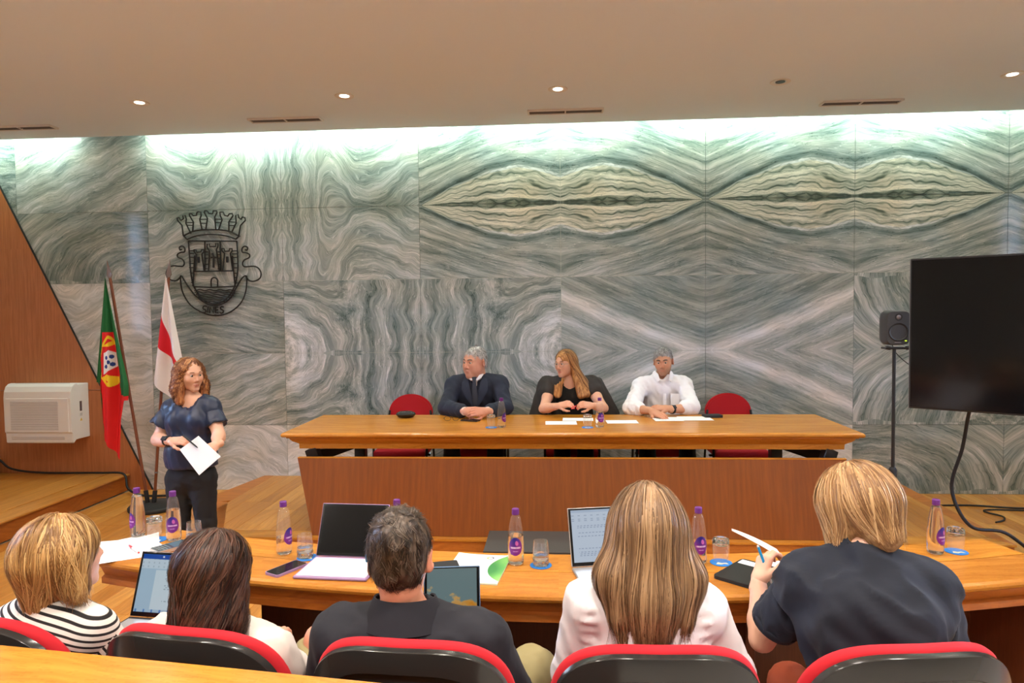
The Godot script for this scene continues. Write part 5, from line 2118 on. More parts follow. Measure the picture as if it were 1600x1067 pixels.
# a hand: palm and five fingers of their own lengths; side +1 puts the thumb towards dir x up
func hand(m: M, w: Vector3, dir: Vector3, up: Vector3, side: float, curl: Array, s := 1.0, skin := Color.WHITE, spread := 1.0, thumb_in := 0.3) -> void:
	dir = dir.normalized()
	up = (up - dir * up.dot(dir)).normalized()
	var r := dir.cross(up).normalized() * side
	var S := Sd.new()
	S.cone(w - dir * 0.03 * s, w + dir * 0.012 * s, 0.027 * s, 0.026 * s)
	for k in 4:
		var x: float = [0.027, 0.01, -0.008, -0.025][k]
		S.cone(w + (dir * 0.015 + r * x * 0.6) * s, w + (dir * 0.083 + r * x) * s - up * absf(x) * 0.12 * s, 0.0155 * s, 0.0115 * s, 0.014)
		var p: Vector3 = w + (dir * [0.084, 0.088, 0.085, 0.077][k] + r * x) * s
		var len: float = [0.072, 0.079, 0.073, 0.057][k] * s
		var c: float = curl[k]
		var a := 0.0
		var fan := r * (x * 3.0 * spread)
		for q in 3:
			a += c * [0.75, 1.1, 0.7][q]
			var d := ((dir + fan * 0.6).normalized() * cos(a) - up * sin(a)).normalized()
			var l: float = len * [0.46, 0.3, 0.24][q]
			var e: Vector3 = p + d * l
			S.cone(p, e, ([0.0096, 0.0088, 0.0078][q]) * s, ([0.0088, 0.0078, 0.0064][q]) * s, 0.005)
			p = e
	var t := w + (dir * 0.022 + r * 0.026 - up * 0.006) * s
	var td := (dir * 0.75 + r * 0.65 - up * 0.25).normalized()
	S.cone(w + (dir * 0.01 + r * 0.012) * s, t, 0.018 * s, 0.0145 * s, 0.014)
	for q in 3:
		var e: Vector3 = t + td * [0.034, 0.03, 0.024][q] * s
		S.cone(t, e, [0.0125, 0.0105, 0.0095][q] * s, [0.0105, 0.0095, 0.0075][q] * s, 0.008)
		t = e
		td = (td + dir * 0.25 - r * thumb_in - up * curl[4] * 0.5).normalized()
	var warm := skin.lerp(lin(205, 110, 90), 0.3)
	nets(S, 0.0036, m, null, 0.0, func(p: Vector3) -> Color: return skin.lerp(warm, clampf((p - w).dot(dir) / 0.15, 0.0, 1.0)))


# torso and limbs; j holds joints, g the girth (across, front to back), t the thickness of cloth over them
func trunk(S: Sd, j: Dictionary, g: Vector2, t := 0.0, legs := true) -> void:
	var up: Vector3 = (j.nck - j.pel).normalized()
	var rt: Vector3 = (j.sR - j.sL).normalized()
	var fw := rt.cross(up).normalized()
	rt = up.cross(fw).normalized()
	var b := Basis(rt, up, fw)
	var chs: Vector3 = j.pel.lerp(j.nck, 0.68)
	var wst: Vector3 = j.pel.lerp(j.nck, 0.3) + fw * j.get("belly", 0.0)
	S.ell(j.pel, Vector3(0.165 * g.x + t, 0.12 + t, 0.115 * g.y + t), b, 0.08)
	S.ell(wst, Vector3(0.138 * g.x + t, 0.16, 0.105 * g.y + t), b, 0.08)
	S.ell(chs, Vector3(0.155 * g.x + t, 0.18, 0.108 * g.y + t), b, 0.08)
	if j.has("bust"):
		for s in [-1.0, 1.0]:
			S.ell(chs + rt * s * 0.075 + fw * 0.075 + up * 0.01, Vector3(0.06, 0.065, 0.055) * j.bust + Vector3.ONE * t, b, 0.05)
	var r: float = j.get("shr", 0.052)
	S.cone(j.sL, j.sR, r + t, -1.0, 0.06)
	S.cone(j.nck - up * 0.01, j.sL, 0.046 + t, r * 0.92 + t, 0.05)
	S.cone(j.nck - up * 0.01, j.sR, 0.046 + t, r * 0.92 + t, 0.05)
	if legs:
		lower(S, j, t)


func lower(S: Sd, j: Dictionary, t := 0.0) -> void:
	for s in ["L", "R"]:
		var hp: Vector3 = j["h" + s]
		var kn: Vector3 = j["k" + s]
		var an: Vector3 = j["a" + s]
		var r: float = j.get("leg", 1.0)
		S.cone(hp, kn, 0.088 * r + t, 0.06 * r + t, 0.04)
		S.cone(kn, kn.lerp(an, 0.35), 0.06 * r + t, 0.058 * r + t, 0.02)
		S.cone(kn.lerp(an, 0.35), an, 0.058 * r + t, 0.04 + t, 0.02)


func feet(S: Sd, j: Dictionary, fw: Vector3) -> void:
	for s in ["L", "R"]:
		var an: Vector3 = j["a" + s]
		S.cone(an - fw * 0.04 - Vector3(0, 0.035, 0), an + fw * 0.14 - Vector3(0, 0.045, 0), 0.042, 0.032, 0.03)
		S.cone(an, an - Vector3(0, 0.02, 0), 0.042, -1.0, 0.03)


func arm(S: Sd, a: Vector3, b: Vector3, c: Vector3, t := 0.0, r := 1.0) -> void:
	S.cone(a, a.lerp(b, 0.45), 0.048 * r + t, 0.047 * r + t, 0.03)
	S.cone(a.lerp(b, 0.45), b, 0.047 * r + t, 0.039 * r + t, 0.02)
	S.cone(b, b.lerp(c, 0.3), 0.039 * r + t, 0.041 * r + t, 0.02)
	S.cone(b.lerp(c, 0.3), c, 0.041 * r + t, 0.027 * r + t, 0.02)


func folds(sd: int, amp: float, fx := 9.0, fy := 4.0) -> Callable:
	var n := noise(sd, 1.0, 2)
	return func(p: Vector3) -> float:
		var a := n.get_noise_3d(p.x * fx + p.y * 3.0, p.y * fy, p.z * fx)
		return amp * (1.0 - absf(a) * 3.2) * 0.6


func hair_tone(cols: Array, sd: int, f := 70.0) -> Callable:
	var n := noise(sd, 1.0, 3)
	return func(p: Vector3) -> Color:
		var t := clampf(0.5 + n.get_noise_3d(p.x * f, p.y * f * 0.08, p.z * f) * 0.9, 0.0, 0.999) * (cols.size() - 1)
		var k := int(t)
		return (cols[k] as Color).lerp(cols[k + 1], t - k)


# locks that lie along the surface of the hair mass and follow comb(p): guides, each with a few strands beside it
func strands(m: M, S: Sd, X: Transform3D, o: Dictionary, cols: Array, start: Callable, comb: Callable) -> void:
	var g := RandomNumberGenerator.new()
	g.seed = o.seed
	var every := S.all()
	var curl: float = o.get("curl", 0.0)
	var step: float = o.step
	var kids: int = o.get("kids", 7)
	var wide: float = o.get("spread", 0.006)
	for k in int(o.n):
		var p: Vector3 = start.call(g)
		var off: float = g.randf_range(o.get("in", -0.001), o.get("out", 0.004))
		for q in 3:
			p -= S.grad(p, every) * clampf(S.ev(p, every) - off, -0.06, 0.06)
		var path := [p]
		var nor := [S.grad(p, every)]
		var last := Vector3.ZERO
		var low: float = o.low + g.randf_range(-1.0, 1.0) * o.get("jit", 0.02)
		var cnt := int(o.steps * g.randf_range(0.75, 1.0))
		var sway: Vector3 = Vector3(g.randfn(), 0, g.randfn()) * o.get("stray", 0.1)
		for q in cnt:
			var nrm: Vector3 = nor[-1]
			var d: Vector3 = comb.call(p) + sway
			d = d - nrm * d.dot(nrm)
			if d.length() < 0.02:
				d = last if last != Vector3.ZERO else Vector3.RIGHT
			d = (d.normalized() + last * 0.8).normalized()
			last = d
			p += d * step
			nrm = S.grad(p, every)
			p -= nrm * clampf(S.ev(p, every) - off, -step, step)
			path.append(p)
			nor.append(nrm)
			if p.y < low:
				break
		if path.size() < 3:
			continue
		if o.get("tail", 0.0) > 0.0 and p.y < low + 0.03:
			var e: float = o.tail * g.randf_range(0.4, 1.0)
			var sw := Vector3(g.randfn(), 0, g.randfn()) * e
			for q in [0.35, 0.7, 1.0]:
				path.append(p + last * e * q + sw * 0.12 * q * q)
				nor.append(nor[-1])
		if curl > 0.0:
			var ph := g.randf() * TAU
			var fr: float = g.randf_range(0.8, 1.25) * o.get("coil", 130.0)
			var l := 0.0
			var base := path.duplicate()
			for q in path.size():
				if q:
					l += (base[q] - base[q - 1]).length()
				var am := curl * minf(1.0, l * 12.0)
				path[q] += Vector3(cos(l * fr + ph), 0.3 * sin(l * fr * 0.7), sin(l * fr + ph)) * am
		var n := path.size()
		var tone: float = g.randf()
		for c in kids:
			var sa := g.randfn() * wide
			var sb := g.randf_range(-0.0015, 0.0025)
			var lift: float = o.get("lift", 0.0) * g.randf()
			var lean := g.randf_range(-0.45, 0.45)
			var w: float = o.r * g.randf_range(0.7, 1.4)
			var from := g.randi() % 2 if n > 6 else 0
			var till := n - (g.randi() % 3 if n > 6 else 0)
			var ct := clampf(tone + g.randfn() * 0.22, 0.0, 0.999) * (cols.size() - 1)
			var ci := int(ct)
			var col: Color = (cols[ci] as Color).lerp(cols[ci + 1], ct - ci)
			var f := m.v.size()
			for q in range(from, till):
				var t: Vector3 = (path[mini(q + 1, n - 1)] - path[maxi(q - 1, 0)]).normalized()
				var nr: Vector3 = nor[q]
				var side := t.cross(nr).normalized()
				var at := float(q) / (n - 1)
				var pt: Vector3 = path[q] + side * sa * (1.0 - 0.45 * at) + nr * (sb + lift * at * at)
				var ww := w * (1.0 - pow(at, 3.0) * 0.8)
				var nn := (X.basis * (nr + side * lean)).normalized()
				for s in [-1.0, 1.0]:
					m.vert(X * (pt + side * (ww * s)), Vector2.ZERO, col)
					m.n[m.n.size() - 1] = nn
			for q in till - from - 1:
				m.quad(f + q * 2, f + q * 2 + 1, f + q * 2 + 3, f + q * 2 + 2)


func dome(up := 0.1, back := -1.0) -> Callable:
	return func(g: RandomNumberGenerator) -> Vector3:
		var v := Vector3.ZERO
		while true:
			v = Vector3(g.randfn(), g.randfn(), g.randfn()).normalized()
			if v.y > up and v.z < back * -1.0 and not (v.z > 0.62 and v.y < 0.75):
				break
		return Vector3(0, 0.03, -0.015) + v * 0.13


func fall(part_at: Vector3, down := 1.0) -> Callable:
	return func(p: Vector3) -> Vector3:
		var q := p - part_at
		q.y = 0.0
		return Vector3.DOWN * down + q.normalized() * 0.7


func short_hair(o: Dictionary, X: Transform3D, cols: Array, sd: int, n: int, len: int, r: float, back_low := -0.05, front := 0.062, puff := 0.0) -> void:
	var S := Sd.new()
	S.ell(Vector3(0, 0.04 + puff * 0.5, -0.017), Vector3(0.0815 + puff * 0.5, 0.091 + puff, 0.1015 + puff * 0.4))
	S.ell(Vector3(0, -0.02, -0.055), Vector3(0.068, 0.055, 0.055), Basis.IDENTITY, 0.03)
	S.ell(Vector3(0, -0.03, 0.12), Vector3(0.082, front + 0.045, 0.08), Basis.IDENTITY, 0.012, 1)
	S.cut(Vector3(0, back_low, -0.06), Vector3(0, -1, 0.25), 0.02)
	for s in [-1.0, 1.0]:
		S.ell(Vector3(s * 0.09, -0.012, -0.008), Vector3(0.024, 0.042, 0.03), Basis.IDENTITY, 0.008, 1)
		S.ell(Vector3(s * 0.085, -0.05, 0.03), Vector3(0.03, 0.06, 0.06), Basis.IDENTITY, 0.008, 1)
	var m := M.new()
	var nn := noise(sd, 1.0, 2)
	set_in(m, S, 0.006, X, func(p: Vector3) -> float: return 0.0025 * nn.get_noise_3d(p.x * 70.0, p.y * 40.0, p.z * 70.0), 0.004, hair_tone(cols, sd))
	strands(m, S, X, {"n": n, "seed": sd, "r": r, "step": 0.008, "steps": len, "low": back_low - 0.01, "jit": 0.006, "out": 0.002, "in": -0.002, "stray": 0.5, "lift": 0.01, "kids": 8, "spread": 0.006}, cols, func(g: RandomNumberGenerator) -> Vector3:
		var v := Vector3(g.randfn(), g.randfn() * 0.9 + 0.2, g.randfn() - 0.3).normalized()
		return Vector3(0, 0.03, -0.02) + v * 0.12, func(p: Vector3) -> Vector3:
		return Vector3(p.x * 2.0, -0.7 - 2.0 * maxf(0.0, 0.05 - p.y), -0.15 if p.y > 0.05 else -0.3) if p.y < 0.1 else Vector3(p.x * 3.0 + 0.25, 0, 0.6))
	part(o, "hair", m, "hair")


func shoe_pair(o: Dictionary, j: Dictionary, fw: Vector3, material := "black") -> void:
	var S := Sd.new()
	for s in ["L", "R"]:
		var an: Vector3 = j["a" + s]
		S.cone(an - fw * 0.045 - Vector3(0, 0.03, 0), an + fw * 0.14 - Vector3(0, 0.038, 0), 0.046, 0.037, 0.03)
		S.cone(an, an - Vector3(0, 0.03, 0), 0.046, -1.0, 0.03)
		S.cut(Vector3(0, an.y - 0.075, 0), Vector3.DOWN)
	var m := M.new()
	nets(S, 0.012, m)
	part(o, "shoes", m, material)


func seated(pel: Vector3, fw: Vector3, floor_y: float, nck: Vector3, sL: Vector3, sR: Vector3, spread := 0.1, reach := 0.42) -> Dictionary:
	var rt := fw.cross(Vector3.UP) * -1.0
	if (sR - sL).dot(rt) < 0.0:
		rt = -rt
	var j := {"pel": pel, "nck": nck, "sL": sL, "sR": sR}
	for q in [["L", -1.0], ["R", 1.0]]:
		var h: Vector3 = pel + rt * (q[1] * 0.085) + fw * 0.03 - Vector3(0, 0.02, 0)
		var k: Vector3 = pel + rt * (q[1] * spread) + fw * reach + Vector3(0, 0.02, 0)
		j["h" + q[0]] = h
		j["k" + q[0]] = k
		j["a" + q[0]] = Vector3(k.x, floor_y + 0.08, k.z) + fw * 0.02
	return j


func skin_of(o: Dictionary, j: Dictionary, g: Vector2, skin: Color, arms: Array, X: Transform3D, ho: Dictionary, cell := 0.014) -> M:
	var m := M.new()
	var S := Sd.new()
	trunk(S, j, g, -0.008)
	S.cone(j.nck - Vector3(0, 0.02, 0), X * Vector3(0, -0.06, -0.034), 0.056 * ho.get("neck", 1.0) * X.basis.x.length(), 0.05 * ho.get("neck", 1.0) * X.basis.x.length(), 0.04)
	for a in arms:
		arm(S, a[0], a[1], a[2], 0.0, a[3] if a.size() > 3 else 1.0)
	var fw: Vector3 = ((j.kL + j.kR) * 0.5 - j.pel) * Vector3(1, 0, 1)
	feet(S, j, ho.get("foot", fw).normalized())
	nets(S, cell, m, null, 0.0, func(_p): return skin)
	head(m, X, skin, ho)
	return m


func garment(j: Dictionary, g: Vector2, t: float, arms: Array, frac: float, cell: float, fold: Variant, amp: float, edit: Variant = null, tex: Variant = null, r := 1.0) -> M:
	var S := Sd.new()
	trunk(S, j, g, t, false)
	for a in arms:
		var e: Vector3 = a[1]
		if frac <= 1.0:
			S.cone(a[0], a[0].lerp(e, frac), 0.05 * r + t, 0.05 * r + t, 0.03)
		else:
			S.cone(a[0], e, 0.05 * r + t, 0.045 * r + t, 0.03)
			S.cone(e, e.lerp(a[2], frac - 1.0), 0.045 * r + t, (lerpf(0.045, 0.034, frac - 1.0)) * r + t, 0.02)
	if edit != null:
		edit.call(S)
	var m := M.new()
	nets(S, cell, m, fold, amp, null, tex)
	return m


func trousers(j: Dictionary, g: Vector2, t: float, cell: float, fold: Variant, amp: float, top: float) -> M:
	var S := Sd.new()
	var up: Vector3 = (j.nck - j.pel).normalized()
	S.ell(j.pel, Vector3(0.165 * g.x + t, 0.13 + t, 0.115 * g.y + t), Basis(Quaternion(Vector3.UP, up)), 0.08)
	S.cone(j.pel, j.pel + up * (top + 0.02), 0.11 * g.x, 0.105 * g.x, 0.05)
	lower(S, j, t)
	S.cut(j.pel + Vector3.UP * top, Vector3.UP)
	var m := M.new()
	nets(S, cell, m, fold, amp)
	return m


func watch(o: Dictionary, a: Vector3, b: Vector3, at: float, r: float, face_up: Vector3, called := "wristwatch") -> void:
	var c := a.lerp(b, at)
	var d := (b - a).normalized()
	var m := M.new()
	m.tube([c - d * 0.011, c - d * 0.008, c + d * 0.008, c + d * 0.011], [r * 0.97, r, r, r * 0.97], 20)
	var up := (face_up - d * face_up.dot(d)).normalized()
	m.box(c + up * r, Vector3(0.03, 0.012, 0.034), 0.003, Basis(d.cross(up), up, d.cross(up).cross(up)))
	part(o, called, m, "rubber")


func strip(pts: Array, wid: Array, th: float, nrm: Vector3) -> M:
	# a flat band of cloth along a path, facing nrm
	var m := M.new()
	var n := pts.size()
	m.sheet(2, n - 1, func(u, v):
		var k := int(roundf(v * (n - 1)))
		var t: Vector3 = (pts[mini(k + 1, n - 1)] - pts[maxi(k - 1, 0)]).normalized()
		var s := t.cross(nrm).normalized()
		return pts[k] + s * ((u - 0.5) * wid[k]) + nrm * (0.004 * (1.0 - absf(u - 0.5) * 2.0)), th)
	return m


func long_locks(o: Dictionary, X: Transform3D, S: Sd, cols: Array, sd: int, opt: Dictionary, comb: Callable, cell := 0.007) -> void:
	var m := M.new()
	var nn := noise(sd, 1.0, 2)
	var f: float = opt.get("ridge", 55.0)
	set_in(m, S, cell, X, func(p: Vector3) -> float: return opt.get("bump", 0.004) * nn.get_noise_3d(p.x * f, p.y * f * opt.get("along", 0.1), p.z * f), 0.006, hair_tone(cols, sd))
	strands(m, S, X, opt, cols, dome(opt.get("rise", 0.05), opt.get("fore", -0.75)), comb)
	part(o, "hair", m, "hair")


func cast() -> void:
	# --- the woman standing on the left
	figure("woman with curly ginger hair in a navy top, standing and holding a white card", Vector3(-2.48, 0, 2.3), func(o: Dictionary):
		var skin := lin(222, 172, 146)
		var X := turned(Vector3(-2.492, 1.388, 2.275), 56, 5, 2, 0.92)
		var j := {"pel": Vector3(-2.49, 0.71, 2.29), "nck": Vector3(-2.487, 1.225, 2.265), "sL": Vector3(-2.615, 1.165, 2.27), "sR": Vector3(-2.372, 1.17, 2.262), "hL": Vector3(-2.575, 0.68, 2.3), "hR": Vector3(-2.415, 0.68, 2.295), "kL": Vector3(-2.572, 0.38, 2.32), "kR": Vector3(-2.39, 0.38, 2.315), "aL": Vector3(-2.56, 0.085, 2.3), "aR": Vector3(-2.38, 0.085, 2.3), "bust": 0.9, "leg": 0.98, "shr": 0.045}
		var armL := [Vector3(-2.625, 1.15, 2.27), Vector3(-2.695, 0.955, 2.345), Vector3(-2.535, 0.968, 2.455)]
		var armR := [Vector3(-2.362, 1.155, 2.262), Vector3(-2.258, 0.99, 2.36), Vector3(-2.228, 0.945, 2.455)]
		var m := skin_of(o, j, Vector2(0.86, 0.9), skin, [armL, armR], X, {"lips": 0.6, "foot": Vector3.BACK, "neck": 0.9})
		hand(m, armL[2], Vector3(0.95, 0.12, 0.22), Vector3(-0.25, 0.75, 0.6), 1.0, [0.55, 0.6, 0.65, 0.7, 0.5], 0.92, skin)
		hand(m, armR[2], Vector3(-0.45, -0.15, 0.8), Vector3(0.35, 0.8, 0.45), -1.0, [0.6, 0.65, 0.65, 0.7, 0.4], 0.92, skin)
		part(o, "body", m, "skin")
		eyes_and_brows(o, X, Vector3(0.15, 0.0, 1), lin(70, 50, 36), lin(120, 74, 46), 0.0032)
		var fold := folds(5, 0.011, 10.0, 3.0)
		m = garment(j, Vector2(0.92, 1.02), 0.014, [armL, armR], 0.12, 0.011, fold, 0.012, func(S: Sd):
			S.ell(Vector3(-2.49, 0.86, 2.3), Vector3(0.168, 0.16, 0.125), Basis.IDENTITY, 0.06)
			S.cone(Vector3(-2.487, 1.28, 2.26), Vector3(-2.487, 1.2, 2.28), 0.085, 0.07, 0.01, 1)
			S.cone(Vector3(-2.46, 1.24, 2.35), Vector3(-2.45, 1.15, 2.39), 0.05, 0.012, 0.012, 1)
			S.cut(Vector3(0, 0.772, 0), Vector3.DOWN))
		part(o, "blouse", m, "navy_silk")
		for q in [[Vector3(-2.6, 1.155, 2.272), Vector3(-2.69, 1.045, 2.318)], [Vector3(-2.385, 1.16, 2.262), Vector3(-2.298, 1.05, 2.308)]]:
			var T := Sd.new()
			T.cone(q[0], q[1], 0.067, 0.075, 0.03)
			T.cut(q[1], (q[1] - q[0]).normalized() + Vector3(0, -0.5, 0.1), 0.006)
			m = M.new()
			nets(T, 0.009, m, fold, 0.012)
			part(o, "sleeve", m, "navy_silk", "blouse")
		m = trousers(j, Vector2(0.86, 0.92), 0.006, 0.012, folds(8, 0.006, 8.0, 14.0), 0.008, 0.1)
		part(o, "jeans", m, "jeans")
		shoe_pair(o, j, Vector3.BACK)
		var S := Sd.new()
		S.ell(Vector3(0, 0.04, -0.022), Vector3(0.087, 0.088, 0.102))
		for s in [-1.0, 1.0]:
			S.cone(Vector3(s * 0.07, 0.03, -0.02), Vector3(s * 0.092, -0.09, -0.005), 0.038, 0.042, 0.04)
			S.cone(Vector3(s * 0.092, -0.09, -0.005), Vector3(s * 0.092, -0.18, 0.025), 0.042, 0.032, 0.03)
		S.cone(Vector3(0, 0.0, -0.08), Vector3(0, -0.13, -0.08), 0.075, 0.06, 0.04)
		S.ell(Vector3(0, -0.04, 0.11), Vector3(0.064, 0.115, 0.085), Basis.IDENTITY, 0.015, 1)
		long_locks(o, X, S, [lin(92, 48, 26), lin(142, 84, 46), lin(184, 120, 70), lin(210, 156, 102)], 31, {"n": 300, "seed": 4, "r": 0.0018, "step": 0.017, "steps": 18, "low": -0.16, "jit": 0.03, "tail": 0.04, "out": 0.006, "curl": 0.009, "coil": 150.0, "stray": 0.25, "bump": 0.008, "ridge": 38.0, "along": 0.8, "rise": -0.1, "fore": -0.55}, fall(Vector3(0.02, 0.1, 0.02)))
		watch(o, armL[1], armL[2], 0.86, 0.033, Vector3(-0.1, 0.6, 0.8))
		watch(o, armL[1], armL[2], 0.72, 0.034, Vector3(-0.1, 0.6, 0.8), "bracelet"))
	# --- the man in the navy suit
	figure("grey-haired man in a navy suit and tie, seated behind the panel desk with clasped hands", Vector3(-0.73, 0.15, 0.55), func(o: Dictionary):
		var skin := lin(206, 150, 126)
		var X := turned(Vector3(-0.742, 1.342, 0.625), -36, 3, 0, 1.13)
		var j := seated(Vector3(-0.725, 0.68, 0.5), Vector3.BACK, 0.15, Vector3(-0.73, 1.205, 0.575), Vector3(-0.93, 1.13, 0.6), Vector3(-0.53, 1.135, 0.585), 0.19)
		j.belly = 0.05
		j.shr = 0.066
		var armL := [Vector3(-0.935, 1.125, 0.6), Vector3(-0.975, 0.955, 0.83), Vector3(-0.775, 0.962, 1.07), 1.2]
		var armR := [Vector3(-0.525, 1.13, 0.59), Vector3(-0.455, 0.955, 0.81), Vector3(-0.59, 0.962, 1.06), 1.2]
		var m := skin_of(o, j, Vector2(1.32, 1.5), skin, [armL, armR], X, {"wide": 1.04, "jaw": 1.2, "neck": 1.15, "lips": 0.3})
		hand(m, armL[2] + Vector3(0.005, 0.002, 0.005), Vector3(0.85, 0.05, 0.45), Vector3(-0.5, 0.35, 0.8), 1.0, [0.75, 0.8, 0.85, 0.9, 0.3], 1.14, skin)
		hand(m, armR[2] + Vector3(-0.005, 0.0, 0.02), Vector3(-0.85, 0.08, 0.5), Vector3(0.45, 0.45, 0.8), -1.0, [0.7, 0.75, 0.8, 0.85, 0.2], 1.14, skin)
		part(o, "body", m, "skin")
		eyes_and_brows(o, X, Vector3(-0.25, 0.0, 1), lin(60, 46, 36), lin(84, 74, 70), 0.0048)
		short_hair(o, X, [lin(110, 106, 102), lin(150, 146, 142), lin(186, 182, 178), lin(205, 200, 196)], 12, 260, 4, 0.0014, -0.05, 0.055)
		# shirt and tie show in the opening of the jacket
		m = garment(j, Vector2(1.3, 1.5), 0.002, [armL, armR], 1.97, 0.013, null, 0.0, func(S: Sd):
			S.cone(Vector3(-0.735, 1.19, 0.585), Vector3(-0.74, 1.24, 0.61), 0.085, 0.078, 0.02)
			S.cut(Vector3(-0.738, 1.245, 0.6), Vector3(0, 0.92, 0.4)), null, 1.04)
		part(o, "shirt", m, "shirt_pale")
		m = garment(j, Vector2(1.34, 1.55), 0.016, [armL, armR], 1.82, 0.011, folds(14, 0.008, 7.0, 4.0), 0.009, func(S: Sd):
			S.cone(Vector3(-0.74, 1.32, 0.6), Vector3(-0.73, 1.2, 0.59), 0.1, 0.078, 0.012, 1)
			S.cone(Vector3(-0.738, 1.22, 0.73), Vector3(-0.722, 0.98, 0.79), 0.074, 0.008, 0.01, 1), null, 1.16)
		part(o, "jacket", m, "navy_suit")
		for s in [-1.0, 1.0]:
			m = strip([Vector3(-0.735 + s * 0.078, 1.235, 0.625), Vector3(-0.735 + s * 0.085, 1.17, 0.705), Vector3(-0.73 + s * 0.082, 1.12, 0.745), Vector3(-0.726 + s * 0.055, 1.05, 0.77), Vector3(-0.722 + s * 0.022, 0.97, 0.785)], [0.03, 0.062, 0.075, 0.055, 0.02], 0.006, Vector3(s * 0.15, 0.3, 0.95).normalized())
			part(o, "lapel", m, "navy_suit", "jacket")
			m = strip([Vector3(-0.738 + s * 0.07, 1.25, 0.61), Vector3(-0.738 + s * 0.055, 1.225, 0.685), Vector3(-0.738 + s * 0.022, 1.19, 0.715)], [0.026, 0.03, 0.016], 0.004, Vector3(s * 0.4, 0.4, 0.85).normalized())
			part(o, "collar", m, "white_linen", "shirt")
		m = strip([Vector3(-0.738, 1.218, 0.708), Vector3(-0.737, 1.195, 0.722), Vector3(-0.736, 1.185, 0.722), Vector3(-0.733, 1.1, 0.745), Vector3(-0.728, 1.03, 0.765), Vector3(-0.726, 0.97, 0.775)], [0.045, 0.034, 0.03, 0.045, 0.055, 0.06], 0.008, Vector3(0, 0.25, 0.97).normalized())
		part(o, "tie", m, "tie")
		m = trousers(j, Vector2(1.3, 1.45), 0.014, 0.016, null, 0.0, 0.2)
		part(o, "trousers", m, "navy_suit")
		shoe_pair(o, j, Vector3.BACK))
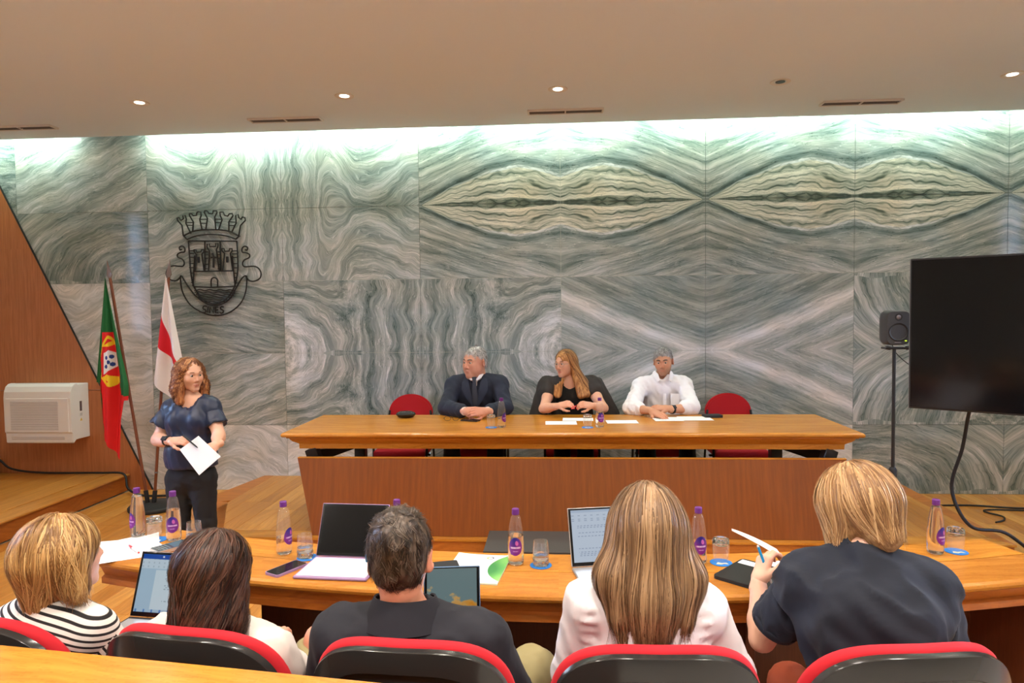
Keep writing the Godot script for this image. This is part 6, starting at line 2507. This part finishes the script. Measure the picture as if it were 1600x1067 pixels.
	# --- the woman with the draped blazer
	figure("woman with long golden brown hair, dark blazer over her shoulders, seated behind the panel desk", Vector3(0.14, 0.15, 0.5), func(o: Dictionary):
		var skin := lin(214, 160, 132)
		var X := turned(Vector3(0.075, 1.322, 0.61), -40, 3, 2, 0.97)
		var j := seated(Vector3(0.14, 0.66, 0.46), Vector3.BACK, 0.15, Vector3(0.115, 1.17, 0.575), Vector3(-0.045, 1.11, 0.585), Vector3(0.29, 1.11, 0.57), 0.1)
		j.bust = 1.0
		j.shr = 0.048
		var armL := [Vector3(-0.06, 1.1, 0.6), Vector3(-0.12, 0.948, 0.83), Vector3(0.015, 0.995, 0.985)]
		var armR := [Vector3(0.305, 1.1, 0.58), Vector3(0.405, 0.948, 0.8), Vector3(0.29, 0.995, 0.965)]
		var m := skin_of(o, j, Vector2(0.98, 1.0), skin, [armL, armR], X, {"lips": 0.6, "neck": 0.92})
		hand(m, armL[2], Vector3(0.85, 0.3, 0.5), Vector3(-0.3, 0.65, 0.7), 1.0, [0.6, 0.65, 0.7, 0.75, 0.5], 0.95, skin)
		hand(m, armR[2], Vector3(-0.85, 0.2, 0.5), Vector3(0.3, 0.65, 0.7), -1.0, [0.65, 0.7, 0.7, 0.75, 0.5], 0.95, skin)
		part(o, "body", m, "skin")
		eyes_and_brows(o, X, Vector3(-0.2, 0.0, 1), lin(60, 42, 30), lin(110, 76, 50), 0.003)
		m = garment(j, Vector2(1.0, 1.02), 0.006, [armL, armR], 0.1, 0.013, null, 0.0, func(S: Sd):
			S.cone(Vector3(0.11, 1.23, 0.6), Vector3(0.115, 1.15, 0.61), 0.08, 0.062, 0.01, 1))
		part(o, "top", m, "black_cloth")
		# blazer hung over the shoulders: open in front, sleeves empty
		m = garment(j, Vector2(1.22, 1.25), 0.03, [armL, armR], 0.2, 0.012, folds(17, 0.009, 8.0, 2.5), 0.01, func(S: Sd):
			S.cone(Vector3(-0.09, 1.125, 0.55), Vector3(-0.17, 0.86, 0.63), 0.085, 0.08, 0.05)
			S.cone(Vector3(0.335, 1.125, 0.535), Vector3(0.475, 0.86, 0.58), 0.085, 0.085, 0.05)
			S.cone(Vector3(0.1, 1.3, 0.62), Vector3(0.115, 1.17, 0.57), 0.09, 0.075, 0.015, 1)
			S.ell(Vector3(0.115, 0.93, 0.72), Vector3(0.155, 0.26, 0.14), Basis.IDENTITY, 0.02, 1)
			S.ell(Vector3(0.0, 0.93, 0.85), Vector3(0.16, 0.17, 0.2), Basis.IDENTITY, 0.02, 1)
			S.ell(Vector3(0.27, 0.93, 0.83), Vector3(0.16, 0.17, 0.2), Basis.IDENTITY, 0.02, 1)
			S.cone(Vector3(0.11, 1.17, 0.7), Vector3(0.115, 0.9, 0.8), 0.085, 0.13, 0.02, 1))
		part(o, "blazer", m, "blazer")
		m = trousers(j, Vector2(1.0, 1.0), 0.012, 0.016, null, 0.0, 0.18)
		part(o, "trousers", m, "black_cloth")
		shoe_pair(o, j, Vector3.BACK)
		var S := Sd.new()
		S.ell(Vector3(0, 0.042, -0.02), Vector3(0.088, 0.094, 0.106))
		var I := X.affine_inverse()
		for q in [[Vector3(0.045, 1.36, 0.66), Vector3(0.02, 1.2, 0.69), Vector3(0.005, 1.06, 0.715)], [Vector3(0.13, 1.36, 0.62), Vector3(0.185, 1.2, 0.65), Vector3(0.21, 1.05, 0.7)], [Vector3(0.15, 1.3, 0.58), Vector3(0.235, 1.15, 0.63), Vector3(0.262, 1.06, 0.685)]]:
			S.cone(I * q[0], I * q[1], 0.032, 0.042, 0.03)
			S.cone(I * q[1], I * q[2], 0.042, 0.036, 0.03)
		S.cone(Vector3(0, 0.0, -0.075), Vector3(0, -0.16, -0.08), 0.07, 0.06, 0.04)
		S.ell(Vector3(-0.005, -0.055, 0.11), Vector3(0.06, 0.135, 0.085), Basis.IDENTITY, 0.012, 1)
		long_locks(o, X, S, [lin(104, 64, 30), lin(150, 98, 50), lin(186, 130, 72), lin(204, 152, 92)], 33, {"n": 260, "seed": 6, "r": 0.0018, "step": 0.02, "steps": 24, "low": -0.26, "jit": 0.03, "tail": 0.05, "out": 0.004, "stray": 0.08, "rise": -0.05, "fore": -0.5}, fall(Vector3(0.01, 0.1, 0.04)))
		m = M.new()
		for s in [-1.0, 1.0]:
			var ring := []
			for k in 19:
				var a := TAU * k / 18.0
				ring.append(X * Vector3(s * 0.033 + cos(a) * 0.026, 0.002 + sin(a) * 0.019, 0.1 - absf(s * 0.033 + cos(a) * 0.026) * 0.22))
			m.tube(ring, 0.0015, 6, Color.WHITE, false)
			m.tube([X * Vector3(s * 0.058, 0.008, 0.086), X * Vector3(s * 0.08, 0.006, 0.0)], 0.0015, 6)
		m.tube([X * Vector3(-0.008, 0.006, 0.1), X * Vector3(0.008, 0.006, 0.1)], 0.0015, 6)
		part(o, "eyeglasses", m, "metal_grey")
		m = M.new()
		for c in [Vector3(0.122, 0.985, 1.075), Vector3(0.13, 1.0, 1.08), Vector3(0.142, 0.988, 1.082), Vector3(0.152, 1.003, 1.075), Vector3(0.165, 0.985, 1.075)]:
			m.box(c, Vector3(0.01, 0.012, 0.008), 0.003)
		part(o, "painted_nails", m, "nail"))
	# --- the man in the white shirt
	figure("grey-haired man in a white open-collared shirt, forearms crossed on the panel desk", Vector3(0.93, 0.15, 0.45), func(o: Dictionary):
		var skin := lin(200, 146, 116)
		var X := turned(Vector3(0.958, 1.334, 0.545), -16, 9, 3, 1.0)
		var j := seated(Vector3(0.945, 0.66, 0.42), Vector3.BACK, 0.15, Vector3(0.95, 1.175, 0.5), Vector3(0.765, 1.105, 0.53), Vector3(1.135, 1.112, 0.51), 0.17)
		j.shr = 0.06
		j.belly = 0.075
		var armL := [Vector3(0.755, 1.1, 0.535), Vector3(0.64, 0.952, 0.815), Vector3(0.79, 0.95, 1.0), 1.12]
		var armR := [Vector3(1.145, 1.105, 0.515), Vector3(1.165, 0.952, 0.79), Vector3(0.95, 0.955, 0.95), 1.12]
		var m := skin_of(o, j, Vector2(1.1, 1.15), skin, [armL, armR], X, {"neck": 1.1, "lips": 0.25, "beard": 0.25, "jaw": 1.02})
		hand(m, armL[2], Vector3(0.62, -0.18, 0.7), Vector3(-0.1, 0.9, 0.35), 1.0, [0.15, 0.2, 0.2, 0.25, 0.2], 1.1, skin)
		hand(m, armR[2] + Vector3(-0.02, 0.01, 0.0), Vector3(-0.95, 0.1, 0.05), Vector3(0.1, 0.9, 0.4), -1.0, [0.3, 0.35, 0.35, 0.4, 0.2], 1.1, skin)
		part(o, "body", m, "skin")
		eyes_and_brows(o, X, Vector3(0.0, -0.1, 1), lin(40, 30, 24), lin(50, 44, 42), 0.0048)
		short_hair(o, X, [lin(90, 88, 88), lin(140, 138, 138), lin(178, 176, 176)], 18, 240, 3, 0.0014, -0.04, 0.05)
		m = garment(j, Vector2(1.14, 1.2), 0.016, [armL, armR], 1.35, 0.0105, folds(19, 0.014, 8.0, 5.0), 0.013, func(S: Sd):
			S.cone(Vector3(0.952, 1.17, 0.52), Vector3(0.955, 1.235, 0.53), 0.088, 0.08, 0.02)
			S.cone(Vector3(0.955, 1.36, 0.53), Vector3(0.953, 1.2, 0.53), 0.085, 0.066, 0.008, 1)
			S.cone(Vector3(0.955, 1.25, 0.62), Vector3(0.95, 1.06, 0.69), 0.055, 0.006, 0.01, 1)
			S.cut(Vector3(0.955, 1.245, 0.5), Vector3(0, 0.95, 0.3)), null, 1.1)
		part(o, "shirt", m, "white_linen")
		for s in [-1.0, 1.0]:
			m = strip([Vector3(0.953 + s * 0.082, 1.24, 0.53), Vector3(0.953 + s * 0.068, 1.215, 0.6), Vector3(0.953 + s * 0.05, 1.165, 0.635)], [0.03, 0.045, 0.03], 0.005, Vector3(s * 0.6, 0.35, 0.7).normalized())
			part(o, "collar", m, "white_linen", "shirt")
			var e: Vector3 = armL[1] if s < 0 else armR[1]
			var w: Vector3 = armL[2] if s < 0 else armR[2]
			m = M.new()
			m.tube([e.lerp(w, 0.26), e.lerp(w, 0.28), e.lerp(w, 0.4), e.lerp(w, 0.42)], [0.056, 0.064, 0.062, 0.054], 18)
			part(o, "rolled_cuff", m, "white_linen", "shirt")
		m = strip([Vector3(0.95, 1.06, 0.67), Vector3(0.948, 0.98, 0.695), Vector3(0.946, 0.9, 0.705)], [0.03, 0.03, 0.03], 0.003, Vector3(0, 0.1, 1).normalized())
		part(o, "button_placket", m, "white_linen", "shirt")
		m = strip([Vector3(1.045, 1.055, 0.65), Vector3(1.043, 1.0, 0.668), Vector3(1.04, 0.955, 0.678)], [0.085, 0.085, 0.08], 0.003, Vector3(0.15, 0.1, 1).normalized())
		part(o, "chest_pocket", m, "white_linen", "shirt")
		watch(o, armR[1], armR[2], 0.9, 0.038, Vector3(0, 0.6, 0.8))
		m = trousers(j, Vector2(1.1, 1.1), 0.012, 0.016, null, 0.0, 0.18)
		part(o, "trousers", m, "black_cloth")
		shoe_pair(o, j, Vector3.BACK))
	audience()


func audience() -> void:
	# --- blonde woman in stripes, far left
	figure("woman with a blonde bob in a black and white striped top at far left", Vector3(-1.62, 0, 4.75), func(o: Dictionary):
		var skin := lin(220, 170, 145)
		var X := turned(Vector3(-1.53, 1.045, 4.765), 152, -4, -4, 0.97)
		var fw := Vector3(0.2, 0, -1).normalized()
		var j := seated(Vector3(-1.64, 0.48, 4.8), fw, 0.0, Vector3(-1.55, 0.9, 4.8), Vector3(-1.705, 0.815, 4.8), Vector3(-1.42, 0.835, 4.815), 0.11, 0.4)
		j.shr = 0.05
		var armL := [Vector3(-1.73, 0.81, 4.79), Vector3(-1.78, 0.6, 4.72), Vector3(-1.66, 0.64, 4.5)]
		var armR := [Vector3(-1.41, 0.83, 4.81), Vector3(-1.335, 0.62, 4.74), Vector3(-1.42, 0.64, 4.52)]
		var m := skin_of(o, j, Vector2(1.0, 1.0), skin, [armL, armR], X, {"cell": 0.006}, 0.018)
		for a in [armL, armR]:
			hand(m, a[2], fw, Vector3.UP, 1.0 if a == armR else -1.0, [0.3, 0.3, 0.3, 0.3, 0.2], 0.95, skin)
		part(o, "body", m, "skin")
		m = garment(j, Vector2(1.02, 1.05), 0.012, [armL, armR], 0.05, 0.011, null, 0.0, func(S: Sd):
			S.cone(X * Vector3(0, 0, -0.02), j.nck + Vector3(0, 0.045, 0), 0.07, 0.056, 0.01, 1), func(p: Vector3) -> Vector2: return Vector2(0.5, (p.y * 0.95 + (p.x + 1.55) * 0.3) * 14.0))
		part(o, "knit_top", m, "knit")
		for a in [armL, armR]:
			m = M.new()
			var S := Sd.new()
			S.cone(a[0].lerp(a[1], 0.02), a[1], 0.068, 0.056, 0.03)
			S.cone(a[1], a[1].lerp(a[2], 0.7), 0.056, 0.046, 0.02)
			nets(S, 0.011, m, null, 0.0, null, func(p: Vector3) -> Vector2: return Vector2(0.5, (p - a[0]).dot(Vector3(0.8, 0.45, -0.3).normalized()) * 15.0))
			part(o, "sleeve", m, "knit", "knit_top")
		m = trousers(j, Vector2(1.0, 1.0), 0.012, 0.02, null, 0.0, 0.15)
		part(o, "trousers", m, "black_cloth")
		shoe_pair(o, j, fw)
		var S := Sd.new()
		S.ell(Vector3(0, 0.035, -0.022), Vector3(0.105, 0.108, 0.122))
		for s in [-1.0, 1.0]:
			S.cone(Vector3(s * 0.07, 0.02, -0.025), Vector3(s * 0.08, -0.08, -0.02), 0.052, 0.045, 0.04)
		S.cone(Vector3(0, 0.0, -0.075), Vector3(0.0, -0.11, -0.08), 0.07, 0.05, 0.04)
		S.ell(Vector3(0, -0.05, 0.12), Vector3(0.072, 0.11, 0.085), Basis.IDENTITY, 0.012, 1)
		long_locks(o, X, S, [lin(126, 88, 52), lin(166, 124, 74), lin(196, 152, 95), lin(216, 178, 120)], 41, {"n": 330, "seed": 11, "r": 0.0012, "step": 0.014, "steps": 20, "low": -0.1, "jit": 0.03, "tail": 0.045, "out": 0.006, "stray": 0.22}, fall(Vector3(0.03, 0.1, 0.03)), 0.006))
	# --- dark-haired woman
	figure("woman with dark brown shoulder-length hair in a white top, seen from behind with a laptop", Vector3(-1.04, 0, 4.78), func(o: Dictionary):
		var skin := lin(214, 164, 138)
		var X := turned(Vector3(-1.03, 1.022, 4.795), 176, 10, -3, 0.94)
		var fw := Vector3(0.1, 0, -1).normalized()
		var j := seated(Vector3(-1.04, 0.47, 4.82), fw, 0.0, Vector3(-1.035, 0.86, 4.82), Vector3(-1.175, 0.795, 4.81), Vector3(-0.875, 0.785, 4.82), 0.09, 0.46)
		j.shr = 0.048
		var armL := [Vector3(-1.2, 0.81, 4.8), Vector3(-1.25, 0.63, 4.7), Vector3(-1.25, 0.7, 4.52)]
		var armR := [Vector3(-0.85, 0.77, 4.82), Vector3(-0.79, 0.6, 4.72), Vector3(-1.0, 0.68, 4.54)]
		var m := skin_of(o, j, Vector2(0.96, 1.0), skin, [armL, armR], X, {"cell": 0.006}, 0.018)
		for a in [armL, armR]:
			hand(m, a[2], fw, Vector3.UP, 1.0 if a == armR else -1.0, [0.4, 0.4, 0.4, 0.4, 0.2], 0.92, skin)
		part(o, "body", m, "skin")
		m = garment(j, Vector2(1.0, 1.05), 0.014, [armL, armR], 1.75, 0.0115, folds(22, 0.01, 9.0, 5.0), 0.01, func(S: Sd):
			S.cone(X * Vector3(0, 0, -0.02), j.nck + Vector3(0, 0.045, 0), 0.07, 0.056, 0.01, 1), null, 1.15)
		part(o, "top", m, "cream")
		m = trousers(j, Vector2(1.0, 1.0), 0.012, 0.02, null, 0.0, 0.15)
		part(o, "trousers", m, "black_cloth")
		shoe_pair(o, j, fw)
		var S := Sd.new()
		S.ell(Vector3(0, 0.03, -0.022), Vector3(0.104, 0.102, 0.118))
		for s in [-1.0, 1.0]:
			S.cone(Vector3(s * 0.05, 0.02, -0.03), Vector3(s * 0.07 - 0.008, -0.15, -0.05), 0.055, 0.05, 0.04)
		S.cone(Vector3(0.0, 0.0, -0.08), Vector3(-0.02, -0.17, -0.1), 0.07, 0.06, 0.05)
		S.ell(Vector3(0, -0.05, 0.12), Vector3(0.07, 0.11, 0.085), Basis.IDENTITY, 0.012, 1)
		long_locks(o, X, S, [lin(30, 18, 14), lin(54, 34, 26), lin(78, 50, 38), lin(100, 66, 50)], 43, {"n": 330, "seed": 13, "r": 0.0012, "step": 0.016, "steps": 24, "low": -0.17, "jit": 0.03, "tail": 0.09, "out": 0.004, "stray": 0.14, "curl": 0.008, "coil": 45.0}, fall(Vector3(0.0, 0.1, 0.03)), 0.006))
	# --- man in the dark jacket
	figure("man with short greying brown hair in a dark navy jacket, seen from behind", Vector3(-0.42, 0, 4.8), func(o: Dictionary):
		var skin := lin(216, 150, 122)
		var X := turned(Vector3(-0.462, 1.066, 4.81), 184, 10, -3, 1.05)
		var fw := Vector3(0.03, 0, -1).normalized()
		var j := seated(Vector3(-0.43, 0.47, 4.82), fw, 0.0, Vector3(-0.445, 0.9, 4.83), Vector3(-0.62, 0.835, 4.835), Vector3(-0.245, 0.828, 4.835), 0.3, 0.42)
		j.shr = 0.06
		j.kL = Vector3(-0.85, 0.62, 4.41)
		j.kR = Vector3(-0.095, 0.535, 4.42)
		j.aL = Vector3(-0.8, 0.08, 4.4)
		j.aR = Vector3(-0.12, 0.08, 4.4)
		j.leg = 1.12
		var armL := [Vector3(-0.64, 0.85, 4.83), Vector3(-0.7, 0.62, 4.76), Vector3(-0.5, 0.7, 4.52), 1.1]
		var armR := [Vector3(-0.225, 0.84, 4.83), Vector3(-0.14, 0.6, 4.76), Vector3(-0.3, 0.7, 4.52), 1.1]
		var m := skin_of(o, j, Vector2(1.12, 1.1), skin, [armL, armR], X, {"neck": 1.12, "cell": 0.0045}, 0.018)
		for a in [armL, armR]:
			hand(m, a[2], fw, Vector3.UP, 1.0 if a == armR else -1.0, [0.5, 0.5, 0.5, 0.5, 0.2], 1.05, skin)
		part(o, "body", m, "skin")
		short_hair(o, X, [lin(32, 24, 18), lin(56, 43, 34), lin(80, 64, 52), lin(112, 98, 86)], 45, 480, 4, 0.0009, -0.072, 0.05, 0.012)
		m = garment(j, Vector2(1.16, 1.18), 0.02, [armL, armR], 1.9, 0.0105, folds(24, 0.009, 7.0, 5.0), 0.009, func(S: Sd):
			S.cone(X * Vector3(0, 0, -0.02), j.nck + Vector3(0, 0.05, 0), 0.072, 0.06, 0.01, 1), null, 1.25)
		part(o, "jacket", m, "navy_jacket")
		# turned-down collar round the neck
		m = M.new()
		m.sheet(24, 4, func(u, v):
			var a: float = lerpf(-2.3, 2.3, u)
			var r: float = lerpf(0.118, 0.078, v)
			var drop: float = 0.025 * pow(absf(a) / 2.3, 2.0)
			return j.nck + Vector3(sin(a) * (r + 0.012), lerpf(0.0, 0.082, v) - drop, cos(a) * r + 0.005), 0.006)
		part(o, "collar", m, "navy_jacket", "jacket")
		m = trousers(j, Vector2(1.1, 1.1), 0.014, 0.012, folds(25, 0.006), 0.007, 0.15)
		part(o, "trousers", m, "khaki")
		shoe_pair(o, j, fw)
		m = M.new()
		m.tube([X * Vector3(0.088, 0.006, -0.03), X * Vector3(0.093, 0.02, -0.012), X * Vector3(0.086, 0.016, 0.03)], 0.0035, 8)
		part(o, "glasses_temple", m, "pen_blue"))
	# --- woman with long hair
	figure("woman with long light brown hair over a white blouse, seen from behind", Vector3(0.25, 0, 4.78), func(o: Dictionary):
		var skin := lin(220, 172, 148)
		var X := turned(Vector3(0.25, 1.163, 4.79), 186, 4, 3, 1.02)
		var fw := Vector3(-0.03, 0, -1).normalized()
		var j := seated(Vector3(0.26, 0.48, 4.83), fw, 0.0, Vector3(0.245, 1.025, 4.83), Vector3(0.1, 0.955, 4.825), Vector3(0.39, 0.945, 4.82), 0.09, 0.45)
		j.shr = 0.05
		var armL := [Vector3(0.085, 0.945, 4.82), Vector3(0.045, 0.7, 4.74), Vector3(0.13, 0.8, 4.4)]
		var armR := [Vector3(0.405, 0.935, 4.815), Vector3(0.51, 0.71, 4.74), Vector3(0.36, 0.8, 4.42)]
		var m := skin_of(o, j, Vector2(1.0, 1.0), skin, [armL, armR], X, {"cell": 0.006}, 0.018)
		for a in [armL, armR]:
			hand(m, a[2], fw, Vector3.UP, 1.0 if a == armR else -1.0, [0.4, 0.4, 0.4, 0.4, 0.2], 0.95, skin)
		part(o, "body", m, "skin")
		var fo := folds(27, 0.009, 7.0, 5.0)
		m = garment(j, Vector2(1.04, 1.08), 0.014, [armL, armR], 1.85, 0.01, func(p: Vector3) -> float:
			# gathers along the two seams of the back
			var s: float = minf(absf(p.x - 0.085), absf(p.x - 0.4))
			return fo.call(p) + (0.006 * sin(p.y * 190.0) * maxf(0.0, 1.0 - s / 0.03) if p.y < 0.98 and p.z > 4.8 else 0.0), 0.014, func(S: Sd):
			S.cone(X * Vector3(0, 0, -0.02), j.nck + Vector3(0, 0.045, 0), 0.07, 0.056, 0.01, 1), null, 1.12)
		part(o, "blouse", m, "blouse")
		m = trousers(j, Vector2(1.0, 1.0), 0.012, 0.02, null, 0.0, 0.15)
		part(o, "trousers", m, "black_cloth")
		shoe_pair(o, j, fw)
		var S := Sd.new()
		S.ell(Vector3(0, 0.03, -0.022), Vector3(0.094, 0.1, 0.116))
		for s in [-1.0, 1.0]:
			S.cone(Vector3(s * 0.055, 0.0, -0.035), Vector3(s * 0.095, -0.12, -0.075), 0.05, 0.05, 0.05)
			S.cone(Vector3(s * 0.095, -0.12, -0.075), Vector3(s * 0.085, -0.22, -0.105), 0.05, 0.03, 0.04)
			S.cone(Vector3(s * 0.085, -0.2, -0.1), Vector3(s * 0.075, -0.27, -0.115), 0.024, 0.014, 0.012)
			S.cone(Vector3(s * 0.03, -0.2, -0.115), Vector3(s * 0.028, -0.3, -0.13), 0.028, 0.014, 0.012)
		S.cone(Vector3(0.0, 0.0, -0.075), Vector3(0.0, -0.16, -0.1), 0.075, 0.07, 0.05)
		S.cone(Vector3(0.0, -0.16, -0.1), Vector3(0.0, -0.23, -0.118), 0.066, 0.045, 0.04)
		S.ell(Vector3(0, -0.06, 0.12), Vector3(0.072, 0.13, 0.09), Basis.IDENTITY, 0.012, 1)
		long_locks(o, X, S, [lin(90, 66, 46), lin(126, 95, 67), lin(150, 116, 84), lin(178, 142, 104)], 47, {"n": 330, "seed": 17, "r": 0.0012, "step": 0.019, "steps": 26, "low": -0.24, "jit": 0.05, "tail": 0.07, "out": 0.004, "stray": 0.07}, func(p: Vector3) -> Vector3:
			var q := Vector3(p.x, 0, p.z - 0.03)
			return Vector3.DOWN + q.normalized() * (0.8 if p.y > 0.04 else 0.12) + (Vector3(-p.x * 1.5, 0, 0) if p.y < -0.14 else Vector3.ZERO), 0.007))
	# --- woman in the dark linen shirt
	figure("woman with a blonde bob in a dark linen shirt, writing with a blue pen", Vector3(0.92, 0, 4.75), func(o: Dictionary):
		var skin := lin(226, 176, 150)
		var X := turned(Vector3(0.932, 1.158, 4.575), 196, 20, -4, 1.06)
		var fw := Vector3(-0.12, 0, -1).normalized()
		var j := seated(Vector3(0.94, 0.48, 4.82), fw, 0.0, Vector3(0.91, 1.035, 4.66), Vector3(0.765, 0.945, 4.64), Vector3(1.085, 0.935, 4.665), 0.1, 0.42)
		j.shr = 0.062
		var armL := [Vector3(0.76, 0.935, 4.63), Vector3(0.668, 0.7, 4.5), Vector3(0.69, 0.85, 4.385), 1.0]
		var armR := [Vector3(1.11, 0.925, 4.65), Vector3(1.19, 0.72, 4.5), Vector3(1.0, 0.8, 4.3)]
		var m := skin_of(o, j, Vector2(1.2, 1.2), skin, [armL, armR], X, {"cell": 0.005}, 0.012)
		hand(m, armL[2], Vector3(0.3, 0.7, -0.35), Vector3(-0.75, 0.35, 0.3), 1.0, [0.75, 0.85, 0.9, 0.95, 0.5], 0.95, skin)
		hand(m, armR[2], Vector3(-0.5, -0.1, -0.8), Vector3.UP, -1.0, [0.3, 0.3, 0.3, 0.3, 0.2], 0.95, skin)
		part(o, "body", m, "skin")
		m = garment(j, Vector2(1.25, 1.3), 0.02, [armL, armR], 0.1, 0.009, folds(29, 0.02, 5.0, 4.0), 0.016, func(S: Sd):
			S.cone(armR[0], armR[0].lerp(armR[1], 0.8), 0.08, 0.088, 0.04)
			S.cone(armR[0].lerp(armR[1], 0.5), armR[0].lerp(armR[1], 0.9) + Vector3(0.02, 0, 0.1), 0.08, 0.06, 0.04)
			S.cone(X * Vector3(0, 0, -0.02), j.nck + Vector3(0, 0.05, 0), 0.07, 0.056, 0.01, 1))
		part(o, "linen_shirt", m, "navy_linen")
		m = M.new()
		var d: Vector3 = (armL[1] - armL[0]).normalized()
		var c: Vector3 = armL[0].lerp(armL[1], 0.66)
		var T := Sd.new()
		T.cone(armL[0], armL[0].lerp(armL[1], 0.68), 0.07, 0.076, 0.04)
		T.cut(c, d, 0.008)
		var fs := folds(30, 0.012, 12.0, 6.0)
		nets(T, 0.008, m, fs, 0.01)
		part(o, "sleeve", m, "navy_linen", "linen_shirt")
		m = M.new()
		m.tube([c - d * 0.014, c - d * 0.01, c + d * 0.01, c + d * 0.014], [0.074, 0.08, 0.077, 0.062], 28)
		part(o, "gathered_cuff", m, "navy_linen", "linen_shirt")
		m = trousers(j, Vector2(1.15, 1.1), 0.014, 0.02, null, 0.0, 0.15)
		part(o, "trousers", m, "rust")
		shoe_pair(o, j, fw)
		var S := Sd.new()
		S.ell(Vector3(0, 0.035, -0.024), Vector3(0.108, 0.104, 0.12))
		for s in [-1.0, 1.0]:
			S.cone(Vector3(s * 0.072, 0.02, -0.02), Vector3(s * 0.086, -0.09, -0.005), 0.05, 0.036, 0.04)
		S.cone(Vector3(0, 0.0, -0.078), Vector3(0.0, -0.07, -0.085), 0.075, 0.055, 0.04)
		S.ell(Vector3(0, -0.05, 0.12), Vector3(0.07, 0.11, 0.09), Basis.IDENTITY, 0.012, 1)
		long_locks(o, X, S, [lin(132, 94, 60), lin(168, 125, 82), lin(192, 150, 102), lin(210, 170, 122)], 49, {"n": 330, "seed": 19, "r": 0.0012, "step": 0.014, "steps": 19, "low": -0.07, "jit": 0.02, "tail": 0.03, "out": 0.004, "stray": 0.12}, fall(Vector3(0.0, 0.1, -0.01)), 0.006)
		m = M.new()
		m.tube([X * Vector3(0.075, 0.0, -0.01), X * Vector3(0.07, 0.004, 0.085)], 0.002, 6)
		part(o, "glasses_temple", m, "metal_grey"))


func held_things() -> void:
	# what people hold
	var m := M.new()
	var t := thing("card", "white card held by the standing woman", "paper", Vector3(-2.28, 0.905, 2.572))
	m.extrude(PackedVector2Array([Vector2(-0.135, 0.03), Vector2(0.01, -0.13), Vector2(0.14, -0.012), Vector2(-0.02, 0.118)]), 0.002, Transform3D(Basis(Vector3.RIGHT, -0.25), Vector3.ZERO))
	put("sheet", m, mt.paper, t)
	pen("pen", "dark pen in the standing woman's fingers", Vector3(-2.40, 1.02, 2.545), Vector3(0.8, -0.5, 0.25), mt.black, mt.black)
	laptop("laptop", "laptop with a document on its blue-topped screen, on the dark-haired woman's knees", "laptop", Basis(Vector3.UP, -0.1), Vector3(-1.455, 0.64, 4.33), 0.345, 0.24, 20.0, mt.bezel, mt.doc, mt.silver)
	laptop("tablet_computer", "tablet in a blue case showing an orange flower, on the man's lap", "tablet", Basis(Vector3.UP, 0.12), Vector3(-0.375, 0.715, 4.42), 0.2, 0.165, 16.0, mt.slate, mt.flower, mt.slate, 0.012, false)
	pen("pen", "blue pen in the hand of the woman in the dark linen shirt", Vector3(0.692, 0.965, 4.372), Vector3(0.32, -0.9, 0.02), mt.pen_blue, mt.white_plastic)
	t = thing("paper_sheet", "white paper page lifted by the writing woman's hand", "paper", Vector3(0.74, 0.93, 4.3))
	m = M.new()
	m.sheet(8, 6, func(u, v): return Vector3(lerpf(-0.12, 0.06, u), lerpf(0.068, -0.03, u) + 0.006 * sin(u * 3.0) + 0.008 * v, lerpf(0.02, -0.05, v) * u * 1.4), 0.001)
	put("sheet", m, mt.paper, t)


func _ready() -> void:
	camera_and_light()
	cast()
	wood_pictures()
	marble_pictures()
	print_pictures()
	var next := [0]
	var crew := []
	for k in 4:
		var th := Thread.new()
		th.start(func():
			while true:
				lock.lock()
				var j: int = next[0]
				next[0] += 1
				lock.unlock()
				if j >= jobs.size():
					return
				jobs[j].call())
		crew.append(th)
	for th in crew:
		th.wait_to_finish()
	materials()
	room()
	all_things()
	place_people()
	held_things()
